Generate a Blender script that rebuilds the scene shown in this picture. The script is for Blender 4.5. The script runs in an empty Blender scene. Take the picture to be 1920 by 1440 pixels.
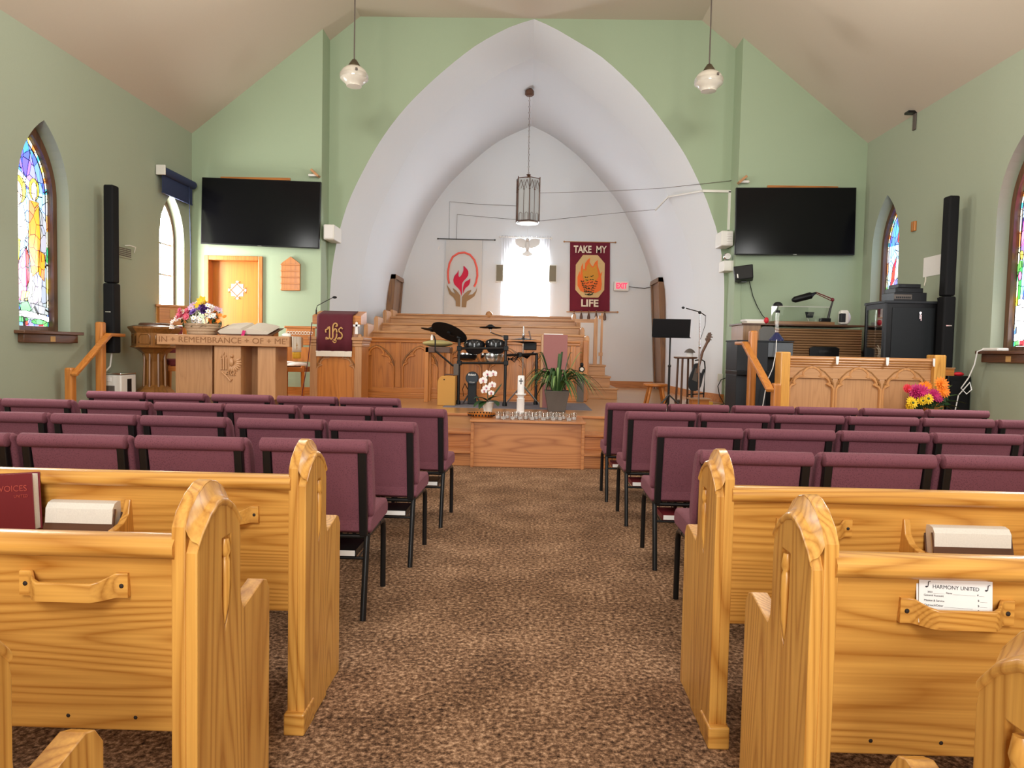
import bpy, bmesh, math, random
from mathutils import Vector, Matrix, Euler
random.seed(7)
PI = math.pi
SC = bpy.context.scene
COL = SC.collection

# ------------------------------------------------------------ camera
FPX, EYE, YAW, PITCH, ROLL = 1330.0, 1.30, math.radians(1.149), math.radians(2.736), 0.021
_fw = Vector((-math.sin(YAW)*math.cos(PITCH), math.cos(YAW)*math.cos(PITCH), -math.sin(PITCH)))
_r = Vector((math.cos(YAW), math.sin(YAW), 0)); _d = _fw.cross(_r)
_U = _r*math.cos(ROLL) - _d*math.sin(ROLL)
_V = _r*math.sin(ROLL) + _d*math.cos(ROLL)
ORG = Vector((0, 0, EYE))
cd = bpy.data.cameras.new('camera'); cam = bpy.data.objects.new('camera', cd); COL.objects.link(cam)
cd.sensor_fit = 'HORIZONTAL'; cd.sensor_width = 36.0; cd.lens = 36.0*FPX/1920.0
cd.clip_start = 0.05; cd.clip_end = 100
M3 = Matrix((_U, -_V, -_fw)).transposed()
cam.matrix_world = Matrix.Translation(ORG) @ M3.to_4x4()
SC.camera = cam
def ray(px, py): return _U*((px-960)/FPX) + _V*((py-720)/FPX) + _fw
def atY(px, py, Y): r = ray(px, py); return ORG + r*(Y/r.y)
def atZ(px, py, Z): r = ray(px, py); return ORG + r*((Z-EYE)/r.z)
def atX(px, py, X): r = ray(px, py); return ORG + r*(X/r.x)

# ------------------------------------------------------------ light and exposure
SC.view_settings.view_transform = 'Standard'; SC.view_settings.look = 'None'
SC.view_settings.exposure = -0.12; SC.view_settings.gamma = 1.0
SC.view_settings.use_curve_mapping = False
W = bpy.data.worlds.new('sky'); SC.world = W; W.use_nodes = True
W.node_tree.nodes['Background'].inputs[0].default_value = (0.75, 0.85, 1.0, 1)
W.node_tree.nodes['Background'].inputs[1].default_value = 0.6
def area(name, loc, aim, sx, sy, power, colr=(1, 1, 1)):
    l = bpy.data.lights.new(name, 'AREA'); l.shape = 'RECTANGLE'; l.size = sx; l.size_y = sy
    l.energy = power; l.color = colr
    o = bpy.data.objects.new(name, l); COL.objects.link(o); o.location = loc
    d = Vector(aim) - Vector(loc)
    o.rotation_euler = d.to_track_quat('-Z', 'Y').to_euler()
    return o
# daylight through the nave windows behind and beside the camera, and an added low fill
DAY = (1.0, 0.99, 0.965)
area('daylight_rear_window', (0.0, -3.9, 4.9), (0, 8, 3.9), 2.6, 2.2, 400, DAY)
area('low_rear_fill', (0.0, -3.9, 1.9), (0, 8, 1.5), 2.4, 2.0, 260, DAY)  # added fill for upright faces, no known opening behind it
for yy, pw in ((6.0, 150), (3.0, 62), (-1.2, 24)):
    area('daylight_side_window', (-5.05, yy, 2.55), (0, yy+0.6, 1.2), 0.8, 2.2, pw, DAY)
    area('daylight_side_window', (4.92, yy, 2.55), (0, yy+0.6, 1.2), 0.8, 2.2, pw, DAY)
# the nave's other hanging lamps, nearer than the frame
def lamp(loc, power, r=0.14, colr=(1.0, 0.92, 0.80)):
    l = bpy.data.lights.new('nave_lamp', 'POINT'); l.energy = power; l.shadow_soft_size = r; l.color = colr
    o = bpy.data.objects.new('nave_lamp', l); COL.objects.link(o); o.location = loc
for yy, pw in ((6.5, 125), (3.2, 36)):
    for xx in (-2.35, 2.3): lamp((xx, yy, 4.9), pw)
SC.cycles.max_bounces = 8; SC.cycles.diffuse_bounces = 5; SC.cycles.glossy_bounces = 4
SC.cycles.transmission_bounces = 6; SC.cycles.transparent_max_bounces = 12
SC.cycles.caustics_reflective = False; SC.cycles.caustics_refractive = False
SC.cycles.sample_clamp_indirect = 6.0
try: SC.cycles.use_denoising = True
except Exception: pass

# ------------------------------------------------------------ materials
def lin(c): return c/12.92 if c <= 0.04045 else ((c+0.055)/1.055)**2.4
def rgb(r, g, b): return (lin(r/255), lin(g/255), lin(b/255), 1.0)
def newmat(name):
    m = bpy.data.materials.new(name); m.use_nodes = True
    nt = m.node_tree; b = nt.nodes['Principled BSDF']
    return m, nt, b
def N(nt, t, **kw):
    n = nt.nodes.new(t)
    for k, v in kw.items():
        if k in n.inputs.keys(): n.inputs[k].default_value = v
        else: setattr(n, k, v)
    return n
def plain(name, c, rough=0.6, metal=0.0, noise=0.06, scale=30, bump=0.0, spec=None, coat=0.0, sheen=0.0):
    m, nt, b = newmat(name)
    b.inputs['Roughness'].default_value = rough; b.inputs['Metallic'].default_value = metal
    if spec is not None: b.inputs['Specular IOR Level'].default_value = spec
    if coat: b.inputs['Coat Weight'].default_value = coat
    if sheen: b.inputs['Sheen Weight'].default_value = sheen
    tc = N(nt, 'ShaderNodeTexCoord'); nz = N(nt, 'ShaderNodeTexNoise', Scale=scale, Detail=4.0)
    nt.links.new(tc.outputs['Object'], nz.inputs['Vector'])
    mr = N(nt, 'ShaderNodeMapRange'); mr.inputs['To Min'].default_value = 1-noise; mr.inputs['To Max'].default_value = 1+noise
    nt.links.new(nz.outputs['Fac'], mr.inputs['Value'])
    mx = N(nt, 'ShaderNodeVectorMath', operation='SCALE'); mx.inputs[0].default_value = c[:3]
    nt.links.new(mr.outputs[0], mx.inputs['Scale']); nt.links.new(mx.outputs[0], b.inputs['Base Color'])
    if bump:
        bp = N(nt, 'ShaderNodeBump', Strength=bump, Distance=0.004)
        nt.links.new(nz.outputs['Fac'], bp.inputs['Height']); nt.links.new(bp.outputs[0], b.inputs['Normal'])
    return m
def emit(name, c, s):
    m, nt, b = newmat(name)
    b.inputs['Base Color'].default_value = (0.02, 0.02, 0.02, 1)
    b.inputs['Emission Color'].default_value = c; b.inputs['Emission Strength'].default_value = s
    return m
def glass(name, c=(1, 1, 1, 1), rough=0.02, mixt=0.75):
    m, nt, b = newmat(name)
    g = N(nt, 'ShaderNodeBsdfGlossy', Roughness=rough); g.inputs['Color'].default_value = (1, 1, 1, 1)
    t = N(nt, 'ShaderNodeBsdfTransparent'); t.inputs['Color'].default_value = c
    fr = N(nt, 'ShaderNodeLayerWeight', Blend=0.25)
    mp = N(nt, 'ShaderNodeMapRange'); mp.inputs['To Min'].default_value = 1-mixt-0.15 if mixt < .85 else 0.04; mp.inputs['To Max'].default_value = 0.75
    nt.links.new(fr.outputs['Facing'], mp.inputs['Value'])
    mx = N(nt, 'ShaderNodeMixShader')
    nt.links.new(mp.outputs[0], mx.inputs[0]); nt.links.new(t.outputs[0], mx.inputs[1]); nt.links.new(g.outputs[0], mx.inputs[2])
    nt.links.new(mx.outputs[0], nt.nodes['Material Output'].inputs['Surface'])
    return m
def wood(name, dark, light, axis='X', scale=1.0, rough=0.38, grain=1.0, cathedral=0.5, coat=0.25):
    """long grain along AXIS, growth-ring figure from a distorted wave, fine pores from stretched noise"""
    m, nt, b = newmat(name)
    L = nt.links.new
    tc = N(nt, 'ShaderNodeTexCoord'); oi = N(nt, 'ShaderNodeObjectInfo')
    off = N(nt, 'ShaderNodeVectorMath', operation='SCALE'); off.inputs[0].default_value = (7.3, 5.1, 3.7)
    L(oi.outputs['Random'], off.inputs['Scale'])
    ad = N(nt, 'ShaderNodeVectorMath', operation='ADD'); L(tc.outputs['Object'], ad.inputs[0]); L(off.outputs[0], ad.inputs[1])
    mp = N(nt, 'ShaderNodeMapping')
    s = [9.0*scale]*3; s['XYZ'.index(axis)] = 0.62*scale
    mp.inputs['Scale'].default_value = s
    L(ad.outputs[0], mp.inputs['Vector'])
    n1 = N(nt, 'ShaderNodeTexNoise', Scale=0.55, Detail=1.2); L(mp.outputs[0], n1.inputs['Vector'])
    wv = N(nt, 'ShaderNodeMath', operation='MULTIPLY'); wv.inputs[1].default_value = 64.0*cathedral
    L(n1.outputs['Fac'], wv.inputs[0])
    fr = N(nt, 'ShaderNodeMath', operation='PINGPONG'); fr.inputs[1].default_value = 1.0
    L(wv.outputs[0], fr.inputs[0])
    fp = N(nt, 'ShaderNodeMath', operation='POWER'); fp.inputs[1].default_value = 2.2; L(fr.outputs[0], fp.inputs[0])
    mp2 = N(nt, 'ShaderNodeMapping'); s2 = [160.0*scale]*3; s2['XYZ'.index(axis)] = 3.0*scale
    mp2.inputs['Scale'].default_value = s2; L(ad.outputs[0], mp2.inputs['Vector'])
    n2 = N(nt, 'ShaderNodeTexNoise', Scale=1.0, Detail=3.0); L(mp2.outputs[0], n2.inputs['Vector'])
    m1 = N(nt, 'ShaderNodeMath', operation='MULTIPLY'); m1.inputs[1].default_value = 0.5*grain; L(fp.outputs[0], m1.inputs[0])
    m2 = N(nt, 'ShaderNodeMath', operation='MULTIPLY_ADD'); m2.inputs[1].default_value = 0.55; L(n2.outputs['Fac'], m2.inputs[0]); L(m1.outputs[0], m2.inputs[2])
    n3 = N(nt, 'ShaderNodeTexNoise', Scale=0.18, Detail=1.0); L(mp.outputs[0], n3.inputs['Vector'])
    m3 = N(nt, 'ShaderNodeMath', operation='MULTIPLY_ADD'); m3.inputs[1].default_value = 0.3; L(n3.outputs['Fac'], m3.inputs[0]); L(m2.outputs[0], m3.inputs[2])
    cr = N(nt, 'ShaderNodeValToRGB')
    cr.color_ramp.elements[0].position = 0.25; cr.color_ramp.elements[0].color = light
    cr.color_ramp.elements[1].position = 1.05; cr.color_ramp.elements[1].color = dark
    L(m3.outputs[0], cr.inputs[0]); L(cr.outputs[0], b.inputs['Base Color'])
    b.inputs['Roughness'].default_value = rough; b.inputs['Coat Weight'].default_value = coat; b.inputs['Coat Roughness'].default_value = 0.22
    bp = N(nt, 'ShaderNodeBump', Strength=0.08, Distance=0.002); L(n2.outputs['Fac'], bp.inputs['Height']); L(bp.outputs[0], b.inputs['Normal'])
    return m
M = {}
PD, PL = rgb(158, 96, 28), rgb(222, 166, 82)
for ax in 'XYZ':
    M['pew'+ax] = wood('golden_pine_'+ax.lower(), PD, PL, ax, 0.85, 0.33, 0.8, 1.0)
    M['oak'+ax] = wood('honey_oak_'+ax.lower(), rgb(150, 96, 48), rgb(196, 142, 88), ax, 1.2, 0.42, 0.7, 0.4)
    M['red'+ax] = wood('amber_oak_'+ax.lower(), rgb(140, 78, 26), rgb(198, 126, 54), ax, 1.2, 0.4, 0.6, 0.35)
    M['tan'+ax] = wood('tan_oak_'+ax.lower(), rgb(150, 104, 64), rgb(184, 136, 92), ax, 1.4, 0.5, 0.5, 0.35)
    M['brn'+ax] = wood('brown_oak_'+ax.lower(), rgb(92, 54, 20), rgb(148, 98, 44), ax, 1.2, 0.42, 0.6, 0.35)
    M['dark'+ax] = wood('walnut_'+ax.lower(), rgb(58, 34, 20), rgb(98, 60, 36), ax, 1.2, 0.45, 0.7, 0.4)
    M['org'+ax] = wood('organ_walnut_'+ax.lower(), rgb(104, 72, 46), rgb(150, 112, 76), ax, 1.2, 0.45, 0.6, 0.4)
M['stagewood'] = wood('stage_boards', rgb(146, 100, 58), rgb(190, 142, 92), 'X', 0.9, 0.28, 0.5, 0.35, 0.5)
M['boxwood'] = wood('box_oak', rgb(146, 84, 40), rgb(192, 128, 74), 'X', 1.0, 0.42, 0.9, 0.5)
M['wallgreen'] = plain('green_wall_paint', rgb(156, 173, 146), 0.75, noise=0.025, scale=60, bump=0.15)
M['wallside'] = plain('sage_side_wall_paint', rgb(154, 163, 143), 0.75, noise=0.025, scale=60, bump=0.15)
M['white'] = plain('white_plaster', rgb(216, 219, 223), 0.8, noise=0.02, scale=70, bump=0.15)
M['ceil'] = plain('ceiling_paint', rgb(194, 182, 166), 0.85, noise=0.02, scale=50, bump=0.1)
M['black'] = plain('black_plastic', (0.006, 0.006, 0.007, 1), 0.42, spec=0.22)
M['blackm'] = plain('black_metal', (0.009, 0.008, 0.008, 1), 0.35, spec=0.3)
M['grill'] = plain('black_speaker_mesh', (0.008, 0.008, 0.009, 1), 0.7, noise=0.5, scale=400, spec=0.15)
M['char'] = plain('charcoal_laminate', (0.022, 0.024, 0.028, 1), 0.55, spec=0.22)
M['chrome'] = plain('chrome', (0.75, 0.75, 0.76, 1), 0.2, 1.0, noise=0.02)
M['whitep'] = plain('white_plastic', rgb(222, 220, 214), 0.45, noise=0.02)
M['paper'] = plain('paper', rgb(228, 226, 224), 0.8, noise=0.03)
M['pages'] = plain('book_pages', rgb(226, 222, 212), 0.85, noise=0.12, scale=250)
M['ink'] = plain('ink', rgb(44, 42, 48), 0.8)
M['screwm'] = plain('dark_screw', rgb(34, 24, 18), 0.6)
M['maroon'] = plain('maroon_cloth', rgb(84, 18, 34), 0.85, noise=0.12, scale=300, bump=0.2)
M['maroonbk'] = plain('maroon_book_cloth', rgb(104, 16, 26), 0.55, noise=0.08, scale=200)
M['gold'] = plain('old_gold_thread', rgb(188, 146, 88), 0.6, noise=0.15, scale=300)
M['cream'] = plain('cream_cloth', rgb(226, 218, 204), 0.85, noise=0.06, scale=200)
M['navy'] = plain('navy_blind_cloth', rgb(38, 50, 84), 0.8, noise=0.08, scale=200)
M['brownframe'] = wood('window_frame_walnut', rgb(62, 36, 20), rgb(104, 66, 40), 'Z', 1.0, 0.4)
M['screen'] = plain('dark_screen', (0.003, 0.003, 0.004, 1), 0.16, noise=0.0, spec=0.2)
M['leaf'] = plain('green_leaf', rgb(52, 84, 38), 0.5, noise=0.35, scale=40)
M['leafd'] = plain('deep_green_leaf', rgb(36, 64, 30), 0.45, noise=0.3, scale=40)
M['leafl'] = plain('pale_leaf_stripe', rgb(120, 148, 84), 0.5, noise=0.2, scale=40)
M['pot'] = plain('taupe_pot', rgb(88, 79, 73), 0.7, noise=0.08, scale=80)
M['ceramic'] = plain('white_ceramic', rgb(226, 224, 222), 0.3, noise=0.02)
M['petalw'] = plain('white_petal', rgb(236, 230, 228), 0.6, noise=0.05)
M['glass'] = glass('clear_glass')
M['acrylic'] = glass('clear_acrylic', (0.97, 0.98, 0.97, 1), 0.02, 0.96)

# mauve upholstery: fine jacquard pattern
def fabric(name, c1, c2, sc=150):
    m, nt, b = newmat(name); L = nt.links.new
    tc = N(nt, 'ShaderNodeTexCoord')
    vo = N(nt, 'ShaderNodeTexVoronoi', Scale=sc); L(tc.outputs['Object'], vo.inputs['Vector'])
    nz = N(nt, 'ShaderNodeTexNoise', Scale=420.0, Detail=2.0); L(tc.outputs['Object'], nz.inputs['Vector'])
    n2 = N(nt, 'ShaderNodeTexNoise', Scale=6.0, Detail=2.0); L(tc.outputs['Object'], n2.inputs['Vector'])
    a = N(nt, 'ShaderNodeMath', operation='MULTIPLY_ADD'); a.inputs[1].default_value = 0.8; L(vo.outputs['Distance'], a.inputs[0]); L(nz.outputs['Fac'], a.inputs[2])
    a2 = N(nt, 'ShaderNodeMath', operation='MULTIPLY_ADD'); a2.inputs[1].default_value = 0.3; L(n2.outputs['Fac'], a2.inputs[0]); L(a.outputs[0], a2.inputs[2])
    cr = N(nt, 'ShaderNodeValToRGB'); cr.color_ramp.elements[0].position = 0.55; cr.color_ramp.elements[1].position = 1.3
    cr.color_ramp.elements[0].color = c1; cr.color_ramp.elements[1].color = c2
    L(a2.outputs[0], cr.inputs[0]); L(cr.outputs[0], b.inputs['Base Color'])
    b.inputs['Roughness'].default_value = 0.85; b.inputs['Sheen Weight'].default_value = 0.18; b.inputs['Sheen Roughness'].default_value = 0.4
    b.inputs['Sheen Tint'].default_value = c2
    bp = N(nt, 'ShaderNodeBump', Strength=0.25, Distance=0.002); L(a.outputs[0], bp.inputs['Height']); L(bp.outputs[0], b.inputs['Normal'])
    return m
M['mauve'] = fabric('mauve_jacquard', rgb(76, 38, 48), rgb(118, 66, 78))
M['burgundy'] = fabric('burgundy_upholstery', rgb(76, 20, 28), rgb(110, 40, 46))
def carpet():
    m, nt, b = newmat('speckled_brown_carpet'); L = nt.links.new
    tc = N(nt, 'ShaderNodeTexCoord')
    n1 = N(nt, 'ShaderNodeTexNoise', Scale=52.0, Detail=6.0, Roughness=0.72); L(tc.outputs['Object'], n1.inputs['Vector'])
    n2 = N(nt, 'ShaderNodeTexNoise', Scale=3.0, Detail=3.0); L(tc.outputs['Object'], n2.inputs['Vector'])
    a = N(nt, 'ShaderNodeMath', operation='MULTIPLY_ADD'); a.inputs[1].default_value = 0.18; L(n2.outputs['Fac'], a.inputs[0]); L(n1.outputs['Fac'], a.inputs[2])
    cr = N(nt, 'ShaderNodeValToRGB'); e = cr.color_ramp.elements
    e[0].position = 0.44; e[0].color = rgb(46, 32, 24); e[1].position = 0.76; e[1].color = rgb(206, 172, 140)
    x = e.new(0.57); x.color = rgb(112, 84, 63); x = e.new(0.66); x.color = rgb(158, 124, 97)
    L(a.outputs[0], cr.inputs[0]); L(cr.outputs[0], b.inputs['Base Color']); b.inputs['Roughness'].default_value = 0.95
    b.inputs['Specular IOR Level'].default_value = 0.1
    bp = N(nt, 'ShaderNodeBump', Strength=0.35, Distance=0.008); L(n1.outputs['Fac'], bp.inputs['Height']); L(bp.outputs[0], b.inputs['Normal'])
    return m
M['carpet'] = carpet()
def stained(name, c, s=2.6, var=0.35):
    """backlit coloured glass with lead lines between small panes"""
    m, nt, b = newmat(name); L = nt.links.new
    tc = N(nt, 'ShaderNodeTexCoord'); mp = N(nt, 'ShaderNodeMapping'); mp.inputs['Scale'].default_value = (1, 9, 6)
    L(tc.outputs['Object'], mp.inputs['Vector'])
    vo = N(nt, 'ShaderNodeTexVoronoi', Scale=1.1); vo.feature = 'DISTANCE_TO_EDGE'; L(mp.outputs[0], vo.inputs['Vector'])
    v2 = N(nt, 'ShaderNodeTexVoronoi', Scale=1.1); L(mp.outputs[0], v2.inputs['Vector'])
    hs = N(nt, 'ShaderNodeMix'); hs.data_type = 'RGBA'; hs.inputs[6].default_value = c; hs.inputs[0].default_value = var
    L(v2.outputs['Color'], hs.inputs[7])
    st = N(nt, 'ShaderNodeMath', operation='GREATER_THAN'); st.inputs[1].default_value = 0.022; L(vo.outputs['Distance'], st.inputs[0])
    ml = N(nt, 'ShaderNodeMath', operation='MULTIPLY'); ml.inputs[1].default_value = s*1.3; L(st.outputs[0], ml.inputs[0])
    L(hs.outputs[2], b.inputs['Emission Color']); L(ml.outputs[0], b.inputs['Emission Strength'])
    b.inputs['Base Color'].default_value = (0.02, 0.02, 0.02, 1); b.inputs['Roughness'].default_value = 0.2
    return m
SG = {k: stained('stained_glass_'+k, rgb(*v), s, w) for k, v, s, w in (
    ('blue', (60, 110, 235), 2.2, .25), ('sky', (150, 200, 250), 2.6, .2), ('orange', (250, 140, 20), 2.2, .1), ('yellow', (255, 222, 60), 2.8, .1),
    ('red', (225, 40, 50), 2.0, .08), ('pink', (245, 120, 190), 2.4, .12), ('white', (255, 255, 255), 3.4, .08), ('green', (60, 190, 90), 2.0, .15),
    ('violet', (150, 120, 235), 2.2, .15), ('skin', (252, 214, 196), 2.8, .06), ('grey', (170, 176, 190), 1.6, .15), ('teal', (60, 190, 190), 2.0, .15), ('cream', (244, 240, 200), 2.4, .2))}
M['daypane'] = emit('bright_daylight_pane', (1.0, 0.97, 0.90, 1), 46.0)
M['daypane_apse'] = emit('bright_daylight_pane_blue', (0.92, 0.96, 1.0, 1), 60.0)

# ------------------------------------------------------------ mesh builder
def world_of(o):
    m = o.matrix_basis.copy()
    while o.parent is not None: o = o.parent; m = o.matrix_basis @ m
    return m
class MB:
    def __init__(s): s.bm = bmesh.new(); s.mi = 0
    def _f(s, vs):
        try: f = s.bm.faces.new(vs); f.material_index = s.mi; return f
        except ValueError: return None
    def face(s, pts): return s._f([s.bm.verts.new(p) for p in pts])
    def box(s, x0, x1, y0, y1, z0, z1, T=None):
        ps = [(x, y, z) for z in (z0, z1) for y in (y0, y1) for x in (x0, x1)]
        v = [s.bm.verts.new((T @ Vector(p)) if T else p) for p in ps]
        for q in ((0, 2, 3, 1), (4, 5, 7, 6), (0, 1, 5, 4), (2, 6, 7, 3), (0, 4, 6, 2), (1, 3, 7, 5)): s._f([v[i] for i in q])
        return s
    def prism(s, poly, axis, a, b, T=None):
        def P(u, w, t):
            p = {'x': (t, u, w), 'y': (u, t, w), 'z': (u, w, t)}[axis]
            return (T @ Vector(p)) if T else p
        A = [s.bm.verts.new(P(u, w, a)) for u, w in poly]; B = [s.bm.verts.new(P(u, w, b)) for u, w in poly]
        n = len(poly)
        s._f(A[::-1]); s._f(B)
        for i in range(n): s._f([A[i], A[(i+1) % n], B[(i+1) % n], B[i]])
        return s
    def ring(s, c, d, r, n, ref):
        d = d.normalized(); a = d.cross(ref)
        if a.length < 1e-4: a = d.cross(Vector((1, 0.3, 0.2)))
        a.normalize(); b = d.cross(a)
        return [s.bm.verts.new(c + a*math.cos(2*PI*i/n)*r + b*math.sin(2*PI*i/n)*r) for i in range(n)]
    def tube(s, pts, r, n=8, cap=True, closed=False):
        pts = [Vector(p) for p in pts]; m = len(pts)
        rs = r if isinstance(r, (list, tuple)) else [r]*m
        R = []
        ref = Vector((0, 0, 1))
        d0 = (pts[1]-pts[0]).normalized()
        if abs(d0.z) > 0.95: ref = Vector((0, 1, 0))
        for i, p in enumerate(pts):
            if closed: d = pts[(i+1) % m]-pts[i-1]
            else: d = pts[min(i+1, m-1)]-pts[max(i-1, 0)]
            if d.length < 1e-9: d = Vector((0, 0, 1))
            R.append(s.ring(p, d, rs[i], n, ref))
        for i in range(m if closed else m-1):
            A, B = R[i], R[(i+1) % m]
            for k in range(n): s._f([A[k], A[(k+1) % n], B[(k+1) % n], B[k]])
        if cap and not closed: s._f(R[0][::-1]); s._f(R[-1])
        return s
    def cyl(s, p0, p1, r0, r1=None, n=16): return s.tube([p0, p1], [r0, r0 if r1 is None else r1], n)
    def lathe(s, prof, c=(0, 0, 0), n=24, T=None, sx=1.0, sy=1.0):
        c = Vector(c); R = []
        for r, z in prof:
            ring = []
            for i in range(n):
                p = Vector((math.cos(2*PI*i/n)*r*sx, math.sin(2*PI*i/n)*r*sy, z))
                if T: p = T @ p
                ring.append(s.bm.verts.new(c+p))
            R.append(ring)
        for A, B in zip(R, R[1:]):
            for k in range(n): s._f([A[k], A[(k+1) % n], B[(k+1) % n], B[k]])
        if prof[0][0] > 1e-6: s._f(R[0][::-1])
        if prof[-1][0] > 1e-6: s._f(R[-1])
        return s
    def ball(s, c, r, n=12, m=8, T=None):
        rx, ry, rz = r if isinstance(r, (list, tuple)) else (r, r, r)
        prof = [(math.sin(PI*j/m), -math.cos(PI*j/m)) for j in range(m+1)]
        c = Vector(c); R = []
        for q, z in prof:
            q = max(q, 1e-4)
            R.append([s.bm.verts.new(c + ((T @ Vector((math.cos(2*PI*i/n)*q*rx, math.sin(2*PI*i/n)*q*ry, z*rz))) if T else Vector((math.cos(2*PI*i/n)*q*rx, math.sin(2*PI*i/n)*q*ry, z*rz)))) for i in range(n)])
        for A, B in zip(R, R[1:]):
            for k in range(n): s._f([A[k], A[(k+1) % n], B[(k+1) % n], B[k]])
        return s
    def strip(s, rows):
        V = [[s.bm.verts.new(p) for p in row] for row in rows]
        for A, B in zip(V, V[1:]):
            for i in range(len(A)-1): s._f([A[i], A[i+1], B[i+1], B[i]])
        return s
    def build(s, name, mat, parent=None, smooth=35, bevel=0.0, seg=2, world=False, recalc=True, solid=0.0):
        bm = s.bm
        if recalc: bmesh.ops.recalc_face_normals(bm, faces=bm.faces)
        me = bpy.data.meshes.new(name); 
        if world and parent is not None:
            inv = world_of(parent).inverted()
            for v in bm.verts: v.co = inv @ v.co
        bm.to_mesh(me); bm.free()
        for mm in (mat if isinstance(mat, (list, tuple)) else [mat]): me.materials.append(mm)
        o = bpy.data.objects.new(name, me); COL.objects.link(o)
        if parent is not None: o.parent = parent
        if smooth:
            for p in me.polygons: p.use_smooth = True
            try: me.set_sharp_from_angle(angle=math.radians(smooth))
            except Exception: pass
        if solid:
            md = o.modifiers.new('thickness', 'SOLIDIFY'); md.thickness = solid; md.offset = 0
        if bevel:
            md = o.modifiers.new('bevel', 'BEVEL'); md.width = bevel; md.segments = seg; md.limit_method = 'ANGLE'; md.angle_limit = math.radians(40)
            md.use_clamp_overlap = True
        return o
def tag(o, label, cat, group=None, kind=None):
    if label: o['label'] = label
    if cat: o['category'] = cat
    if group: o['group'] = group
    if kind: o['kind'] = kind
    return o
def thing(name, label, cat, loc=(0, 0, 0), rotz=0.0, group=None):
    o = bpy.data.objects.new(name, None); COL.objects.link(o); o.empty_display_size = 0.1
    o.location = loc; o.rotation_euler = (0, 0, rotz)
    o.matrix_basis = Matrix.Translation(loc) @ Matrix.Rotation(rotz, 4, 'Z')
    return tag(o, label, cat, group)
def struct(o): o['kind'] = 'structure'; return o
def dup(root, loc, rotz=0.0, label=None, group=None):
    r = root.copy(); COL.objects.link(r); r.location = loc; r.rotation_euler = (0, 0, rotz)
    if label: r['label'] = label
    if group: r['group'] = group
    for ch in list(root.children):
        c = ch.copy(); COL.objects.link(c); c.parent = r
        for g in list(ch.children):
            d = g.copy(); COL.objects.link(d); d.parent = c
    return r
def text(name, body, size, loc, mat, parent=None, rot=(PI/2, 0, 0), extrude=0.002, align='CENTER', sx=1.0, bold=0.0):
    c = bpy.data.curves.new(name, 'FONT'); c.body = body; c.size = size; c.extrude = extrude; c.align_x = align; c.align_y = 'CENTER'; c.offset = bold
    t = bpy.data.objects.new(name+'_tmp', c); COL.objects.link(t)
    dg = bpy.context.evaluated_depsgraph_get(); me = bpy.data.meshes.new_from_object(t.evaluated_get(dg))
    bpy.data.objects.remove(t); bpy.data.curves.remove(c)
    me.materials.clear(); me.materials.append(mat)
    R = Matrix.Translation(loc) @ Euler(rot).to_matrix().to_4x4() @ Matrix.Diagonal((sx, 1, 1, 1))
    if parent is not None: R = world_of(parent).inverted() @ R
    me.transform(R)
    o = bpy.data.objects.new(name, me); COL.objects.link(o)
    if parent is not None: o.parent = parent
    return o
def arc(cx, cz, r, a0, a1, n): return [(cx+r*math.cos(a0+(a1-a0)*i/n), cz+r*math.sin(a0+(a1-a0)*i/n)) for i in range(n+1)]
def gothic(w, s, a, n=10):
    """pointed arch outline from (-w,s) over (0,a) to (w,s)"""
    h = a-s; R = (w*w+h*h)/(2*w); cx = w-R; t = math.atan2(h, -cx)
    right = [(cx+R*math.cos(t*i/n), s+R*math.sin(t*i/n)) for i in range(n+1)]
    return [(-u, z) for u, z in right] + [(u, z) for u, z in right[::-1][1:]]
# ------------------------------------------------------------ room shell
XL, XR, YB, YC, YA, ZS = -5.19, 5.04, -4.2, 10.9, 11.3, 0.54
XPL, XPR = -3.19, 3.13          # edges of the two screen walls beside the arch wall
ZEL, ZER, ZF, XFL, XFR = 4.50, 4.51, 6.46, -2.72, 2.60   # eaves, flat ceiling, its edges
struct(MB().box(XL-0.3, XR+0.3, YB, 7.9, -0.1, 0.0).build('floor', M['carpet'], smooth=0))
c = MB()
for q in (((XL-.3, ZEL-.235), (XFL, ZF)), ((XFL, ZF), (XFR, ZF)), ((XFR, ZF), (XR+.3, ZER-.24))):
    (xa, za), (xb, zb) = q
    c.prism([(xa, za), (xb, zb), (xb, zb+.15), (xa, za+.15)], 'y', YB, YA+.05)
struct(c.build('ceiling', M['ceil'], smooth=0))
def zroof(x):
    if x < XFL: return ZEL + (x-XL)*(ZF-ZEL)/(XFL-XL)
    if x > XFR: return ZER + (XR-x)*(ZF-ZER)/(XR-XFR)
    return ZF
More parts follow.
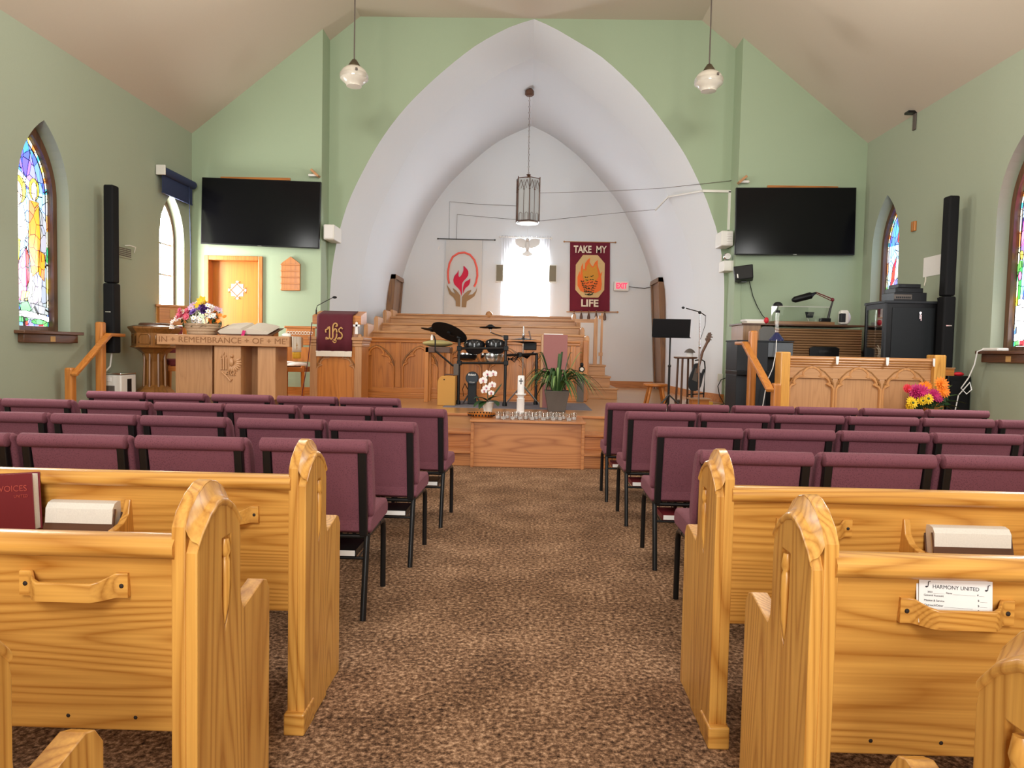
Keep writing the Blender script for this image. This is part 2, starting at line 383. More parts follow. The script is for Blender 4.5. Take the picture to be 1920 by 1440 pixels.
def side_wall(name, X, out, wins, ztop):
    """inner face with pointed openings, each with its splayed reveal"""
    m = MB(); dep = 0.24
    ys = [YB]
    for (yc, w, si, sp, ap) in wins: ys += [yc-w, yc+w]
    ys += [YC+.02]
    for i in range(0, len(ys)-1, 2): m.face([(X, ys[i], 0), (X, ys[i+1], 0), (X, ys[i+1], ztop), (X, ys[i], ztop)])
    for (yc, w, si, sp, ap) in wins:
        m.face([(X, yc-w, 0), (X, yc+w, 0), (X, yc+w, si), (X, yc-w, si)])
        g = [(-w, si)] + gothic(w, sp, ap, 10) + [(w, si)]
        top = gothic(w, sp, ap, 10)
        for (u0, z0), (u1, z1) in zip(top, top[1:]):
            m.face([(X, yc+u0, z0), (X, yc+u1, z1), (X, yc+u1, ztop), (X, yc+u0, ztop)])
        k = 0.95
        for (u0, z0), (u1, z1) in zip(g+[g[0]], (g+[g[0]])[1:]):
            m.face([(X, yc+u0, z0), (X, yc+u1, z1), (X+out*dep, yc+u1*k, z1-.02*(z1 > sp)), (X+out*dep, yc+u0*k, z0-.02*(z0 > sp))])
    m.box(X+out*.30, X+out*.34, YB, YC+.3, 0, ztop)
    return struct(m.build(name, M['wallside'], smooth=0, recalc=True))
WL = [(7.565, .405, 1.40, 2.86, 3.64), (10.29, .36, 1.40, 2.80, 3.46)]
WR = [(7.43, .415, 1.40, 2.86, 3.66), (10.24, .38, 1.40, 2.86, 3.60)]
side_wall('wall_left', XL, -1, WL, ZEL+.02)
side_wall('wall_right', XR, 1, WR, ZER+.02)
struct(MB().box(XL-.3, XR+.3, YB-.2, YB, 0, 6.7).build('wall_back', M['wallgreen'], smooth=0))
# screen walls left and right of the arch wall
DX0, DX1, DZ = -4.93, -4.14, 2.60     # doorway to the vestry
m = MB()
for x0, x1, zb in ((XL-.02, DX0, 0), (DX0, DX1, DZ), (DX1, XPL, 0)):
    m.face([(x0, YC, zb), (x1, YC, zb), (x1, YC, zroof(x1)+.02), (x0, YC, zroof(x0)+.02)])
for x in (DX0, DX1): m.face([(x, YC, 0), (x, YC+.2, 0), (x, YC+.2, DZ), (x, YC, DZ)])
m.face([(DX0, YC, DZ), (DX1, YC, DZ), (DX1, YC+.2, DZ), (DX0, YC+.2, DZ)])
m.face([(XPL, YC, 0), (XPL, YA+.02, 0), (XPL, YA+.02, zroof(XPL)+.02), (XPL, YC, zroof(XPL)+.02)])
struct(m.build('wall_screen_left', M['wallgreen'], smooth=0))
m = MB()
m.face([(XPR, YC, 0), (XR+.02, YC, 0), (XR+.02, YC, zroof(XR)+.02), (XPR, YC, zroof(XPR)+.02)])
m.face([(XPR, YC, 0), (XPR, YA+.02, 0), (XPR, YA+.02, zroof(XPR)+.02), (XPR, YC, zroof(XPR)+.02)])
struct(m.build('wall_screen_right', M['wallgreen'], smooth=0))
# pointed arch: outer edge in the arch wall, inner crease, apse back wall
OUT_R = [(0.0, 6.452), (.30, 6.325), (.636, 6.141), (1.0, 5.93), (1.29, 5.701), (1.674, 5.339), (2.061, 4.878), (2.407, 4.40), (2.695, 3.86), (2.82, 3.56), (2.96, 3.17), (3.05, 2.70), (3.09, 2.2), (3.10, .5)]
OUT_L = [(0.0, 6.452), (-.344, 6.34), (-.68, 6.17), (-1.003, 5.966), (-1.539, 5.522), (-2.035, 5.02), (-2.449, 4.44), (-2.822, 3.72), (-2.987, 3.24), (-3.10, 2.72), (-3.16, 2.06), (-3.17, .5)]
CRE_R = [(0.0, 6.262), (.30, 6.12), (.549, 5.969), (1.103, 5.562), (1.334, 5.361), (1.824, 4.872), (2.155, 4.40), (2.35, 3.98), (2.63, 3.37), (2.766, 2.883), (2.84, 2.457), (2.87, .5)]
CRE_L = [(0.0, 6.262), (-.36, 6.104), (-.78, 5.86), (-1.213, 5.557), (-1.731, 5.09), (-2.091, 4.62), (-2.427, 4.02), (-2.69, 3.42), (-2.83, 2.87), (-2.907, 2.32), (-2.95, 1.77), (-2.96, .5)]
BAK_R = [(0.0, 6.091), (.434, 5.885), (.82, 5.62), (1.189, 5.306), (1.70, 4.74), (1.948, 4.42), (2.253, 3.884), (2.52, 3.26), (2.652, 2.765), (2.73, 2.01), (2.755, .5)]
BAK_L = [(0.0, 6.091), (-.421, 5.906), (-.74, 5.73), (-1.041, 5.503), (-1.6, 4.99), (-1.887, 4.65), (-2.208, 4.17), (-2.52, 3.47), (-2.714, 2.847), (-2.84, 2.08), (-2.85, .5)]
def smooth_curve(P, n):
    """resample a polyline by Catmull-Rom, N points evenly along its length"""
    V = [Vector((x, 0, z)) for x, z in P]; D = []
    for i in range(len(V)-1):
        a, b, c_, d = V[max(i-1, 0)], V[i], V[i+1], V[min(i+2, len(V)-1)]
        for k in range(12):
            t = k/12
            D.append(0.5*((2*b)+(c_-a)*t+(2*a-5*b+4*c_-d)*t*t+(3*b-a-3*c_+d)*t**3))
    D.append(V[-1]); L = [0]
    for p, q in zip(D, D[1:]): L.append(L[-1]+(q-p).length)
    R = []; j = 0
    for i in range(n+1):
        t = L[-1]*i/n
        while j < len(L)-2 and L[j+1] < t: j += 1
        f = (t-L[j])/max(L[j+1]-L[j], 1e-9); R.append(D[j].lerp(D[j+1], min(f, 1)))
    return [(p.x, p.z) for p in R]
NA = 36
AO = {s: smooth_curve(P, NA) for s, P in (('R', OUT_R), ('L', OUT_L))}
AC = {s: smooth_curve(P, NA) for s, P in (('R', CRE_R), ('L', CRE_L))}
AB = {s: smooth_curve(P, NA) for s, P in (('R', BAK_R), ('L', BAK_L))}
YCR, YBK = 12.3, 15.4
m = MB()
for s, xe in (('R', XPR), ('L', XPL)):
    A = AO[s]
    for (x0, z0), (x1, z1) in zip(A, A[1:]):
        m.face([(x0, YA, z0), (x1, YA, z1), (x1, YA, max(zroof(x1), z1)+.02), (x0, YA, max(zroof(x0), z0)+.02)])
    x1, z1 = A[-1]
    m.face([(x1, YA, .4), (xe, YA, .4), (xe, YA, zroof(xe)+.02), (x1, YA, zroof(x1)+.02)])
struct(m.build('wall_arch', M['wallgreen'], smooth=0))
m = MB()
for s in 'RL':
    m.strip([[(x, YA, z) for x, z in AO[s]], [(x, YA+.5*(YCR-YA), z) for x, z in [((a[0]+b[0])/2, (a[1]+b[1])/2) for a, b in zip(AO[s], AC[s])]], [(x, YCR, z) for x, z in AC[s]]])
struct(m.build('wall_arch_soffit', M['white'], smooth=50))
m = MB()
for s in 'RL':
    rows = []
    for k in range(7):
        t = k/6
        rows.append([(a[0]+(b[0]-a[0])*t, YCR+(YBK-YCR)*t, a[1]+(b[1]-a[1])*t) for a, b in zip(AC[s], AB[s])])
    m.strip(rows)
struct(m.build('wall_apse_vault', M['white'], smooth=50))
# apse back wall with its window opening
AX0, AX1, ASP, AAP, ASI = -.50, .46, 3.08, 3.62, 1.55
g = [((AX0+AX1)/2+u, z) for u, z in gothic((AX1-AX0)/2, ASP, AAP, 8)]
m = MB()
bk = [(x, z) for x, z in AB['L']][::-1] + AB['R'][1:]
def ztop_at(x):
    for (x0, z0), (x1, z1) in zip(bk, bk[1:]):
        if x0 <= x <= x1 and x1 > x0: return z0+(z1-z0)*(x-x0)/(x1-x0)
    return .5
xs = sorted(set([x for x, z in bk]+[x for x, z in g]))
def gz(x):
    for (x0, z0), (x1, z1) in zip(g, g[1:]):
        if x0 <= x <= x1 and x1 > x0: return z0+(z1-z0)*(x-x0)/(x1-x0)
    return None
for x0, x1 in zip(xs, xs[1:]):
    if x1-x0 < 1e-5: continue
    t0, t1 = ztop_at(x0), ztop_at(x1)
    if AX0-1e-6 <= x0 and x1 <= AX1+1e-6:
        m.face([(x0, YBK, .4), (x1, YBK, .4), (x1, YBK, ASI), (x0, YBK, ASI)])
        m.face([(x0, YBK, gz(x0) or ASP), (x1, YBK, gz(x1) or ASP), (x1, YBK, t1), (x0, YBK, t0)])
    else: m.face([(x0, YBK, .4), (x1, YBK, .4), (x1, YBK, t1), (x0, YBK, t0)])
gl = [(AX0, ASI)]+g+[(AX1, ASI)]
for (x0, z0), (x1, z1) in zip(gl+[gl[0]], (gl+[gl[0]])[1:]):
    m.face([(x0, YBK, z0), (x1, YBK, z1), (x1, YBK+.2, z1), (x0, YBK+.2, z0)])
struct(m.build('wall_apse', M['white'], smooth=0))

# ------------------------------------------------------------ windows
def offset_outline(w, si, sp, ap, k):
    return [(-w*k, si)] + gothic(w*k, sp, sp+(ap-sp)*k, 12) + [(w*k, si)]
def nave_window(n, X, out, win, pieces, label_frame, base='blue', low='grey', plain_pane=False):
    yc, w, si, sp, ap = win
    t = bpy.data.objects.new('window_%d' % n, None); COL.objects.link(t); t['kind'] = 'structure'
    t.location = (X, yc, si); t.matrix_basis = Matrix.Translation((X, yc, si))
    xi, xo = X+out*.13, X+out*.22
    O = offset_outline(w, si, sp, ap, .955); I = offset_outline(w, si, sp, ap, .80)
    I = [(u, max(z, si+.05)) for u, z in I]
    f = MB(); k = len(O)
    for x in (xi, xo):
        for i in range(k):
            a, b, c_, d = O[i], O[(i+1) % k], I[(i+1) % k], I[i]
            f.face([(x, yc+a[0], a[1]), (x, yc+b[0], b[1]), (x, yc+c_[0], c_[1]), (x, yc+d[0], d[1])])
    for Q in (O, I):
        for i in range(k):
            a, b = Q[i], Q[(i+1) % k]
            f.face([(xi, yc+a[0], a[1]), (xi, yc+b[0], b[1]), (xo, yc+b[0], b[1]), (xo, yc+a[0], a[1])])
    f.build('window_frame', M['brownframe'], t, smooth=40, world=True)
    xp = X+out*.20
    if plain_pane:
        p = MB(); p.face([(xp, yc+u*1.02, z) for u, z in I])
        p.build('glass_pane', M['daypane'], t, smooth=0, world=True)
        b = MB()
        for z in (1.85, 2.3, 2.75): b.box(min(xp-out*.01, xp-out*.025), max(xp-out*.01, xp-out*.025), yc-w*.8, yc+w*.8, z-.012, z+.012)
        b.box(min(xp-out*.01, xp-out*.025), max(xp-out*.01, xp-out*.025), yc-.012, yc+.012, si, ap-.25)
        b.build('glazing_bars', M['whitep'], t, smooth=0, world=True)
    else:
        keys = list(SG); p = MB()
        J = offset_outline(w, si, sp, ap, .72); J = [(u, max(z, si+.12)) for u, z in J]
        zs = [si, 2.0, sp+.1, 9]
        for lo, hi, kk in ((si, 2.0, low), (2.0, sp+.05, 'sky'), (sp+.05, 9, base)):
            p.mi = keys.index(kk)
            # horizontal slices of the pane
            zz = [lo+(min(hi, ap)-lo)*i/6 for i in range(7)]
            def hw(z):
                for a, b in zip(J[:len(J)//2+1], J[1:len(J)//2+1]):
                    if a[1] <= z <= b[1] and b[1] > a[1]: return abs(a[0]+(b[0]-a[0])*(z-a[1])/(b[1]-a[1]))
                return w*.72 if z < sp else 0.0
            for z0, z1 in zip(zz, zz[1:]):
                a, b = hw(z0), hw(z1)
                if a > .002: p.face([(xp, yc-a, z0), (xp, yc+a, z0), (xp, yc+b, z1), (xp, yc-b, z1)])
        # border of small rectangular panes
        for i in range(len(I)-1):
            p.mi = keys.index(('cream', 'yellow', 'cream', 'orange', 'cream', 'teal')[i % 6])
            a, b, c_, d = I[i], I[i+1], J[i+1], J[i]
            if i in (0, len(I)-2):
                for q in range(8):
                    p.mi = keys.index(('cream', 'orange', 'cream', 'green', 'cream', 'yellow', 'cream', 'blue')[q])
                    L0 = [a[j]+(b[j]-a[j])*q/8 for j in (0, 1)]; L1 = [a[j]+(b[j]-a[j])*(q+1)/8-.008*j for j in (0, 1)]
                    R0 = [d[j]+(c_[j]-d[j])*q/8 for j in (0, 1)]; R1 = [d[j]+(c_[j]-d[j])*(q+1)/8-.008*j for j in (0, 1)]
                    p.face([(xp-out*.004, yc+L0[0], L0[1]), (xp-out*.004, yc+L1[0], L1[1]), (xp-out*.004, yc+R1[0], R1[1]), (xp-out*.004, yc+R0[0], R0[1])])
            else: p.face([(xp-out*.004, yc+a[0], a[1]), (xp-out*.004, yc+b[0], b[1]), (xp-out*.004, yc+c_[0], c_[1]), (xp-out*.004, yc+d[0], d[1])])
        for i in range(8):
            p.mi = keys.index(('red', 'yellow', 'blue', 'red', 'violet', 'blue', 'red', 'green')[i])
            u0, u1 = -w*.8+1.6*w*i/8, -w*.8+1.6*w*(i+1)/8-.006
            p.face([(xp-out*.005, yc+u0, si+.055), (xp-out*.005, yc+u1, si+.055), (xp-out*.005, yc+u1, si+.115), (xp-out*.005, yc+u0, si+.115)])
        for j, (kk, poly) in enumerate(pieces):
            p.mi = keys.index(kk)
            p.face([(xp-out*(.006+.0012*j), yc+u*w, z) for u, z in poly])
        p.build('stained_glass', [SG[q] for q in keys], t, smooth=0, world=True, recalc=False)
        ld = MB()
        for j, (kk, poly) in enumerate(pieces):
            ld.tube([(xp-out*(.008+.0012*j), yc+u*w, z) for u, z in poly], .0030, 5, closed=True)
        for Q in (I, J): ld.tube([(xp-out*.008, yc+u, z) for u, z in Q], (.0035), 5, closed=True)
        ld.build('lead_lines', M['blackm'], t, smooth=0, world=True)
    s = MB()
    sx = sorted((X-out*.11, X+out*.20))
    s.box(sx[0], sx[1], yc-w-.08, yc+w+.08, si-.035, si)
    sx = sorted((X-out*.07, X-out*.002))
    s.box(sx[0], sx[1], yc-w-.03, yc+w+.03, si-.125, si-.035)
    s.build('window_sill', M['darkY'], t, bevel=.006, world=True)
    pl = MB(); px = sorted((X-out*.071, X-out*.076))
    pl.box(px[0], px[1], yc-.04, yc+.04, si-.115, si-.055)
    pl.build('sill_plaque', M['gold'], t, smooth=0, bevel=.003, world=True)
    return t
def oval(cu, cz, ru, rz, n=14): return [(cu+ru*math.cos(2*PI*i/n), cz+rz*math.sin(2*PI*i/n)) for i in range(n)]
LEFT_PIECES = [
    ('violet', [(-.3, 3.2), (.1, 3.35), (.45, 3.0), (.35, 2.85), (-.1, 2.95)]), ('blue', [(-.25, 3.25), (.0, 3.52), (.12, 3.3), (-.05, 3.0)]),
    ('white', [(-.45, 3.12), (.2, 2.98), (.22, 2.9), (-.45, 3.03)]), ('grey', [(.3, 2.85), (.7, 2.6), (.68, 2.25), (.4, 2.2)]),
    ('yellow', oval(.25, 2.98-.05, .2, .12)), ('skin', oval(.25, 2.91, .12, .10)),
    ('orange', [(.05, 2.80), (.42, 2.80), (.5, 2.5), (.38, 2.05), (.12, 1.98), (.0, 2.3)]), ('grey', [(.42, 2.74), (.72, 2.6), (.7, 2.2), (.5, 2.16)]),
    ('orange', [(.42, 2.28), (.66, 2.24), (.6, 1.95), (.38, 2.02)]), ('white', [(.02, 2.02), (.14, 2.02), (.1, 1.78), (-.06, 1.72)]), ('white', [(.34, 2.0), (.5, 1.98), (.46, 1.74), (.34, 1.68)]),
    ('yellow', oval(-.38, 2.88, .3, .15)), ('skin', oval(-.42, 2.84, .2, .13)),
    ('white', [(-.7, 2.72), (-.2, 2.72), (-.02, 2.45), (-.2, 2.34), (-.7, 2.36)]), ('yellow', [(-.7, 2.38), (-.32, 2.36), (-.4, 2.1), (-.7, 2.08)]),
    ('pink', [(-.7, 2.1), (-.38, 2.14), (-.1, 2.3), (-.08, 1.9), (-.2, 1.72), (-.7, 1.72)]), ('red', [(-.14, 2.3), (-.02, 2.2), (-.02, 1.95), (-.12, 1.85)]),
    ('yellow', [(-.3, 1.82), (.0, 1.82), (-.12, 1.72), (-.36, 1.72)]), ('blue', [(-.7, 1.72), (-.4, 1.68), (-.35, 1.6), (-.7, 1.58)]),
    ('green', [(-.45, 1.68), (-.1, 1.72), (.05, 1.62), (-.3, 1.58)]), ('grey', [(0, 1.7), (.7, 1.66), (.7, 1.58), (.1, 1.6)]),
    ('white', [(-.72, 1.60), (-.2, 1.615), (.3, 1.59), (.72, 1.56), (.72, 1.5), (.3, 1.53), (-.2, 1.545), (-.72, 1.53)]),
    ('green', oval(-.4, 1.52, .3, .03)), ('green', oval(.3, 1.50, .3, .03))]
RIGHT_PIECES = [
    ('red', [(.1, 3.2), (.45, 3.1), (.6, 2.85), (.2, 2.95)]), ('violet', [(.2, 2.95), (.7, 2.8), (.7, 2.4), (.45, 2.4)]), ('pink', [(.66, 2.82), (.72, 2.5), (.55, 2.55)]),
    ('blue', [(.1, 2.72), (.42, 2.66), (.5, 2.45), (.2, 2.3), (0, 2.4)]), ('white', oval(-.05, 2.88, .28, .16)), ('skin', oval(-.05, 2.86, .16, .11)),
    ('red', [(.0, 2.6), (.3, 2.55), (.34, 2.36), (.1, 2.34)]), ('yellow', [(.1, 2.42), (.34, 2.40), (.4, 2.2), (.2, 2.16)]), ('white', [(-.5, 2.7), (-.2, 2.7), (0, 2.2), (-.5, 2.2)]),
    ('green', [(.56, 2.36), (.7, 2.36), (.68, 1.95), (.6, 1.95)]), ('yellow', oval(.62, 2.42, .07, .05)), ('pink', oval(.64, 2.2, .07, .05)), ('blue', [(-.1, 2.2), (.4, 2.2), (.5, 1.95), (.1, 1.9)]),
    ('yellow', [(.1, 2.02), (.45, 1.98), (.42, 1.86), (.15, 1.9)]), ('red', [(-.3, 1.92), (.35, 1.88), (.36, 1.66), (-.3, 1.66)]),
    ('white', [(.36, 1.9), (.72, 1.88), (.72, 1.66), (.36, 1.66)]), ('white', [(-.72, 1.62), (0, 1.66), (.72, 1.58), (.72, 1.5), (0, 1.57), (-.72, 1.54)])]
RIGHT_FAR = [
    ('blue', [(-.1, 3.4), (.25, 3.2), (.3, 2.9), (.1, 3.0)]), ('red', [(-.2, 3.15), (0, 3.2), (.1, 2.95), (-.15, 2.9)]), ('white', oval(-.25, 2.95, .25, .2)), ('skin', oval(-.28, 2.92, .15, .12)),
    ('red', [(.1, 2.75), (.35, 2.6), (.5, 2.3), (.2, 2.4)]), ('white', [(-.6, 2.7), (.1, 2.7), (0, 2.4), (-.6, 2.4)]), ('blue', oval(-.1, 2.32, .3, .12)), ('teal', oval(.25, 2.2, .2, .1)),
    ('red', [(-.6, 2.15), (.1, 2.15), (.2, 1.5), (-.6, 1.5)]), ('skin', oval(.35, 2.0, .2, .13)), ('violet', [(.25, 1.85), (.5, 1.85), (.45, 1.6), (.2, 1.6)]), ('orange', oval(.64, 1.9, .06, .05)),
    ('green', [(.5, 1.75), (.7, 1.75), (.7, 1.52), (.5, 1.52)])]
nave_window(1, XL, -1, WL[0], LEFT_PIECES, '')
nave_window(2, XL, -1, WL[1], [], '', plain_pane=True)
nave_window(3, XR, 1, WR[0], RIGHT_PIECES, '', base='pink', low='white')
nave_window(4, XR, 1, WR[1], RIGHT_FAR, '', base='blue', low='green')
# apse window: bright pane with a cross bar, behind the sheer curtain
t = bpy.data.objects.new('window_5', None); COL.objects.link(t); t['kind'] = 'structure'
p = MB(); p.face([(x, YBK+.16, z) for x, z in gl]); p.build('glass_pane', M['daypane_apse'], t, smooth=0)
p = MB(); xm = (AX0+AX1)/2
p.box(xm-.02, xm+.02, YBK+.12, YBK+.15, ASI, AAP); p.box(AX0, AX1, YBK+.12, YBK+.15, 2.72, 2.76)
p.build('glazing_bars', M['tanZ'], t, smooth=0)

# ------------------------------------------------------------ stage, steps, baseboards
XST = 2.62                        # steps run from the left wall to here; beyond it the platform comes forward
m = MB()
m.box(XL, XST, 8.40, YC+.25, 0, ZS); m.box(XST, XR, 7.62, YC+.02, 0, ZS); m.box(-3.3, 3.3, YC+.25, YBK+.1, 0, ZS)
struct(m.build('floor_stage', M['stagewood'], smooth=0, bevel=.004))
for k, (y0, z1) in enumerate(((7.84, .17), (8.12, .355))):
    m = MB(); m.box(XL, XST, y0+.02, 8.40, 0 if k == 0 else .17, z1-.03); m.box(XL, XST, y0-.015, 8.40, z1-.03, z1)
    struct(m.build('floor_step', M['boxwood'], smooth=0, bevel=.005))
m = MB(); m.box(XL, XST, 8.375, 8.40, ZS-.03, ZS-.001); struct(m.build('trim_stage_nosing', M['boxwood'], smooth=0, bevel=.005))
m = MB()
m.box(DX1+.07, XPL, YC-.02, YC, ZS, ZS+.12); m.box(XPL-.02, XPL, YC-.02, YA, ZS, ZS+.12)
struct(m.build('baseboard_left', M['redX'], smooth=0))
m = MB()
m.box(XPR, XR, YC-.02, YC, ZS, ZS+.12); m.box(3.07, XPR+.02, YA-.02, YA, ZS, ZS+.13)
A = [(3.085, YA), (2.855, YCR), (2.80, 14.3)]
for (x0, y0), (x1, y1) in zip(A, A[1:]): m.prism([(x0-.02, y0), (x0+.02, y0), (x1+.02, y1), (x1-.02, y1)], 'z', ZS, ZS+.13)
struct(m.build('baseboard_right', M['redX'], smooth=0))
struct(MB().box(1.2, 2.74, YBK-.025, YBK, ZS, ZS+.14).build('baseboard_apse', M['redX'], smooth=0))
# vestry door in the left screen wall
t = bpy.data.objects.new('door_1', None); COL.objects.link(t); t['kind'] = 'structure'
d = MB().box(DX0+.01, DX1-.01, YC+.14, YC+.18, ZS, DZ-.01).build('door_slab', wood('door_veneer', rgb(160, 92, 24), rgb(202, 128, 40), 'Z', .8, .4, .4, .3), t, smooth=0)
m = MB(); w = .055
m.box(DX0-w, DX0+.01, YC-.03, YC+.19, ZS, DZ+w); m.box(DX1-.01, DX1+w, YC-.03, YC+.19, ZS, DZ+w); m.box(DX0+.01, DX1-.01, YC-.03, YC+.19, DZ-.01, DZ+w)
m.build('door_frame', M['redZ'], t, smooth=0, bevel=.008)
qc = atY(445, 544, YC+.14); qx, qz = qc.x, qc.z
m = MB(); yq = YC+.137; a = .095
m.box(qx-a, qx+a, yq-.004, yq, qz-a, qz+a)
for dx, dz in ((1, 0), (-1, 0), (0, 1), (0, -1)):
    m.prism([(qx+dx*.115+math.cos(i*PI/5)*.032, qz+dz*.115+math.sin(i*PI/5)*.032) for i in range(10)], 'y', yq-.004, yq)
m.build('door_light', emit('frosted_lit_glass', (1, .98, .94, 1), 1.1), d, smooth=0)
m = MB()
for s1 in (1, -1):
    for off in (-.047, .047):
        c0 = Vector((qx+off, yq-.006, qz-s1*off)); u = Vector((s1*1.0, 0, 1)).normalized()*.125
        m.tube([c0-u, c0+u], .006, 6)
m.build('door_tracery', M['redZ'], d, smooth=0)
# side doors low in the apse vault
dw = wood('side_door_oak', rgb(92, 54, 18), rgb(132, 86, 36), 'Z', 1.0, .45)
for n, P in ((2, [(2.735, ZS), (2.95, ZS), (2.95, 2.82), (2.60, 2.82)]), (3, [(-2.835, ZS), (-3.05, ZS), (-3.05, 2.78), (-2.68, 2.78)])):
    t = bpy.data.objects.new('door_%d' % n, None); COL.objects.link(t); t['kind'] = 'structure'
    sg = 1 if n == 2 else -1
    MB().prism([(x+sg*.03, z-.06*(z > 1)) for x, z in P], 'y', 14.45, 15.2).build('door_slab', dw, t, smooth=0)
    m = MB(); m.prism(P, 'y', 14.36, 14.45); m.prism(P, 'y', 15.2, 15.27); m.prism([P[3], (P[3][0]-sg*.012, P[3][1]-.09), (P[2][0], P[3][1]-.09), P[2]], 'y', 14.36, 15.27)
    m.build('door_frame', dw, t, smooth=0)
# ceiling fan: only one blade tip reaches into the photograph
# ------------------------------------------------------------ pews
END = [(0, 0), (0, .893), (.02, .925), (.06, .957), (.10, .975), (.125, .978), (.16, .969), (.20, .946), (.235, .908), (.241, .88), (.241, .70), (.247, .645), (.262, .618), (.285, .613), (.33, .622), (.42, .642), (.447, .632), (.47, .60), (.47, 0)]
def pew_back_y(z): return .03 + (.86-z)/.48*.06
def make_pew(side, ax, yr, label, length=2.9, holder=None, rack=None):
    """origin at the aisle end's rear foot; SIDE -1 runs left, +1 runs right"""
    t = thing('pew', label, 'pew', (ax, yr, 0), 0, 'golden pine pews')
    s = side
    def X(a, b): return (min(s*a, s*b), max(s*a, s*b))
    for k, off in enumerate((0.0, length)):
        f = 1 if k == 0 else -1
        post = [p for p in END if p[0] <= .262] + [(.262, 0)]
        low = [(y_, z_-.058*max(0.0, min(1.0, (z_-.70)/.19))) for y_, z_ in post]
        m = MB(); x0, x1 = X(off+f*.026, off+f*.058); m.prism(post, 'x', x0, x1)
        m2 = MB(); x0, x1 = X(off, off+f*.0261); m2.prism(low, 'x', x0, x1)
        # carved lancet recess in the aisle face
        rec = m2.build('tmp_a', M['pewZ'], None, smooth=0)
        if k == 0:
            cm = MB(); x0, x1 = X(-.01, .011); cm.prism([(.128, .835), (.180, .835), (.182, .70), (.170, .645), (.150, .605), (.136, .65), (.129, .72)], 'x', x0, x1); cut = cm.build('tmp_b', M['pewZ'], None, smooth=0)
            md = rec.modifiers.new('b', 'BOOLEAN'); md.operation = 'DIFFERENCE'; md.object = cut; md.solver = 'EXACT'
            dg = bpy.context.evaluated_depsgraph_get(); me = bpy.data.meshes.new_from_object(rec.evaluated_get(dg)); bpy.data.objects.remove(cut)
        else: me = rec.data.copy()
        bpy.data.objects.remove(rec); m.bm.from_mesh(me); bpy.data.meshes.remove(me)
        # hollow cove from the lower arch line up to the ridge
        arch_ = [(y_, z_) for y_, z_ in END if z_ > .88 and y_ <= .241]
        rows = [[(s*(off+f*xx), y_, z_-dz*max(0.0, min(1.0, (z_-.86)/.04))) for y_, z_ in arch_] for xx, dz in ((.0262, .004), (.020, .022), (.012, .036), (.0, .042), (-.005, .048), (-.005, .058), (.0, .062))]
        m.strip(rows)
        front = [(.255, .0)] + [(.255, .616)] + [p for p in END if p[0] >= .262]
        x0, x1 = X(off+f*.008, off+f*.054); m.prism(front, 'x', x0, x1)
        e = m.build('end_panel', M['pewZ'], t, smooth=30, bevel=.006, seg=2)
        m = MB(); xf = s*(off+f*.004)
        m.tube([(xf, .155, .828), (xf, .153, .800), (xf, .157, .785), (xf, .156, .775), (xf, .158, .73), (xf, .156, .67), (xf, .151, .62)], [.010, .015, .009, .012, .012, .010, .003], 8)
        if k == 0: m.build('carved_motif', M['pewZ'], e, smooth=50)
        else: m.bm.free()
        x0, x1 = X(off-f*.006, off+f*.064); m = MB(); m.box(x0, x1, -.022, .10, 0, .075); m.build('foot_block', M['pewX'], t, smooth=0, bevel=.006)
    x0, x1 = X(.05, length-.05)
    m = MB(); m.prism([(pew_back_y(.85)-.012, .85), (pew_back_y(.85)+.014, .85), (pew_back_y(.385)+.014, .385), (pew_back_y(.385)-.012, .385)], 'x', x0, x1)
    bp = m.build('backrest', M['pewX'], t, smooth=0, bevel=.004)
    for i in range(4):
        z = .42; xx = s*(.18+.16*i+.5*(i > 1)); y = pew_back_y(z)-.012
        m = MB(); m.ball((xx, y, z), (.005, .003, .005), 8, 4); m.build('screw', M['screwm'], bp)
    rail = [(-.002, .822), (-.012, .836), (-.012, .852), (.0, .866), (.028, .871), (.060, .864), (.066, .846), (.056, .826), (.028, .818)]
    MB().prism(rail, 'x', x0, x1).build('top_rail', M['pewX'], t, smooth=50)
    m = MB(); m.prism([(.085, .395), (.47, .415), (.475, .43), (.468, .445), (.09, .422)], 'x', x0, x1); m.build('seat', M['pewX'], t, smooth=30)
    if holder:
        cx, z = holder; hh = .021
        m = MB(); yb = pew_back_y(z)-.0125
        pth = [(-.124, 0), (-.104, 0), (-.096, .004), (-.086, .016), (-.074, .030), (-.060, .038), (.060, .038), (.074, .030), (.086, .016), (.096, .004), (.104, 0), (.124, 0)]
        rows = []
        for u, o in pth:
            up = .014 if abs(u) > .09 else (.008 if abs(u) > .08 else (.003 if abs(u) > .07 else 0))
            rows.append([(cx+u, yb-o-.011, z-hh), (cx+u, yb-o-.011, z+hh+up), (cx+u, yb-o+.001, z+hh+up), (cx+u, yb-o+.001, z-hh), (cx+u, yb-o-.011, z-hh)])
        m.strip(rows); m.face(rows[0][:4]); m.face(rows[-1][:4])
        h = m.build('card_holder', M['pewX'], t, smooth=40, bevel=.003)
        for u in (-.110, .110): m = MB(); m.ball((cx+u, yb-.012, z+.006), (.0055, .003, .0055), 8, 4); m.build('screw', M['screwm'], h)
    if rack:
        ca, cb = rack; z = .655
        r = None
        m = MB(); y = pew_back_y(z)-.012
        m.box(ca, cb, y-.105, y, z, z+.012); r = m.build('book_rack', M['pewX'], t, smooth=0, bevel=.003)
        m = MB(); m.box(ca, cb, y-.113, y-.105, z-.004, z+.026); m.build('rack_lip', M['pewX'], r, smooth=0, bevel=.003)
        for xx in (ca, cb):
            m = MB(); m.prism([(y, z-.02), (y, z+.115), (y-.022, z+.118), (y-.032, z+.07), (y-.062, z+.045), (y-.116, z+.035), (y-.116, z-.02)], 'x', xx-.011, xx+.011)
            m.build('rack_bracket', M['pewZ'], r, smooth=0, bevel=.003)
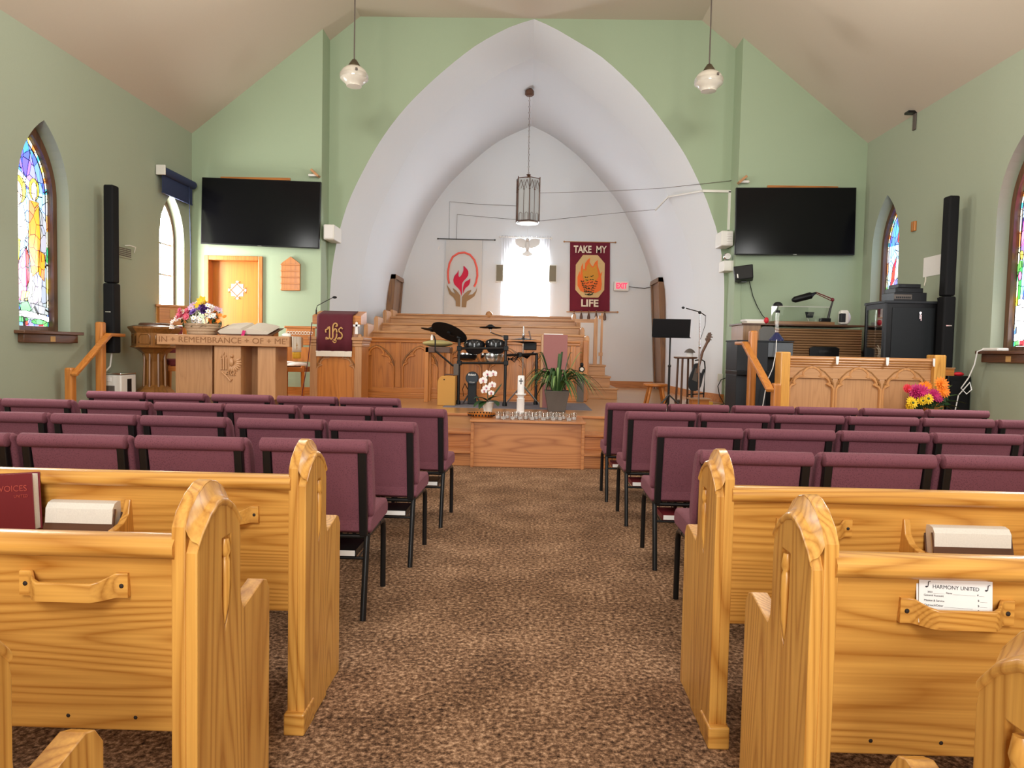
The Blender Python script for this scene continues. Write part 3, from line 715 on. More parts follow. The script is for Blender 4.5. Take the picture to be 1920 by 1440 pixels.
    return t
LAX, RAX = -.72, .63
YP = (2.31, 1.535, .73)
def hx(px, py, Y, ax): return atY(px, py, Y).x-ax
make_pew(-1, LAX, YP[0], 'front pine pew left of the aisle, books in its rack, behind the mauve chairs', holder=(hx(417, 962, 2.34, LAX), .725), rack=(hx(-190, 980, 2.34, LAX), hx(241, 970, 2.34, LAX)))
make_pew(-1, LAX, YP[1], 'middle pine pew left of the aisle with an empty bowed card holder', holder=(hx(145, 1104, 1.57, LAX), .745), rack=(hx(-620, 1100, 1.57, LAX), hx(-190, 1100, 1.57, LAX)))
make_pew(-1, LAX, YP[2], 'nearest pine pew left of the aisle, only its slanted arm tip showing')
make_pew(1, RAX, YP[0], 'front pine pew right of the aisle, one dark hymn book in its rack', holder=(hx(1525, 994, 2.34, RAX), .73), rack=(hx(1697, 1010, 2.34, RAX), hx(2120, 1010, 2.34, RAX)))
make_pew(1, RAX, YP[1], 'middle pine pew right of the aisle holding white donation slips', holder=(hx(1787, 1168, 1.57, RAX), .738), rack=(hx(2120, 1100, 1.57, RAX), hx(2600, 1100, 1.57, RAX)))
make_pew(1, RAX, YP[2], 'nearest pine pew right of the aisle, cut by the right picture edge')

# books in the pew racks
def book(name, label, loc, rot, w, h, th, cover, group=None, fan=False):
    """upright book: cover faces -y, spine at its left"""
    t = thing(name, label, 'book', loc); t.rotation_euler = rot
    t.matrix_basis = Matrix.Translation(loc) @ Euler(rot).to_matrix().to_4x4()
    m = MB(); m.box(0, w, 0, .003, 0, h); m.box(0, w, th-.003, th, 0, h); m.box(-.003, .001, 0, th, 0, h); m.build('cover', cover, t, smooth=0, bevel=.0012)
    m = MB()
    if fan:
        m.prism([(.0, .003), (w*.97, -.004), (w*.985, th*.45), (w*1.0, th+.018), (.0, th-.003)], 'z', .004, h-.004)
    else: m.box(.001, w-.006, .003, th-.003, .004, h-.004)
    m.build('pages', M['pages'], t, smooth=0)
    return t
yb = YP[0]+pew_back_y(.67)-.012
pa = atY(-6, 985, yb-.05)
b = book('hymn_book', 'maroon hymn book standing upright in the front left pew rack', (pa.x, yb-.100, .668), (math.radians(-2), math.radians(-4), 0), .165, .188, .038, M['maroonbk'])
text('lettering', 'VOICES', .028, b.matrix_basis @ Vector((.100, -.001, .140)), plain('faded_gold', rgb(160, 66, 56), .5), b, rot=(PI/2+math.radians(-2), math.radians(-4), 0), extrude=.0006)
text('lettering', 'UNITED', .013, b.matrix_basis @ Vector((.125, -.001, .115)), bpy.data.materials['faded_gold'], b, rot=(PI/2+math.radians(-2), math.radians(-4), 0), extrude=.0006)
pb = atY(90, 985, yb-.07)
def lying(label, px0, px1, Y, zt):
    """book resting spine down along the rack, fore edge of splayed white pages up"""
    x0, x1 = atY(px0, 980, Y).x, atY(px1, 980, Y).x
    t = thing('hymn_book', label, 'book', (x0, Y, .668))
    h = zt-.668
    m = MB(); T = Matrix.Rotation(math.radians(-14), 4, 'X')
    m.box(0, x1-x0-.02, -.012, -.008, 0, h*.72, T); m.box(0.0, x1-x0-.01, .034, .038, 0, h*.95, T); m.box(0, x1-x0-.02, -.012, .038, -.002, .003, T)
    m.build('cover', M['darkX'], t, smooth=0)
    m = MB(); L = x1-x0
    prof = [(-.008, .004), (-.020, h*.70), (-.012, h*.88), (.005, h*.97), (.030, h*1.0), (.034, .004)]
    m.prism(prof, 'x', .004, L-.026, T); m.build('pages', M['pages'], t, smooth=30)
    return t
lying('dark hymn book lying with white pages up beside the maroon book, front left pew', 84, 226, YP[0]-.015, .775)
lying('dark hymn book lying with white pages up in the front right pew rack', 1750, 1912, YP[0]-.015, .765)
# donation slips in the middle right pew's card holder
ys = YP[1]+pew_back_y(.77)-.03
t = thing('donation_slip', 'white printed donation slip in the middle right pew card holder', 'paper', (atY(1792, 1150, ys).x, ys, .735), 0, None)
T0 = Matrix.Rotation(math.radians(2.5), 4, 'Y') @ Matrix.Rotation(math.radians(-8), 4, 'X')
m = MB(); m.box(-.080, .080, 0, .0009, -.015, .083, T0); m.build('sheet', M['paper'], t, smooth=0)
for bd, sz, x, z in (('HARMONY UNITED', .0115, .0, .064), ('General Account', .0062, -.048, .045), ('Mission & Service', .0062, -.047, .034), ('Outreach/Other ____________________', .0062, -.016, .024), ('MEMORIAL for __________________', .0062, -.020, .013), ('2023 _________  Name __________________  # ____', .0055, .0, .052), ('$ _____', .0062, .058, .040), ('$ _____', .0062, .058, .029), ('$ _____', .0062, .058, .018), ('$ _____', .0062, .058, .008)):
    p = t.matrix_basis @ T0 @ Vector((x, -.0006, z))
    text('printed_line', bd, sz, p, M['ink'], t, rot=(PI/2-math.radians(8), math.radians(2.5), 0), extrude=.0001)
m = MB()
for x in (-.064, .066):
    c0 = T0 @ Vector((x, -.0006, .063)); m.ball(c0, (.003, .0006, .002), 8, 4); m.tube([c0+Vector((.003, 0, 0)), c0+Vector((.004, 0, .011)), c0+Vector((.008, 0, .012))], .0007, 5)
m.build('music_note', M['ink'], t)
t = thing('donation_slip', 'second white slip, mostly hidden behind the printed donation slip', 'paper', (atY(1792, 1150, ys).x, ys+.004, .735))
m = MB(); m.box(-.082, .074, 0, .0009, -.015, .088, Matrix.Rotation(math.radians(1.2), 4, 'Y') @ Matrix.Rotation(math.radians(-8), 4, 'X')); m.build('sheet', M['paper'], t, smooth=0)

# ------------------------------------------------------------ stacking chairs with mauve upholstery
def make_chair():
    t = thing('upholstered_chair', 'x', 'chair', (0, 0, 0))
    m = MB(); m.prism([(-.20, .415), (-.185, .475), (-.10, .492), (.10, .497), (.235, .49), (.268, .465), (.272, .42), (.25, .398), (-.15, .395)], 'x', -.255, .255)
    m.build('seat_cushion', M['mauve'], t, smooth=60, bevel=.018, seg=3)
    m = MB()
    m.prism([(-.178, .505), (-.150, .47), (-.115, .50), (-.098, .56), (-.150, .80), (-.185, .845), (-.225, .866), (-.262, .850), (-.232, .80), (-.185, .56)], 'x', -.262, .262)
    m.build('backrest', M['mauve'], t, smooth=60, bevel=.016, seg=3)
    m = MB(); m.prism([(-.190, .415), (-.180, .415), (-.245, .82), (-.262, .82)], 'x', -.203, .203); m.build('back_panel', M['mauve'], t, smooth=0, bevel=.006)
    m = MB(); m.tube([(-.252, -.258, .834), (-.247, -.258, .834), (.247, -.258, .834), (.252, -.258, .834)], [.024, .033, .033, .024], 14); m.build('top_roll', M['mauve'], t, smooth=60)
    m = MB(); m.box(-.203, .203, -.200, -.184, .415, .470); m.build('kick_panel', M['mauve'], t, smooth=0, bevel=.005)
    for s in (-1, 1):
        m = MB(); m.prism([(-.215, .395), (-.180, .395), (-.238, .82), (-.270, .82)], 'x', min(s*.205, s*.243), max(s*.205, s*.243)); m.build('back_post', M['blackm'], t, smooth=0, bevel=.006)
        xx = s*.235
        m = MB(); m.tube([(xx, -.17, .395), (xx, -.185, .34), (xx, -.225, .14), (xx, -.25, .0)], .0150, 8); m.build('leg', M['blackm'], t, smooth=50)
        m = MB(); m.tube([(xx, .10, .385), (xx, .19, .380), (xx, .225, .362), (xx, .238, .325), (xx, .243, .2), (xx, .245, .0)], .0150, 8); m.build('leg', M['blackm'], t, smooth=50)
    m = MB()
    for s in (-1, 1): m.tube([(s*.235, -.185, .388), (s*.235, .14, .384)], .0125, 8)
    m.tube([(-.235, .12, .384), (.235, .12, .384)], .0125, 8); m.tube([(-.235, -.17, .384), (.235, -.17, .384)], .0125, 8)
    m.build('seat_frame', M['blackm'], t, smooth=50)
    m = MB()
    m.tube([(-.225, -.196, .285), (.225, -.196, .285)], .008, 8)
    for i in range(5): x = -.16+.08*i; m.tube([(x, -.196, .287), (x, .08, .30), (x, .10, .375)], .003, 5)
    for s in (-1, 1): m.tube([(s*.2, -.196, .287), (s*.2, -.05, .295), (s*.22, -.03, .378)], .003, 5)
    m.build('book_rack', M['blackm'], t, smooth=50)
    return t
chair0 = make_chair(); first = [True]
def chair(x, y, rz, label, group):
    if first[0]:
        first[0] = False; chair0.location = (x, y, 0); chair0.rotation_euler = (0, 0, rz); chair0['label'] = label; chair0['group'] = group
        return chair0
    return dup(chair0, (x, y, 0), rz, label, group)
ORD = ('at the aisle', 'second from the aisle', 'third from the aisle', 'fourth from the aisle', 'fifth from the aisle', 'sixth from the aisle', 'seventh from the aisle')
ROWN = ('row nearest the stage', 'second row from the stage', 'third row from the stage', 'row just before the pews')
rowsL = [([-1.344, -1.889, -2.468, -3.044, -3.582], 6.05, 6.12), ([-.822, -1.364, -1.929, -2.459, -3.028, -3.610, -4.17], 5.09, 5.17), ([-.894, -1.450, -2.030, -2.577, -3.135], 4.14, 4.19), ([-.99, -1.565, -2.105, -2.655], 3.29, 3.23)]
rowsR = [([.957, 1.490, 2.05, 2.595, 3.155, 3.715], 6.11, 6.15), ([1.006, 1.551, 2.09, 2.63, 3.175, 3.72], 5.27, 5.25), ([1.032, 1.572, 2.12, 2.662, 3.20], 4.20, 4.22), ([1.052, 1.605, 2.15], 3.22, 3.25)]
bk_i = 0
for side, rows in (('left', rowsL), ('right', rowsR)):
    for r, (xs_, ya, yb_) in enumerate(rows):
        for i, x in enumerate(xs_):
            f = i/max(1, len(xs_)-1); y = ya+(yb_-ya)*f+.258
            rz = random.uniform(-.012, .012)
            if side == 'left' and r == 1 and i == 0: rz = -.05
            if side == 'left' and r == 2 and i == 0: rz = -.03
            chair(x, y, rz, 'mauve upholstered chair, %s block, %s, %s' % (side, ROWN[r], ORD[i]), 'mauve chairs left of the aisle' if side == 'left' else 'mauve chairs right of the aisle')
            if (side, r, i) in (('left', 3, 0), ('left', 2, 0), ('left', 1, 0), ('right', 2, 0), ('right', 1, 0), ('right', 0, 0)):
                lb = 'book lying on the wire rack under the %s aisle chair, %s' % (side, ROWN[r])
                dx = .02 if side == 'left' else -.19
                t = thing('hymn_book', lb, 'book', (x+dx, y-.21, .296), 0, 'books under the aisle chairs')
                m = MB(); m.box(0, .17, .002, .215, 0, .003); m.box(0, .17, .002, .215, .029, .032); m.box(-.002 if side == 'right' else .169, .001 if side == 'right' else .172, .002, .215, 0, .032)
                m.build('cover', M['maroonbk'] if side == 'right' else M['blackm'], t, smooth=0)
                m = MB(); m.box(.002, .167, .0, .213, .003, .029); m.build('pages', M['paper'], t, smooth=0)
# ------------------------------------------------------------ shared joinery
CUSP = [(0, 1), (.17, .95), (.31, .84), (.40, .70), (.41, .58), (.33, .50), (.40, .49), (.56, .485), (.70, .40), (.79, .27), (.81, .13), (.73, .05), (.80, .03), (.92, -.04), (1.0, -.2)]
def tracery(m, xc, zs, hw, h, y, drop, r=.012):
    R = [(u*hw, zs+v*h) for u, v in CUSP] + [(hw, zs-drop)]
    m.tube([(xc-u, y, z) for u, z in R[::-1]] + [(xc+u, y, z) for u, z in R[1:]], r, 6)
    for s in (-1, 1):
        for a, b, c_ in (((.42, .56), (.62, .72), (.50, .50)), ((.80, .12), (.95, .22), (.86, .06))):
            m.prism([(xc+s*p[0]*hw, zs+p[1]*h) for p in (a, b, c_)], 'y', y-.006, y+.012)
    m.mi = 1  # outer arch line in darker wood: edge shade put into the colour
    m.tube([(xc+s*u*hw, y, zs+v*h) for s, u, v in ((-1, 1.0, -.2), (-1, .97, .12), (-1, .82, .42), (-1, .55, .76), (-1, .2, .99), (1, 0, 1.06), (1, .2, .99), (1, .55, .76), (1, .82, .42), (1, .97, .12), (1, 1.0, -.2))], r*.8, 6)
# ------------------------------------------------------------ screens, ledges and boards on the screen walls
def tv(name, label, x0, x1, z0, z1, roll):
    t = thing(name, label, 'television', ((x0+x1)/2, YC-.10, (z0+z1)/2)); T = Matrix.Rotation(roll, 4, 'Y'); w, h = (x1-x0)/2, (z1-z0)/2
    MB().box(-w, w, -.03, .02, -h, h, T).build('bezel', M['black'], t, smooth=0, bevel=.004)
    MB().box(-w+.012, w-.012, -.032, -.029, -h+.016, h-.012, T).build('screen', M['screen'], t, smooth=0)
    MB().box(-.35, .35, .02, .095, -.25, .25, T).build('wall_mount', M['blackm'], t, smooth=0)
    MB().box(-.03, .03, -.033, -.028, -h+.003, -h+.009, T).build('badge', M['chrome'], t, smooth=0)
    return t
tv('television', 'large black television left of the arch, above the orange door', -4.985, -3.175, 2.795, 3.795, math.radians(1.3))
tv('television', 'large black television right of the arch, above the organ', 3.075, 4.85, 2.81, 3.805, math.radians(-.9))
for x0, x1, z, lb in ((atY(415, 333, YC).x, atY(545, 336, YC).x, 3.83, 'thin brown board on the wall above the left television'), (atY(1438, 350, YC).x, atY(1570, 351, YC).x, 3.835, 'thin brown board on the wall above the right television')):
    tag(MB().box(x0, x1, YC-.035, YC, z-.02, z+.02).build('wall_board', M['redX'], smooth=0, bevel=.004), lb, 'board')
for px, py, s, lb in ((591, 325, 1, 'small tilted wooden bracket with white lamp above the left television'), (1392, 337, -1, 'small tilted wooden bracket with white lamp above the right television')):
    c = atY(px, py, YC-.06); t = thing('picture_light', lb, 'light', (c.x, YC, c.z))
    m = MB(); T = Matrix.Rotation(s*math.radians(42), 4, 'Y'); m.box(-.075, .075, -.11, 0, -.018, .018, T); m.build('bracket', M['tanX'], t, smooth=0, bevel=.004)
    m = MB(); m.tube([(-s*.10, -.07, -.03), (-s*.09, -.07, -.03), (s*.03, -.07, -.03), (s*.04, -.07, -.03)], [.012, .02, .02, .012], 10); m.build('tube_lamp', M['whitep'], t)
# hymn board
c = atY(545, 545, YC-.02); t = thing('hymn_board', 'wooden hymn number board with pointed top right of the orange door', 'hymn board', (c.x, YC, c.z))
w, h = .145, .52
MB().prism([(-w, 0), (w, 0), (w, h-.11), (w-.02, h-.09), (0, h), (-w+.02, h-.09), (-w, h-.11)], 'y', -.035, 0).build('back_board', M['redZ'], t, smooth=0, bevel=.004)
for k in range(5): MB().box(-w-.004, w+.004, -.05, -.034, .005+k*.095, .022+k*.095).build('slip_rail', M['redX'], t, smooth=0, bevel=.003)
# roller blind over the small left window
t = thing('roller_blind', 'navy blue roller blind rolled up above the bright left window', 'blind', (XL, 10.28, 3.6))
m = MB(); m.tube([(XL+.075, 9.84, 3.69), (XL+.075, 10.78, 3.69)], .062, 14); m.build('cassette', M['navy'], t, world=True)
m = MB(); m.box(XL+.012, XL+.14, 9.815, 9.845, 3.62, 3.755); m.build('end_cap', M['whitep'], t, smooth=0, bevel=.006, world=True)
m = MB(); m.box(XL+.070, XL+.078, 9.87, 10.75, 3.40, 3.66); m.build('blind_cloth', M['navy'], t, smooth=0, world=True)
m = MB(); m.box(XL+.064, XL+.084, 9.87, 10.75, 3.385, 3.402); m.build('bottom_bar', M['navy'], t, smooth=0, world=True)
m = MB(); m.tube([(XL+.10, 10.60, 3.64), (XL+.12, 10.61, 2.7), (XL+.10, 10.62, 1.75)], .006, 6); m.build('pull_cord', M['navy'], t, world=True)
# vent on the left wall
p0, p1 = atX(219, 461, XL), atX(246, 484, XL); c = (p0+p1)/2
t = thing('wall_vent', 'small pale wall vent with louvres beside the left column speaker', 'vent', (XL, c.y, c.z))
MB().box(0, .012, -.16, .16, -.075, .075).build('frame', M['wallside'], t, smooth=0, bevel=.003)
for k in range(2):
    m = MB(); 
    for q in range(5): m.box(.012, .016, -.14+.145*k, -.01+.145*k, -.055+q*.023, -.042+q*.023)
    m.build('louvre', M['pot'], t, smooth=0)
m = MB(); m.tube([(.02, -.02, .08), (.06, .02, .09), (.06, .16, .085), (.02, .2, .02)], .006, 6); m.build('bracket', M['whitep'], t)
# tall column speakers on both side walls
def column_speaker(label, x, y, z0, z1, side):
    t = thing('column_speaker', label, 'speaker', (x, y, z0)); h = z1-z0; zm = h*.42
    MB().box(-.068, .068, -.075, .075, 0, zm-.004).build('lower_column', M['grill'], t, smooth=0, bevel=.02, seg=3)
    MB().box(-.060, .060, -.068, .068, zm, h).build('upper_column', M['grill'], t, smooth=0, bevel=.02, seg=3)
    MB().box(-.035, .03, -.078, -.074, zm*.58, zm*.58+.012).build('badge', M['chrome'], t, smooth=0)
    return t
column_speaker('tall slim black column speaker on the left wall above the handrail', -5.0, 8.46, 1.163, 3.16, -1)
column_speaker('tall slim black column speaker on the right wall beside the black rack', 4.83, 8.33, 1.20, 3.165, 1)
m = MB(); m.tube([(-5.03, 8.5, 1.16), (-5.05, 8.5, 1.0), (-5.06, 8.42, .94)], .010, 6); tag(m.build('speaker_cable', M['whitep']), 'pale cable hanging below the left column speaker', 'cable')
# ------------------------------------------------------------ handrails
def handrail(label, xw, pl, pu, zl, zu, dx, base_l, base_u):
    """lower post at y=PL, upper post at y=PU, top of rail ZL to ZU"""
    t = thing('handrail', label, 'handrail', (xw, pl, 0))
    for y, zt, b in ((pl, zl+.02, base_l), (pu, zu+.13, base_u)): MB().box(xw-.045, xw+.045, y-.045, y+.045, b, zt).build('post', M['redZ'], t, smooth=0, bevel=.02, seg=3, world=True)
    x0, x1 = sorted((xw+dx*.05, xw+dx*.13))
    m = MB(); y0, y1 = pl-.10, pu+.02
    m.prism([(y0, zl-.04), (y0+.02, zl-.075), (y1, zu-.04), (y1+.28, zu-.04), (y1+.28, zu), (y1-.02, zu), (y0+.10, zl+.02)], 'x', x0, x1); m.build('rail', M['redY'], t, smooth=0, bevel=.01, world=True)
    for y, z in ((pl, zl-.03), (pu, zu-.06)):
        m = MB(); m.tube([(xw+dx*.04, y, z-.03), (xw+dx*.09, y, z-.02)], .012, 8); m.build('bracket', M['blackm'], t, world=True)
    return t
handrail('oak handrail on two posts beside the left wall', -5.03, 7.72, 8.28, .985, 1.40, 1, 0, ZS)
handrail('oak handrail on two posts right of the stage steps', 2.68, 7.66, 8.50, .985, 1.46, -1, ZS, ZS)
# ------------------------------------------------------------ air purifier and font
t = thing('air_purifier', 'white box shaped air purifier on the stage below the left column speaker', 'air purifier', (-5.02, 8.6, ZS))
MB().box(-.15, .14, -.16, .17, 0, .36).build('body', M['whitep'], t, smooth=0, bevel=.015)
MB().box(-.152, .142, -.162, .172, .36, .385).build('lid', M['chrome'], t, smooth=0, bevel=.01)
MB().box(-.11, .06, -.164, -.158, .06, .23).build('grille', M['pot'], t, smooth=0)
MB().box(-.08, .02, -.166, -.158, .28, .33).build('handle', M['paper'], t, smooth=0, bevel=.004)
MB().box(.139, .1435, -.03, .06, .14, .31).build('side_slot', M['black'], t, smooth=0)
fx, fy = -4.79, 9.05
t = thing('baptismal_font', 'octagonal oak baptismal font left of the communion table', 'font', (fx, fy, ZS), PI/8)
MB().lathe([(.30, 0), (.30, .06), (.26, .09), (.20, .16), (.13, .22)], n=8).build('base', M['brnZ'], t, smooth=0)
m = MB().lathe([(.125, .2), (.12, .52), (.15, .62), (.22, .68)], n=8)
for k in range(8): a = PI/8+k*PI/4; m.tube([(math.cos(a)*.135, math.sin(a)*.135, .15), (math.cos(a)*.125, math.sin(a)*.125, .62)], .016, 6)
m.build('stem', M['brnZ'], t, smooth=0)
m = MB().lathe([(.20, .67), (.29, .70), (.27, .72), (.27, .88), (.30, .92), (.315, .94), (.315, .96)], n=8); bo = m.build('bowl', M['brnZ'], t, smooth=0)
for k in range(8):
    a = k*PI/4+PI/8; T = Matrix.Rotation(a, 4, 'Z'); m = MB(); r = .27*math.cos(PI/8)+.003
    m.tube([T @ Vector((r, u, v)) for u, v in ((-.07, .745), (.07, .745), (.07, .84), (.045, .865), (-.045, .865), (-.07, .84))], .008, 6, closed=True); m.build('carved_panel', M['brnZ'], bo)
MB().lathe([(.30, .96), (.25, .975), (.19, .98), (.19, .995), (.17, 1.01), (.0, 1.012)], n=24).build('lid', M['darkX'], t, smooth=40)
# ------------------------------------------------------------ communion table and what lies on it
TY, TX0, TX1, TZ = 8.43, atY(293.6, 635, 8.43).x, atY(542.5, 640, 8.43).x, 1.405
t = thing('communion_table', 'pale oak communion table carved IN REMEMBRANCE OF ME', 'table', ((TX0+TX1)/2, TY+.35, ZS))
ta = MB().box(TX0, TX1, TY, TY+.53, TZ-.125, TZ).build('tabletop', M['tanX'], t, smooth=0, bevel=.006, world=True)
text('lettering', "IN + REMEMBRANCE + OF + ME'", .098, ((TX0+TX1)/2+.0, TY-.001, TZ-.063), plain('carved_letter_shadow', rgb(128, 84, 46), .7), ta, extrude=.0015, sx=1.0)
o = bpy.data.objects['lettering'] if 'lettering' in bpy.data.objects else None
def fit_width(o, w):
    xs = [v.co.x for v in o.data.vertices]; c = (max(xs)+min(xs))/2; k = w/(max(xs)-min(xs))
    for v in o.data.vertices: v.co.x = c+(v.co.x-c)*k
fit_width([c_ for c_ in ta.children][0], (TX1-TX0)*.965)
def bxp(pa, pb, y0, y1, z0, z1, name, mat):
    return MB().box(atY(pa, 690, y0).x, atY(pb, 690, y0).x, y0, y1, z0, z1).build(name, mat, t, smooth=0, bevel=.005, world=True)
bxp(329, 398, TY+.22, TY+.48, ZS+.10, TZ-.125, 'side_panel', M['tanZ']); bxp(483, 516.5, TY+.06, TY+.48, ZS+.10, TZ-.125, 'side_panel', M['tanZ'])
bxp(398, 484, TY+.40, TY+.46, ZS+.10, TZ-.125, 'back_panel', M['tanZ'])
cp = bxp(401.5, 451.5, TY+.05, TY+.40, ZS+.10, TZ-.125, 'center_pillar', M['tanZ'])
MB().box(TX0+.28, TX1-.22, TY+.10, TY+.46, ZS, ZS+.10).build('plinth', M['darkX'], t, smooth=0, world=True)
cc = atY(428, 690, TY+.05); y = TY+.045
m = MB()
for q, (dx, h0) in enumerate(((-.085, .13), (-.055, .16), (-.025, .14))): m.tube([(cc.x+dx, y, cc.z-.02), (cc.x+dx, y, cc.z-.02+h0)], .013, 8); m.ball((cc.x+dx, y, cc.z+h0+.015), (.009, .008, .022), 8, 6)
m.build('carved_candle', M['tanZ'], cp, world=True)
m = MB()
for k in range(9):
    a = -1.9+k*.30; c0 = Vector((cc.x+.045, y, cc.z+.06)); d = Vector((math.cos(a), 0, math.sin(a)))
    m.ball(c0+d*.075, (.045, .012, .016), 8, 6, Matrix.Rotation(-a, 4, 'Y'))
m.ball((cc.x+.04, y, cc.z+.07), (.03, .022, .055), 10, 8); m.ball((cc.x+.045, y, cc.z+.145), (.022, .018, .022), 10, 8)
m.tube([(cc.x-.08, y, cc.z-.05), (cc.x-.02, y, cc.z-.10), (cc.x+.03, y, cc.z-.16), (cc.x+.05, y, cc.z-.13)], [.012, .016, .012, .006], 8)
m.build('carved_dove', M['tanZ'], cp, world=True)
text('carved_letters', 'A\u03a9', .085, (cc.x+.03, y, cc.z-.06), M['tanZ'], cp, extrude=.012)
# altar cloth over the far edge and the right end of the table
t = thing('altar_cloth', 'white cloth with a yellow border hanging off the communion table', 'cloth', (TX1, TY+.4, TZ))
def hang(y0, y1, x, z0, z1, n=10, amp=.006): return [[(x+amp*math.sin(i*1.9+j*.3), y0+(y1-y0)*i/n, z0+(z1-z0)*j/3) for i in range(n+1)] for j in range(4)]
h_ = hang(TY+.06, TY+.40, TX1+.012, TZ+.004, TZ-.185); m = MB(); m.strip([[(TX1-.12, q[1], TZ+.005) for q in h_[0]]]+h_)
m.build('end_cloth', M['cream'], t, world=True, solid=.003)
m = MB(); m.strip([[(TX0+(TX1-TX0)*.35*i/14, TY+.545+.006*math.sin(i*1.7), z) for i in range(15)] for z in (TZ+.004, TZ-.1, TZ-.20)])
m.build('rear_cloth', M['cream'], t, world=True, solid=.003)
m = MB(); m.strip(hang(TY+.08, TY+.38, TX1+.012, TZ-.185, TZ-.265)); m.build('yellow_border', plain('yellow_cloth', rgb(214, 164, 40), .8), t, world=True, solid=.003)
m = MB(); m.strip([[(TX0+(TX1-TX0)*.35*i/14, TY+.545+.006*math.sin(i*1.7), z) for i in range(15)] for z in (TZ-.20, TZ-.29)])
m.build('yellow_border', bpy.data.materials['yellow_cloth'], t, world=True, solid=.003)
m = MB(); m.box(TX1+.019, TX1+.022, TY+.215, TY+.225, TZ-.15, TZ-.07); m.box(TX1+.019, TX1+.022, TY+.19, TY+.25, TZ-.105, TZ-.095); m.build('cross_stitch', M['gold'], t, smooth=0, world=True)
# flower basket
bc = atY(380, 626, TY+.28); t = thing('flower_basket', 'wicker basket of mixed spring flowers on the communion table', 'flower basket', (bc.x, TY+.28, TZ))
m = MB(); prof = []
for k in range(9):
    f = k/8; prof.append((.165+.07*f+(.004 if k % 2 else -.002), .004+.135*f))
prof += [(.225, .139), (.19, .06), (.15, .02)]
m.lathe(prof, n=36, sy=.72); m.build('wicker_basket', plain('pale_wicker', rgb(176, 150, 122), .8, noise=.3, scale=130, bump=.6), t, smooth=0)
m = MB(); m.tube([(.0, -.16, .12), (-.02, -.14, .25), (-.03, -.02, .33), (-.03, .10, .28), (-.02, .15, .13)], .008, 6); m.build('basket_handle', M['cream'], t)
def blossom(m, c, r, n, dirv, pet=.5, cup=.35):
    d = Vector(dirv).normalized(); a = d.cross(Vector((.2, .3, 1)).normalized()).normalized(); b = d.cross(a); c = Vector(c)
    for k in range(n):
        an = 2*PI*k/n; u = a*math.cos(an)+b*math.sin(an); v = d.cross(u)
        w = r*pet
        P = [c, c+u*r*.5+v*w*.5+d*r*cup*.3, c+u*r+d*r*cup, c+u*r*.5-v*w*.5+d*r*cup*.3]
        m.face(P)
FLW = {'w': M['petalw'], 'p': plain('pink_petal', rgb(226, 104, 128), .6), 'v': plain('purple_petal', rgb(112, 70, 160), .6), 'y': plain('yellow_petal', rgb(232, 190, 30), .6), 'l': plain('lilac_petal', rgb(206, 170, 200), .6),
       'm': plain('magenta_petal', rgb(176, 24, 92), .6), 'o': plain('orange_petal', rgb(238, 130, 30), .6), 'r': plain('red_petal', rgb(200, 30, 48), .6), 'yc': plain('flower_heart', rgb(214, 176, 60), .7)}
rnd = random.Random(3)
spots = [('y', .03, .30, 7, .055), ('v', .05, .19, 9, .055), ('p', -.15, .14, 8, .05), ('l', -.10, .24, 5, .04), ('w', -.20, .10, 6, .036), ('w', .20, .14, 8, .036), ('w', .0, .07, 6, .034), ('w', -.08, .25, 4, .034), ('w', .17, .22, 6, .034), ('o', .25, .12, 3, .03), ('w', -.26, .03, 4, .034), ('l', .24, .20, 3, .032)]
for kk, dx, dz, n, r in spots:
    for q in range(n):
        m = MB(); g = lambda s: rnd.gauss(0, s)
        c = (dx+g(.045), -.10+g(.06)-.05*(dz < .15), .12+dz*.95+g(.03)); rr = r*rnd.uniform(.8, 1.15)
        dv = (dx*1.5+g(.3), -1, .5+g(.3)); blossom(m, c, rr, 6 if kk in 'wyl' else 9, dv, .75, .3)
        if kk == 'p' or kk == 'v': blossom(m, Vector(c)+Vector(dv).normalized()*.012, rr*.6, 7, dv, .7, .6)
        fl = m.build('flower', FLW[kk], t, smooth=0, recalc=False)
        if kk in 'wl': m = MB(); m.ball(Vector(c)+Vector(dv).normalized()*rr*.12, rr*.22, 6, 4); m.build('flower_heart', FLW['yc'], fl)
m = MB()
for k in range(120):
    a = rnd.uniform(0, 2*PI); q = rnd.uniform(.05, .26); c = Vector((math.cos(a)*q, math.sin(a)*q*.6, rnd.uniform(.10, .33-.5*q*q)))
    u = Vector((rnd.gauss(0, 1), rnd.gauss(0, 1), rnd.gauss(.3, .6))).normalized()*.045; v = u.cross(Vector((0, 0, 1))).normalized()*.016
    m.face([c-u, c+v, c+u, c-v])
o = m.build('foliage', M['leafd'], t, smooth=0, recalc=False); o['kind'] = 'stuff'
# open bible
b0, b1 = atY(414, 622, TY+.3), atY(520, 626, TY+.3); t = thing('open_bible', 'large open bible with a red ribbon on the communion table', 'book', ((b0.x+b1.x)/2, TY+.3, TZ+.046)); w = (b1.x-b0.x)/2
T = Matrix.Rotation(math.radians(13), 4, 'X')
MB().prism([(-w, .035), (-w*.8, .0), (w*.85, .0), (w, .004), (w, .014), (w*.8, .012), (-w*.8, .012), (-w, .045)], 'y', -.19, .24, T).build('cover', M['darkX'], t, smooth=0)
for s in (-1, 1):
    P = [(0, .014), (0, .050), (s*w*.10, .078), (s*w*.30, .080), (s*w*.82, .062 if s < 0 else .048), (s*w*.90, .04 if s < 0 else .03), (s*w*.82, .014)]
    MB().prism(P, 'y', -.17, .22, T).build('pages', M.setdefault('bpages', plain('old_paper', rgb(196, 186, 172), .85, noise=.1, scale=200)), t, smooth=30)
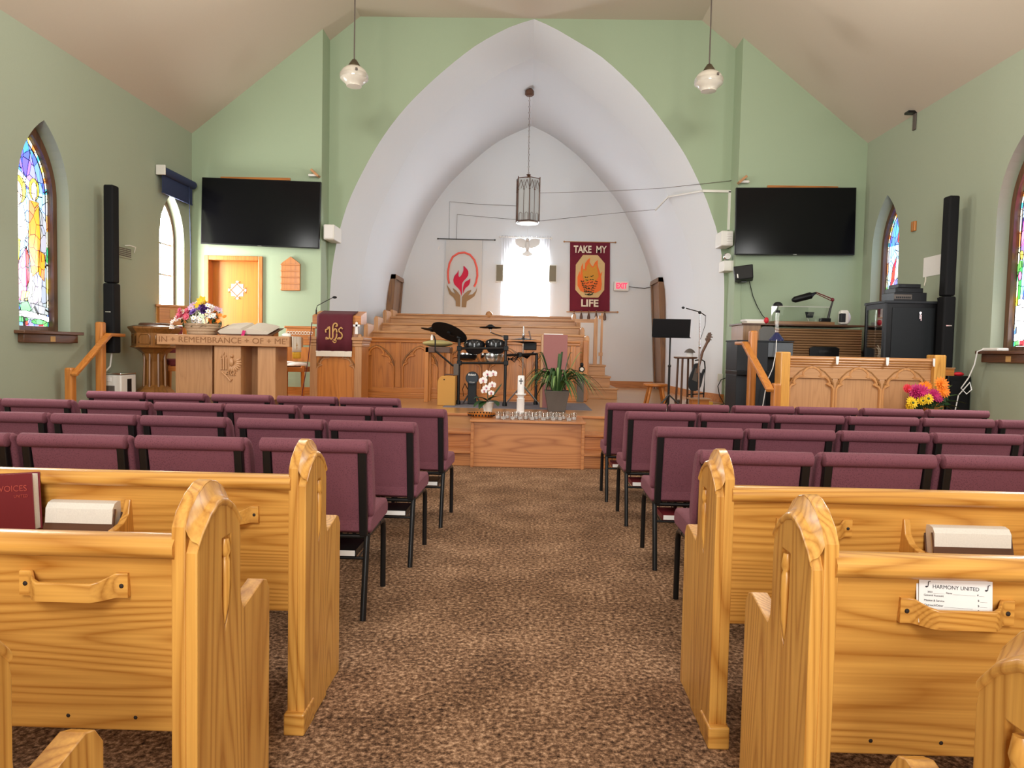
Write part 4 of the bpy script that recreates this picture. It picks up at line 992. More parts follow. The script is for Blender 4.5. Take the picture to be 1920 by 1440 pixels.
m = MB(); m.strip([[T @ Vector((x, yy, z)) for x in (-.01, .03)] for yy, z in ((-.165, .058), (-.176, .054), (-.20, .03), (-.235, .002))]); m.strip([[T @ Vector((.05+.03*i, -.225, .004)), T @ Vector((.07+.03*i, -.20, .004))] for i in range(2)]); m.build('ribbon', FLW['m'], t, smooth=0, solid=.001)
t = thing('book_stand', 'small wooden stand under the open bible', 'stand', ((b0.x+b1.x)/2, TY+.42, TZ)); MB().prism([(-.10, 0), (.07, 0), (.07, .070), (-.10, .030)], 'x', -.3, .3).build('wedge', M['redX'], t, smooth=0)
c = atY(537, 629, TY+.12); t = thing('computer_mouse', 'white computer mouse on the right end of the communion table', 'mouse', (c.x, TY+.12, TZ)); MB().ball((0, 0, .016), (.055, .05, .03), 14, 8).build('shell', M['whitep'], t)
# ------------------------------------------------------------ chairs behind the table
def throne(label, loc, rz, w, h, uph, burg):
    t = thing('wooden_armchair' if burg else 'carved_wooden_chair', label, 'chair', loc, rz); q = w/2
    for sx in (-1, 1):
        m = MB(); m.tube([(sx*(q-.03), -.24, 0), (sx*(q-.03), -.24, .47)], [.022, .03], 4); m.build('leg', M['redZ'], t, smooth=0)
        m = MB(); m.tube([(sx*(q-.03), .24, 0), (sx*(q-.03), .23, .5), (sx*(q-.035), .28, h)], [.024, .03, .026], 4); m.build('leg', M['redZ'], t, smooth=0)
    MB().box(-q, q, -.27, .27, .38, .45).build('seat_rail', M['redX'], t, smooth=0, bevel=.006)
    if burg:
        MB().box(-q+.01, q-.01, -.27, .22, .45, .54).build('seat_cushion', M['burgundy'], t, smooth=0, bevel=.02)
        MB().box(-q+.07, q-.07, .215, .25, .62, h-.26).build('back_pad', M['burgundy'], t, smooth=0, bevel=.01)
    MB().box(-q+.03, q-.03, .24, .275, h-.25, h).build('top_panel', M['redX'], t, smooth=0, bevel=.006)
    MB().box(-q-.01, q+.01, .235, .30, h, h+.035).build('crest_rail', M['redX'], t, smooth=0, bevel=.008)
    if burg: MB().box(-.035, .035, .233, .242, h-.15, h-.03).build('plate', M['gold'], t, smooth=0, bevel=.004)
    else:
        MB().box(-q+.05, q-.05, .235, .25, .52, h-.28).build('back_panel', M['redZ'], t, smooth=0)
        m = MB()
        for k in range(9):
            x = -q*.75+q*1.5*k/8; m.tube([(x+.022*math.cos(i*.7), .236, h-.07+.022*math.sin(i*.7)) for i in range(9)], .006, 5)
        m.build('carved_scroll', M['cream'], t)
    return t
throne('tall oak armchair with burgundy pad and brass plate behind the font', (-4.84, 9.74, ZS), math.radians(42), .40, 1.26, None, True)
throne('carved oak chair behind the right end of the communion table', (atY(552, 690, 10.4).x, 10.4, ZS), 0, .46, 1.02, None, False)
t = thing('seat_cushion', 'folded white cloth pad on the carved oak chair', 'cushion', (atY(552, 690, 10.4).x, 10.38, ZS+.45))
m = MB(); 
for i, (a, b, h) in enumerate(((-.22, .04, .07), (-.08, .20, .06), (-.2, .21, .04))): m.ball(((a+b)/2, -.02*i, h*.55), ((b-a)/2, .22, h*.6), 14, 8)
m.build('pad', M['petalw'], t)
# ------------------------------------------------------------ lectern with its cloth and microphone
LX0, LX1, LY = -2.985, -2.235, 9.66; lc = (LX0+LX1)/2
t = thing('lectern', 'oak lectern with gothic arch panel left of the choir screen', 'lectern', (lc, LY, ZS))
MB().box(LX0+.03, LX1-.03, LY, LY+.46, ZS, 1.33).build('body', M['redZ'], t, smooth=0, bevel=.004, world=True)
m = MB(); m.box(LX0-.005, LX1+.005, LY-.04, LY+.5, 1.385, 1.43); m.box(LX0+.01, LX1-.01, LY-.025, LY+.49, 1.345, 1.385); m.box(LX0+.02, LX1-.02, LY-.012, LY+.48, 1.30, 1.345); m.build('cornice', M['tanX'], t, smooth=0, bevel=.008, world=True)
for x0, x1 in ((LX0+.02, LX0+.11), (LX1-.11, LX1-.02)): MB().box(x0, x1, LY-.014, LY, ZS, 1.30).build('stile', M['tanZ'], t, smooth=0, bevel=.004, world=True)
m = MB(); tracery(m, lc, 1.03, .262, .22, LY-.006, .46, .011); m.build('tracery', [M['tanZ'], M['brnZ']], t, world=True)
sl = MB(); sl.prism([(LY+.02, 1.60), (LY+.02, 1.72), (LY+.36, 1.80), (LY+.36, 1.62)], 'x', lc-.335, lc+.335); sl.build('reading_desk', M['redX'], t, smooth=0, bevel=.004, world=True)
MB().box(lc-.22, lc+.22, LY+.08, LY+.34, 1.43, 1.62).build('desk_riser', M['redX'], t, smooth=0, world=True)
m = MB()
for dx in (-.05, .07): m.ball((lc+.24+dx, LY+.05, 1.43), (.035, .02, .05), 10, 8)
m.build('finial', M['tanZ'], t, world=True)
cx0, cx1 = atY(594.5, 630, LY-.02).x, atY(661, 630, LY-.02).x; zt, zb = 1.725, 1.185
t = thing('lectern_cloth', 'maroon lectern cloth with a gold monogram and cream fringe', 'cloth', ((cx0+cx1)/2, LY, zt))
m = MB(); N_ = 14
m.strip([[(cx0+(cx1-cx0)*i/N_, yy-.004*math.sin(i*1.2)*k, z) for i in range(N_+1)] for k, (yy, z) in enumerate(((LY+.30, zt+.072), (LY+.0, zt+.003), (LY-.022, zt-.02), (LY-.045, 1.45), (LY-.05, zb+.05)))])
m.build('cloth', M['maroon'], t, smooth=60, world=True, solid=.006)
m = MB(); m.box(cx0-.004, cx1+.002, LY-.064, LY-.048, zb+.035, zb+.052)
for i in range(46): x = cx0+(cx1-cx0)*(i+.5)/46; m.box(x-.0045, x+.0045, LY-.062, LY-.050, zb-.022, zb+.04)
m.build('fringe', M['cream'], t, smooth=0, world=True)
mx, mz, yy = (cx0+cx1)/2, 1.475, LY-.058
def gl(pts, r): return [Vector((mx+u*.10, yy, mz+v*.10)) for u, v in pts], [q*.10 for q in r]
m = MB()
STK = [([(-1.1, .1), (-1.15, .45), (-.85, .6), (-.62, .8), (-.60, .3), (-.62, -.5), (-.8, -.75), (-1.05, -.55)], .10), ([(-.95, .78), (-.6, .82), (-.72, .95)], .07), ([(-.62, -.5), (-.4, -.8), (-.2, -.55)], .09),
       ([(-.15, -.55), (-.18, .6), (-.1, 1.15), (.15, 1.38), (.42, 1.2), (.36, .98), (.2, 1.02)], .11), ([(-.15, .2), (.12, .62), (.34, .4), (.36, -.3), (.2, -.75), (-.05, -.9)], .11), ([(-.15, -.6), (-.35, -.8), (-.5, -.72)], .07),
       ([(1.15, .6), (.95, .8), (.66, .55), (.72, .25), (1.0, .05), (1.12, -.35), (.9, -.7), (.62, -.6), (.5, -.8)], .10), ([(-.2, -1.0), (.05, -1.25), (.3, -1.1), (.2, -.9), (.0, -1.0)], .07)]
for pts, r in STK:
    a, _ = gl(pts, []); D = []
    for i in range(len(a)-1):
        p0, p1, p2, p3 = a[max(i-1, 0)], a[i], a[i+1], a[min(i+2, len(a)-1)]
        for k in range(5): tt = k/5; D.append(.5*((2*p1)+(p2-p0)*tt+(2*p0-5*p1+4*p2-p3)*tt*tt+(3*p1-p0-3*p2+p3)*tt**3))
    D.append(a[-1]); m.tube(D, r*.10, 6)
m.build('monogram', M['gold'], t, world=True)
c0 = atY(593, 590, LY+.1); t = thing('gooseneck_microphone', 'black gooseneck microphone on the lectern desk', 'microphone', (c0.x, LY+.1, 1.735))
m = MB(); m.tube([(c0.x, LY+.1, 1.70), (c0.x, LY+.1, 1.80)], [.012, .010], 8); m.build('base', M['blackm'], t, world=True)
m = MB(); P = [atY(px, py, LY+.1-k*.03) for k, (px, py) in enumerate(((593, 580), (595, 573), (601, 570), (612, 564), (624, 558)))]; m.tube([(c0.x, LY+.1, 1.79)]+P, .005, 6); m.build('gooseneck', M['blackm'], t, world=True)
m = MB(); e = P[-1]; m.ball(e+Vector((.025, 0, .004)), (.032, .018, .018), 10, 6); m.build('capsule', M['black'], t, world=True)
m = MB(); m.tube([(c0.x-.02, LY-.03, 1.62), (c0.x-.03, LY-.06, 1.40), (c0.x-.06, LY-.06, 1.1), (c0.x-.14, LY-.03, .7), (c0.x-.16, LY-.02, ZS+.01)], .006, 6); tag(m.build('microphone_cable', M['maroon']), 'dark cable hanging down the front of the lectern', 'cable')
c0 = atY(669, 614, LY-.0); t = thing('hanging_cross', 'small white cross hanging from the lectern desk', 'cross', (c0.x, LY, c0.z))
m = MB(); m.prism([(-.012, .05), (.012, .05), (.02, -.09), (-.02, -.09)], 'y', -.02, -.008); m.prism([(-.045, .012), (.045, .012), (.045, .04), (-.045, .04)], 'y', -.02, -.008); m.ball((0, -.014, .055), (.02, .006, .02), 8, 6); m.build('cross', M['ceramic'], t, smooth=0)
m = MB(); m.tube([(0, -.014, .06), (0, .03, .11)], .003, 5); m.build('cord', M['gold'], t)
# ------------------------------------------------------------ choir screen, risers and choir pews
CSY = 10.72
t = thing('choir_screen', 'long honey oak choir screen with gothic arch panels behind the drums', 'screen', (-.85, CSY, ZS))
x0, x1 = -2.50, .80; zt = 1.455
m = MB(); m.box(x0, x1, CSY, CSY+.04, ZS, zt-.03); m.build('panel', M['redZ'], t, smooth=0, world=True)
m = MB(); m.box(x0, x1, CSY-.05, CSY+.09, zt-.03, zt); m.box(x0, x1, CSY-.03, CSY, zt-.075, zt-.03); m.build('top_rail', M['redX'], t, smooth=0, bevel=.008, world=True)
m = MB(); m.box(x0, x1, CSY-.03, CSY, ZS, ZS+.08); m.box(x0, x1, CSY-.018, CSY, ZS+.08, ZS+.16); m.build('bottom_rail', M['redX'], t, smooth=0, bevel=.006, world=True)
for k in range(5):
    xc = -2.275+.66*k
    MB().box(xc+.29, xc+.37, CSY-.022, CSY, ZS+.16, zt-.075).build('stile', M['redZ'], t, smooth=0, bevel=.006, world=True)
    m = MB(); tracery(m, xc, 1.06, .262, .25, CSY-.006, .38, .017); m.build('tracery', [M['redZ'], M['brnZ']], t, world=True)
RIS = [(11.15, 12.2, .54), (12.2, 13.05, .69), (13.05, 13.9, .84), (13.9, YBK, .99)]
m = MB()
for y0, y1, z in RIS[1:]: m.box(-2.6, .92, y0, YBK, ZS, z)
struct(m.build('floor_choir_riser', M['stagewood'], smooth=0))
PW = [(11.75, 1.575, 696, 1098, 609, 632), (12.55, 1.735, 714, 1089, 596, 617), (13.35, 1.885, 729, 1082, 584, 603), (14.15, 1.985, 741, 1074, 583, 592)]
for k, (y, zt, pl, pr, py, pyr) in enumerate(PW):
    zb = RIS[k][2]; xl, xr = atY(pl, 610, y).x, atY(pr, 610, y).x
    t = thing('choir_pew', ('lowest choir pew directly behind the choir screen', 'second choir pew up from the choir screen', 'third choir pew up from the choir screen', 'highest choir pew against the apse wall')[k], 'pew', ((xl+xr)/2, y, zb), 0, 'tiered choir pews')
    m = MB(); m.prism([(y-.02, zb+.35), (y+.03, zb+.35), (y+.03, zt-.02), (y-.02, zt-.02)], 'x', xl, xr); m.build('backrest', M['oakX'], t, smooth=0, world=True)
    m = MB(); m.box(xl, xr, y-.04, y+.05+.12*(k == 3), zt-.04, zt); m.build('top_rail', M['oakX'], t, smooth=0, bevel=.012, world=True)
    m = MB(); m.box(xl, xr, y-.42, y, zb+.40, zb+.44); m.build('seat', M['oakX'], t, smooth=0, world=True)
    for x, pt in ((xl, py), (xr, pyr)):
        ze = atY(700 if x < 0 else 1090, pt, y-.05).z + .02
        m = MB(); m.prism([(x-.035, zb), (x+.035, zb), (x+.035, ze-.05), (x+.025, ze-.015), (x, ze), (x-.025, ze-.015), (x-.035, ze-.05)], 'y', y-.40, y+.06); m.build('end_post', M['oakZ'], t, smooth=30, bevel=.006, world=True)
    if k == 3: m = MB(); m.ball((atY(917, 590, y).x, y, zt+.01), (.07, .05, .07), 12, 8); m.build('center_post', M['oakZ'], t, world=True)
# narrow stair right of the choir pews
for k, (z1, y0, xr) in enumerate(((.72, 11.45, 1.47), (.90, 11.75, 1.385), (1.08, 12.05, 1.33))):
    m = MB(); m.box(.955, xr, y0+.015, 13.2, ZS if k == 0 else z1-.18, z1-.03); m.box(.955, xr+.015, y0, 13.2, z1-.03, z1)
    struct(m.build('floor_stair_step', M['oakX'], smooth=0, bevel=.005))
fy = 12.5
def P5(px, py, y=fy): return atY(px, py, y)
t = thing('banister', 'brown wooden banister frame at the head of the choir stair', 'banister', (P5(1118, 682).x, fy, 1.08))
a, b = P5(1114, 595), P5(1121, 595); m = MB(); m.prism([(a.x, 1.08), (b.x, 1.08), (b.x, a.z-.04), ((a.x+b.x)/2, a.z+.03), (a.x, a.z-.04)], 'y', fy-.03, fy+.03); m.build('newel_post', M['oakZ'], t, smooth=0, world=True)
c = P5(1078, 597); m = MB(); m.box(c.x, a.x, fy-.02, fy+.02, c.z-.07, c.z-.01); m.build('rail', M['oakX'], t, smooth=0, world=True)
a, b = P5(1127, 587), P5(1130, 587); m = MB(); m.box(a.x, b.x+.01, fy-.02, fy+.02, 1.08, a.z); m.build('pole', M['oakZ'], t, smooth=0, world=True)
m = MB()
for py in (595, 664): c = P5(1122, py); m.box(c.x, c.x+.07, fy-.035, fy+.0, c.z-.03, c.z+.03)
m.build('block', M['oakX'], t, smooth=0, world=True)
t = thing('stair_side_panel', 'low oak side panel with stepped posts beside the choir stair', 'panel', (.90, 11.3, ZS))
m = MB(); m.prism([(10.86, ZS), (11.2, ZS), (11.2, 1.38), (10.86, 1.32)], 'x', .865, .90); m.build('panel', M['redZ'], t, smooth=0, world=True)
m = MB(); m.box(.85, .93, 10.80, 10.86, ZS, 1.47); m.build('end_post', M['redZ'], t, smooth=0, bevel=.01, world=True)
m = MB(); m.box(.935, .985, 11.2, 11.26, ZS, 1.13); m.build('end_post', M['oakZ'], t, smooth=0, bevel=.01, world=True)
c = atY(1090, 692, 10.7); t = thing('desk_clock', 'small black clock on a shelf at the end of the choir screen', 'clock', (c.x, 10.62, c.z-.045))
m = MB(); m.ball((0, 0, .045), (.045, .03, .045), 12, 8); m.ball((0, 0, .11), (.026, .02, .035), 10, 8); m.build('case', M['black'], t)
MB().cyl((0, -.028, .045), (0, -.034, .045), .028).build('dial', M['cream'], t)
t = thing('wall_shelf', 'small wooden shelf holding the black clock', 'shelf', (c.x, 10.62, c.z-.045)); MB().box(-.09, .07, -.05, .18, -.03, -.001).build('board', M['redX'], t, smooth=0); MB().box(-.06, .04, .02, .16, -.45, -.03).build('side', M['pot'], t, smooth=0)
# ------------------------------------------------------------ things on the apse back wall
def rod(label, a, b, r, mat, name='curtain_rod', y=YBK-.05):
    t = thing(name, label, 'rod', ((a.x+b.x)/2, y, (a.z+b.z)/2)); m = MB(); m.tube([a, b], r, 8); m.build('pole', mat, t, world=True)
    for k, p in enumerate((a, b)): m = MB(); m.ball(p, r*2, 8, 6); m.build('finial', mat, t, world=True)
    return t
YW = YBK-.055
sheer, nt, bs = newmat('sheer_white_curtain')
tr = N(nt, 'ShaderNodeBsdfTransparent'); tl = N(nt, 'ShaderNodeBsdfTranslucent'); df = N(nt, 'ShaderNodeBsdfDiffuse'); mx = N(nt, 'ShaderNodeMixShader'); mx2 = N(nt, 'ShaderNodeMixShader')
mx.inputs[0].default_value = .5; mx2.inputs[0].default_value = .62
for n_ in (tl, df): n_.inputs['Color'].default_value = (.86, .87, .9, 1)
nt.links.new(tl.outputs[0], mx.inputs[1]); nt.links.new(df.outputs[0], mx.inputs[2]); nt.links.new(tr.outputs[0], mx2.inputs[1]); nt.links.new(mx.outputs[0], mx2.inputs[2])
nt.links.new(mx2.outputs[0], nt.nodes['Material Output'].inputs['Surface'])
a, b = atY(938, 444, YW), atY(1034, 447, YW)
rod('thin white curtain rod above the bright apse window', a, b, .012, M['whitep'])
t = thing('sheer_curtain', 'sheer white pleated curtain hanging over the bright apse window', 'curtain', ((a.x+b.x)/2, YW, 1.4))
m = MB(); n = 90; xa, xb = a.x+.03, b.x-.02
m.strip([[(xa+(xb-xa)*i/n, YW+.012*math.sin(i*1.35+z*.4)+.006*math.sin(i*.5), z) for i in range(n+1)] for z in (1.45, 2.2, 3.0, 3.5, a.z+.03)]); m.build('cloth', sheer, t, smooth=80, world=True)
for pa, pb, lb in (((931, 497), (942.5, 527), 'grey olive speaker panel left of the bright apse window'), ((1030.5, 498), (1042, 528), 'grey olive speaker panel right of the bright apse window')):
    p, q = atY(*pa, YBK-.03), atY(*pb, YBK-.03); t = thing('wall_panel', lb, 'panel', ((p.x+q.x)/2, YBK, (p.z+q.z)/2), 0)
    MB().box(p.x, q.x, YBK-.06, YBK-.03, q.z, p.z).build('mesh_front', plain('olive_mesh', rgb(128, 122, 104), .9, noise=.2, scale=300), t, smooth=0, world=True)
    MB().box(p.x-.02, q.x+.02, YBK-.035, YBK, q.z-.03, p.z+.02).build('frame', M['whitep'], t, smooth=0, world=True)
# dove hanging before the curtain
yd = 15.1; c = atY(989, 458, yd); t = thing('dove_ornament', 'white dove with spread wings hanging above the bright window', 'dove', (c.x, yd, c.z))
m = MB(); m.ball((0, 0, -.03), (.055, .06, .12), 12, 10); m.ball((0, -.03, .085), (.036, .042, .04), 10, 8); m.tube([(0, -.06, .085), (0, -.10, .075)], [.012, .002], 6); m.build('body', M['ceramic'], t)
for s in (-1, 1):
    m = MB(); P = [(0, .05), (.06, .10), (.12, .12), (.19, .12), (.255, .10), (.262, .04), (.235, -.02), (.20, -.04), (.17, -.07), (.13, -.065), (.10, -.095), (.06, -.085), (0, -.06)]
    m.prism([(s*u, z) for u, z in P], 'y', -.014, .014); m.build('wing', M['ceramic'], t, smooth=0, bevel=.008)
m = MB(); m.prism([(-.025, -.12), (.025, -.12), (.07, -.17), (.115, -.20), (.09, -.235), (.04, -.25), (0, -.255), (-.04, -.25), (-.09, -.235), (-.115, -.20), (-.07, -.17)], 'y', -.01, .01); m.build('tail', M['ceramic'], t, smooth=0, bevel=.005)
m = MB(); m.tube([(0, 0, .1), (0, 0, .35)], .002, 4); m.build('wire', M['whitep'], t)
# white banner with red flame over two hands
def poly(m, pts, y0, y1, f): m.prism([f(*p) for p in pts], 'y', y0, y1)
y = YBK-.03
def bz(px, py): p = atY(px, py, y); return (p.x, p.z)
def cr(pts, k=4, closed=True):
    R = []; n = len(pts)
    for i in range(n):
        p0, p1, p2, p3 = [pts[(i+j) % n] for j in (-1, 0, 1, 2)]
        for q in range(k):
            t_ = q/k; R.append(tuple(.5*((2*p1[c])+(p2[c]-p0[c])*t_+(2*p0[c]-5*p1[c]+4*p2[c]-p3[c])*t_*t_+(3*p1[c]-p0[c]-3*p2[c]+p3[c])*t_**3) for c in (0, 1)))
    return R
S4 = lambda pts: [(800+u/4.8, 400+v/4.8) for u, v in pts]      # crop pixels to photo pixels
a, b = atY(821, 447.5, YBK-.04), atY(928, 450, YBK-.04)
rod('dark rod carrying the white flame banner', a, b, .009, M['blackm'], 'banner_rod', YBK-.04)
tl_, br_ = atY(837, 449, y), atY(902, 592, y)
t = thing('flame_banner', 'white banner with a red flame above two brown hands', 'banner', ((tl_.x+br_.x)/2, YBK, tl_.z))
m = MB(); n = 16; x0, x1 = atY(836.5, 450, y).x, atY(904.5, 451, y).x; xb0, xb1 = atY(831, 592, y).x, atY(901, 592, y).x
m.strip([[(x0+(x1-x0)*i/n+((xb0+(xb1-xb0)*i/n)-(x0+(x1-x0)*i/n))*k/3, y+.004*math.sin(i*1.1+k), tl_.z+(1.95-tl_.z)*k/3) for i in range(n+1)] for k in range(4)])
m.build('cloth', plain('white_banner_cloth', rgb(205, 205, 204), .9, noise=.03, scale=60), t, world=True, smooth=60)
y -= .02
mf, mo, mh = plain('crimson_felt', rgb(196, 24, 64), .8), plain('coral_felt', rgb(234, 98, 84), .8), plain('tan_felt', rgb(150, 120, 86), .8)
fl1 = S4([(332, 472), (352, 490), (374, 520), (372, 560), (350, 590), (330, 612), (318, 640), (318, 700), (313, 745), (302, 700), (280, 670), (250, 640), (240, 600), (252, 560), (275, 535), (288, 510), (286, 560), (300, 572), (326, 530), (332, 500)])
fl2 = S4([(392, 585), (390, 620), (376, 650), (350, 672), (336, 700), (328, 720), (326, 680), (334, 640), (352, 612), (378, 600)])
for k, f in enumerate((fl1, fl2)): m = MB(); m.prism([bz(*p) for p in cr(f, 2)], 'y', y, y+.008); m.build('flame', mf, t, smooth=0, world=True)
m = MB(); arcp = S4([(202, 632), (192, 580), (192, 520), (205, 450), (235, 390), (285, 358), (340, 352), (390, 372), (430, 420), (452, 490), (456, 560), (445, 620), (428, 660)])
m.tube([Vector((bz(*p)[0], y+.004, bz(*p)[1])) for p in arcp], .021, 6); m.build('arch_band', mo, t, world=True)
for h in (S4([(180, 640), (205, 675), (225, 705), (258, 725), (236, 680), (236, 672), (262, 690), (285, 715), (302, 740), (302, 840), (262, 836), (262, 790), (240, 755), (206, 728), (192, 690)]), S4([(456, 664), (440, 700), (412, 728), (372, 738), (400, 700), (400, 688), (370, 698), (340, 722), (318, 752), (314, 843), (354, 845), (360, 792), (392, 772), (430, 745), (448, 705)])):
    m = MB(); m.prism([bz(*p) for p in h], 'y', y, y+.008); m.build('hand', mh, t, smooth=0, world=True)
# maroon banner TAKE MY LIFE
y = YBK-.035
a, b = atY(1058, 453, y), atY(1154, 454.5, y); rod('thin rod carrying the maroon banner', a, b, .010, M['tanX'], 'banner_rod', y)
t = thing('maroon_banner', 'maroon banner lettered TAKE MY LIFE with an orange flame', 'banner', (atY(1106, 520, y).x, YBK, a.z))
P = [atY(1069, 453, y), atY(1144, 455, y), atY(1143, 585, y), atY(1068, 584, y)]; m = MB(); n = 8
m.strip([[P[0].lerp(P[1], i/n).lerp(P[3].lerp(P[2], i/n), k/6)+Vector((0, .004*math.sin(i+k), 0)) for i in range(n+1)] for k in range(7)])
m.build('cloth', plain('maroon_banner_cloth', rgb(104, 18, 40), .9, noise=.06, scale=100), t, world=True, smooth=60)
y -= .02
m = MB(); m.prism([bz(*p) for p in S4([(1408, 374), (1540, 376), (1604, 450), (1598, 690), (1545, 758), (1400, 756), (1338, 688), (1342, 462)])], 'y', y, y+.010); m.build('octagon_patch', plain('sand_felt', rgb(206, 176, 124), .85), t, smooth=0, world=True)
y -= .010
m = MB(); m.prism([bz(*p) for p in cr(S4([(1472, 400), (1466, 440), (1484, 470), (1498, 478), (1516, 440), (1540, 420), (1540, 470), (1552, 510), (1565, 545), (1582, 522), (1570, 570), (1576, 640), (1568, 690), (1520, 716), (1440, 716), (1385, 700), (1358, 650), (1358, 570), (1376, 520), (1382, 560), (1390, 480), (1406, 445), (1408, 500), (1424, 500), (1426, 450), (1446, 420)]), 1)], 'y', y, y+.008); m.build('flame', plain('orange_felt', rgb(232, 110, 46), .85), t, smooth=0, world=True)
y -= .008
m = MB(); m.prism([bz(*p) for p in S4([(1402, 500), (1420, 510), (1436, 520), (1440, 480), (1462, 445), (1480, 480), (1498, 490), (1525, 455), (1540, 520), (1548, 570), (1520, 610), (1470, 600), (1430, 620), (1405, 580)])], 'y', y, y+.006); m.build('inner_flame', plain('amber_felt', rgb(204, 142, 50), .85), t, smooth=0, world=True)
y -= .006
m = MB(); rl = random.Random(5)
for sx, sy, ex, ey in ((1466, 740, 1490, 570), (1450, 735, 1440, 580), (1440, 730, 1405, 620), (1480, 735, 1530, 620)):
    for q in range(7):
        f = q/6; cx, cy = sx+(ex-sx)*f, sy+(ey-sy)*f
        for s in (-1, 1):
            u = s*rl.uniform(12, 22); v = -rl.uniform(4, 18); ln = S4([(cx, cy), (cx+u*.5-v*.25, cy+v*.5+u*.25), (cx+u, cy+v), (cx+u*.5+v*.25, cy+v*.5-u*.25)])
            m.prism([bz(*p) for p in ln], 'y', y, y+.004)
m.build('leafy_branch', plain('dark_green_felt', rgb(44, 58, 36), .85), t, smooth=0, world=True)
lm = plain('cream_felt', rgb(228, 216, 196), .85)
for bd, px, py, sz, wd in (('TAKE', 1092.5, 468, .21, 33), ('MY', 1127, 468.5, .21, 19), ('LIFE', 1105.5, 569, .21, 32)):
    c = atY(px, py, y); o = text('lettering', bd, sz, (c.x, y+.005, c.z), lm, t, extrude=.006, bold=.003 if bd == 'MY' else .006); fit_width(o, wd/FPX*YBK)
a, b = atY(1062, 584.5, y), atY(1158, 585, y); m = MB(); m.tube([a, b], .012, 6); m.ball(b, .022, 8, 6); m.build('bottom_rod', M['tanX'], t, world=True)
for px in (1076.5, 1090, 1104, 1118, 1134):
    c = atY(px, 586, y-.02); m = MB(); m.ball(c+Vector((0, 0, .03)), .018, 8, 6); m.lathe([(.012, 0), (.02, -.03), (.035, -.10), (.03, -.16), (.012, -.17)], c, 8); m.build('tassel', M['darkZ'], t, world=True)
# exit sign
p, q = atY(1151, 527.5, YBK-.05), atY(1178.5, 546, YBK-.05); c = (p+q)/2
t = thing('exit_sign', 'white box exit sign with glowing red EXIT right of the maroon banner', 'exit sign', (c.x, YBK, c.z))
MB().box(p.x, q.x, YBK-.09, YBK, q.z, p.z).build('box', M['whitep'], t, smooth=0, bevel=.012, world=True)
o = text('lettering', 'EXIT', .165, (c.x, YBK-.092, c.z), emit('red_lit_letters', (1.0, .02, .07, 1), 2.2), t, extrude=.004, bold=.006); fit_width(o, .235)
m = MB(); m.tube([(q.x, YBK-.02, c.z), (q.x+.15, YBK-.02, c.z-.02), (q.x+.35, YBK-.02, c.z-.03), (2.66, YBK-.05, c.z-.0)], .008, 6); tag(m.build('sign_cable', M['pot']), 'grey cable running right from the exit sign', 'cable')
# hanging lantern
ly = 13.5; t = thing('hanging_lantern', 'dark metal hexagonal lantern hanging on a chain in the apse', 'lantern', (-.05, ly, 6.13))
ca = atY(993, 173, ly); zt_, zb_ = atY(990, 337, ly).z, atY(990, 417, ly).z; lx = atY(990, 377, ly).x; R = .235
M['frost'] = plain('pale_frosted_glass', rgb(190, 194, 196), .3, noise=.03)
MB().lathe([(.0, .07), (.05, .06), (.085, .02), (.085, -.05), (.06, -.07), (.0, -.075)], (ca.x, ly, ca.z), 8).build('canopy', M['darkZ'], t, smooth=0, world=True)
m = MB(); n = 26; zc = ca.z-.07
for i in range(n):
    f0, f1 = i/n, (i+1)/n; A = Vector((ca.x+(lx-ca.x)*f0, ly, zc+(zt_+.10-zc)*f0)); B = Vector((ca.x+(lx-ca.x)*f1, ly, zc+(zt_+.10-zc)*f1)); off = Vector((.012, 0, 0)) if i % 2 else Vector((0, .012, 0)); md = (A+B)/2
    m.tube([A, md+off, B, md-off], .005, 5, closed=True)
m.build('chain', M['darkZ'], t, world=True)
MB().lathe([(.03, .10), (.045, .09), (.02, .07), (.05, .02), (.06, 0), (.0, -.01)], (lx, ly, zt_), 12).build('finial', M['darkZ'], t, world=True)
m = MB(); HX = [(lx+R*math.cos(PI/6+k*PI/3+.12), ly+R*math.sin(PI/6+k*PI/3+.12)) for k in range(6)]
for k in range(6):
    (xa, ya), (xb, yb_) = HX[k], HX[(k+1) % 6]
    m.tube([(xa, ya, zb_), (xa, ya, zt_+.03)], .009, 6)
    for z in (zt_, zb_): m.tube([(xa, ya, z), (xb, yb_, z)], .008, 6)
m.build('cage', M['darkZ'], t, smooth=0, world=True)
for k in range(6):
    (xa, ya), (xb, yb_) = HX[k], HX[(k+1) % 6]; L = lambda f, z: Vector((xa+(xb-xa)*f, ya+(yb_-ya)*f, z))
    m = MB(); hh = zt_-zb_
    m.tube([L(.5, zb_), L(.5, zt_-hh*.28)], .0042, 5)
    for c_ in (.25, .75):
        m.tube([L(c_-.25, zt_-hh*.26), L(c_-.16, zt_-hh*.17), L(c_, zt_-hh*.05)], .0042, 5); m.tube([L(c_+.25, zt_-hh*.26), L(c_+.16, zt_-hh*.17), L(c_, zt_-hh*.05)], .0042, 5)
        m.tube([L(c_-.12, zb_), L(c_-.12, zb_+hh*.17), L(c_, zb_+hh*.2), L(c_+.12, zb_+hh*.17), L(c_+.12, zb_)], .0032, 5)
    m.tube([L(.25, zt_-hh*.25), L(.5, zt_-hh*.05), L(.75, zt_-hh*.25)], .0032, 5)
    for c_ in (.02, .5, .98): m.ball(L(c_, zt_-hh*.27), .013, 6, 4)
    m.build('tracery', M['darkZ'], t, world=True)
m = MB(); m.prism([(x*.93+lx*.07, y_*.93+ly*.07) for x, y_ in HX], 'z', zb_+.02, zt_-.01); m.build('glass_panes', M['frost'], t, smooth=0, world=True)
m = MB(); m.lathe([(.20, 0), (.20, .02), (.15, .03)], (lx, ly, zb_-.025), 24); m.build('diffuser', M['whitep'], t, world=True)
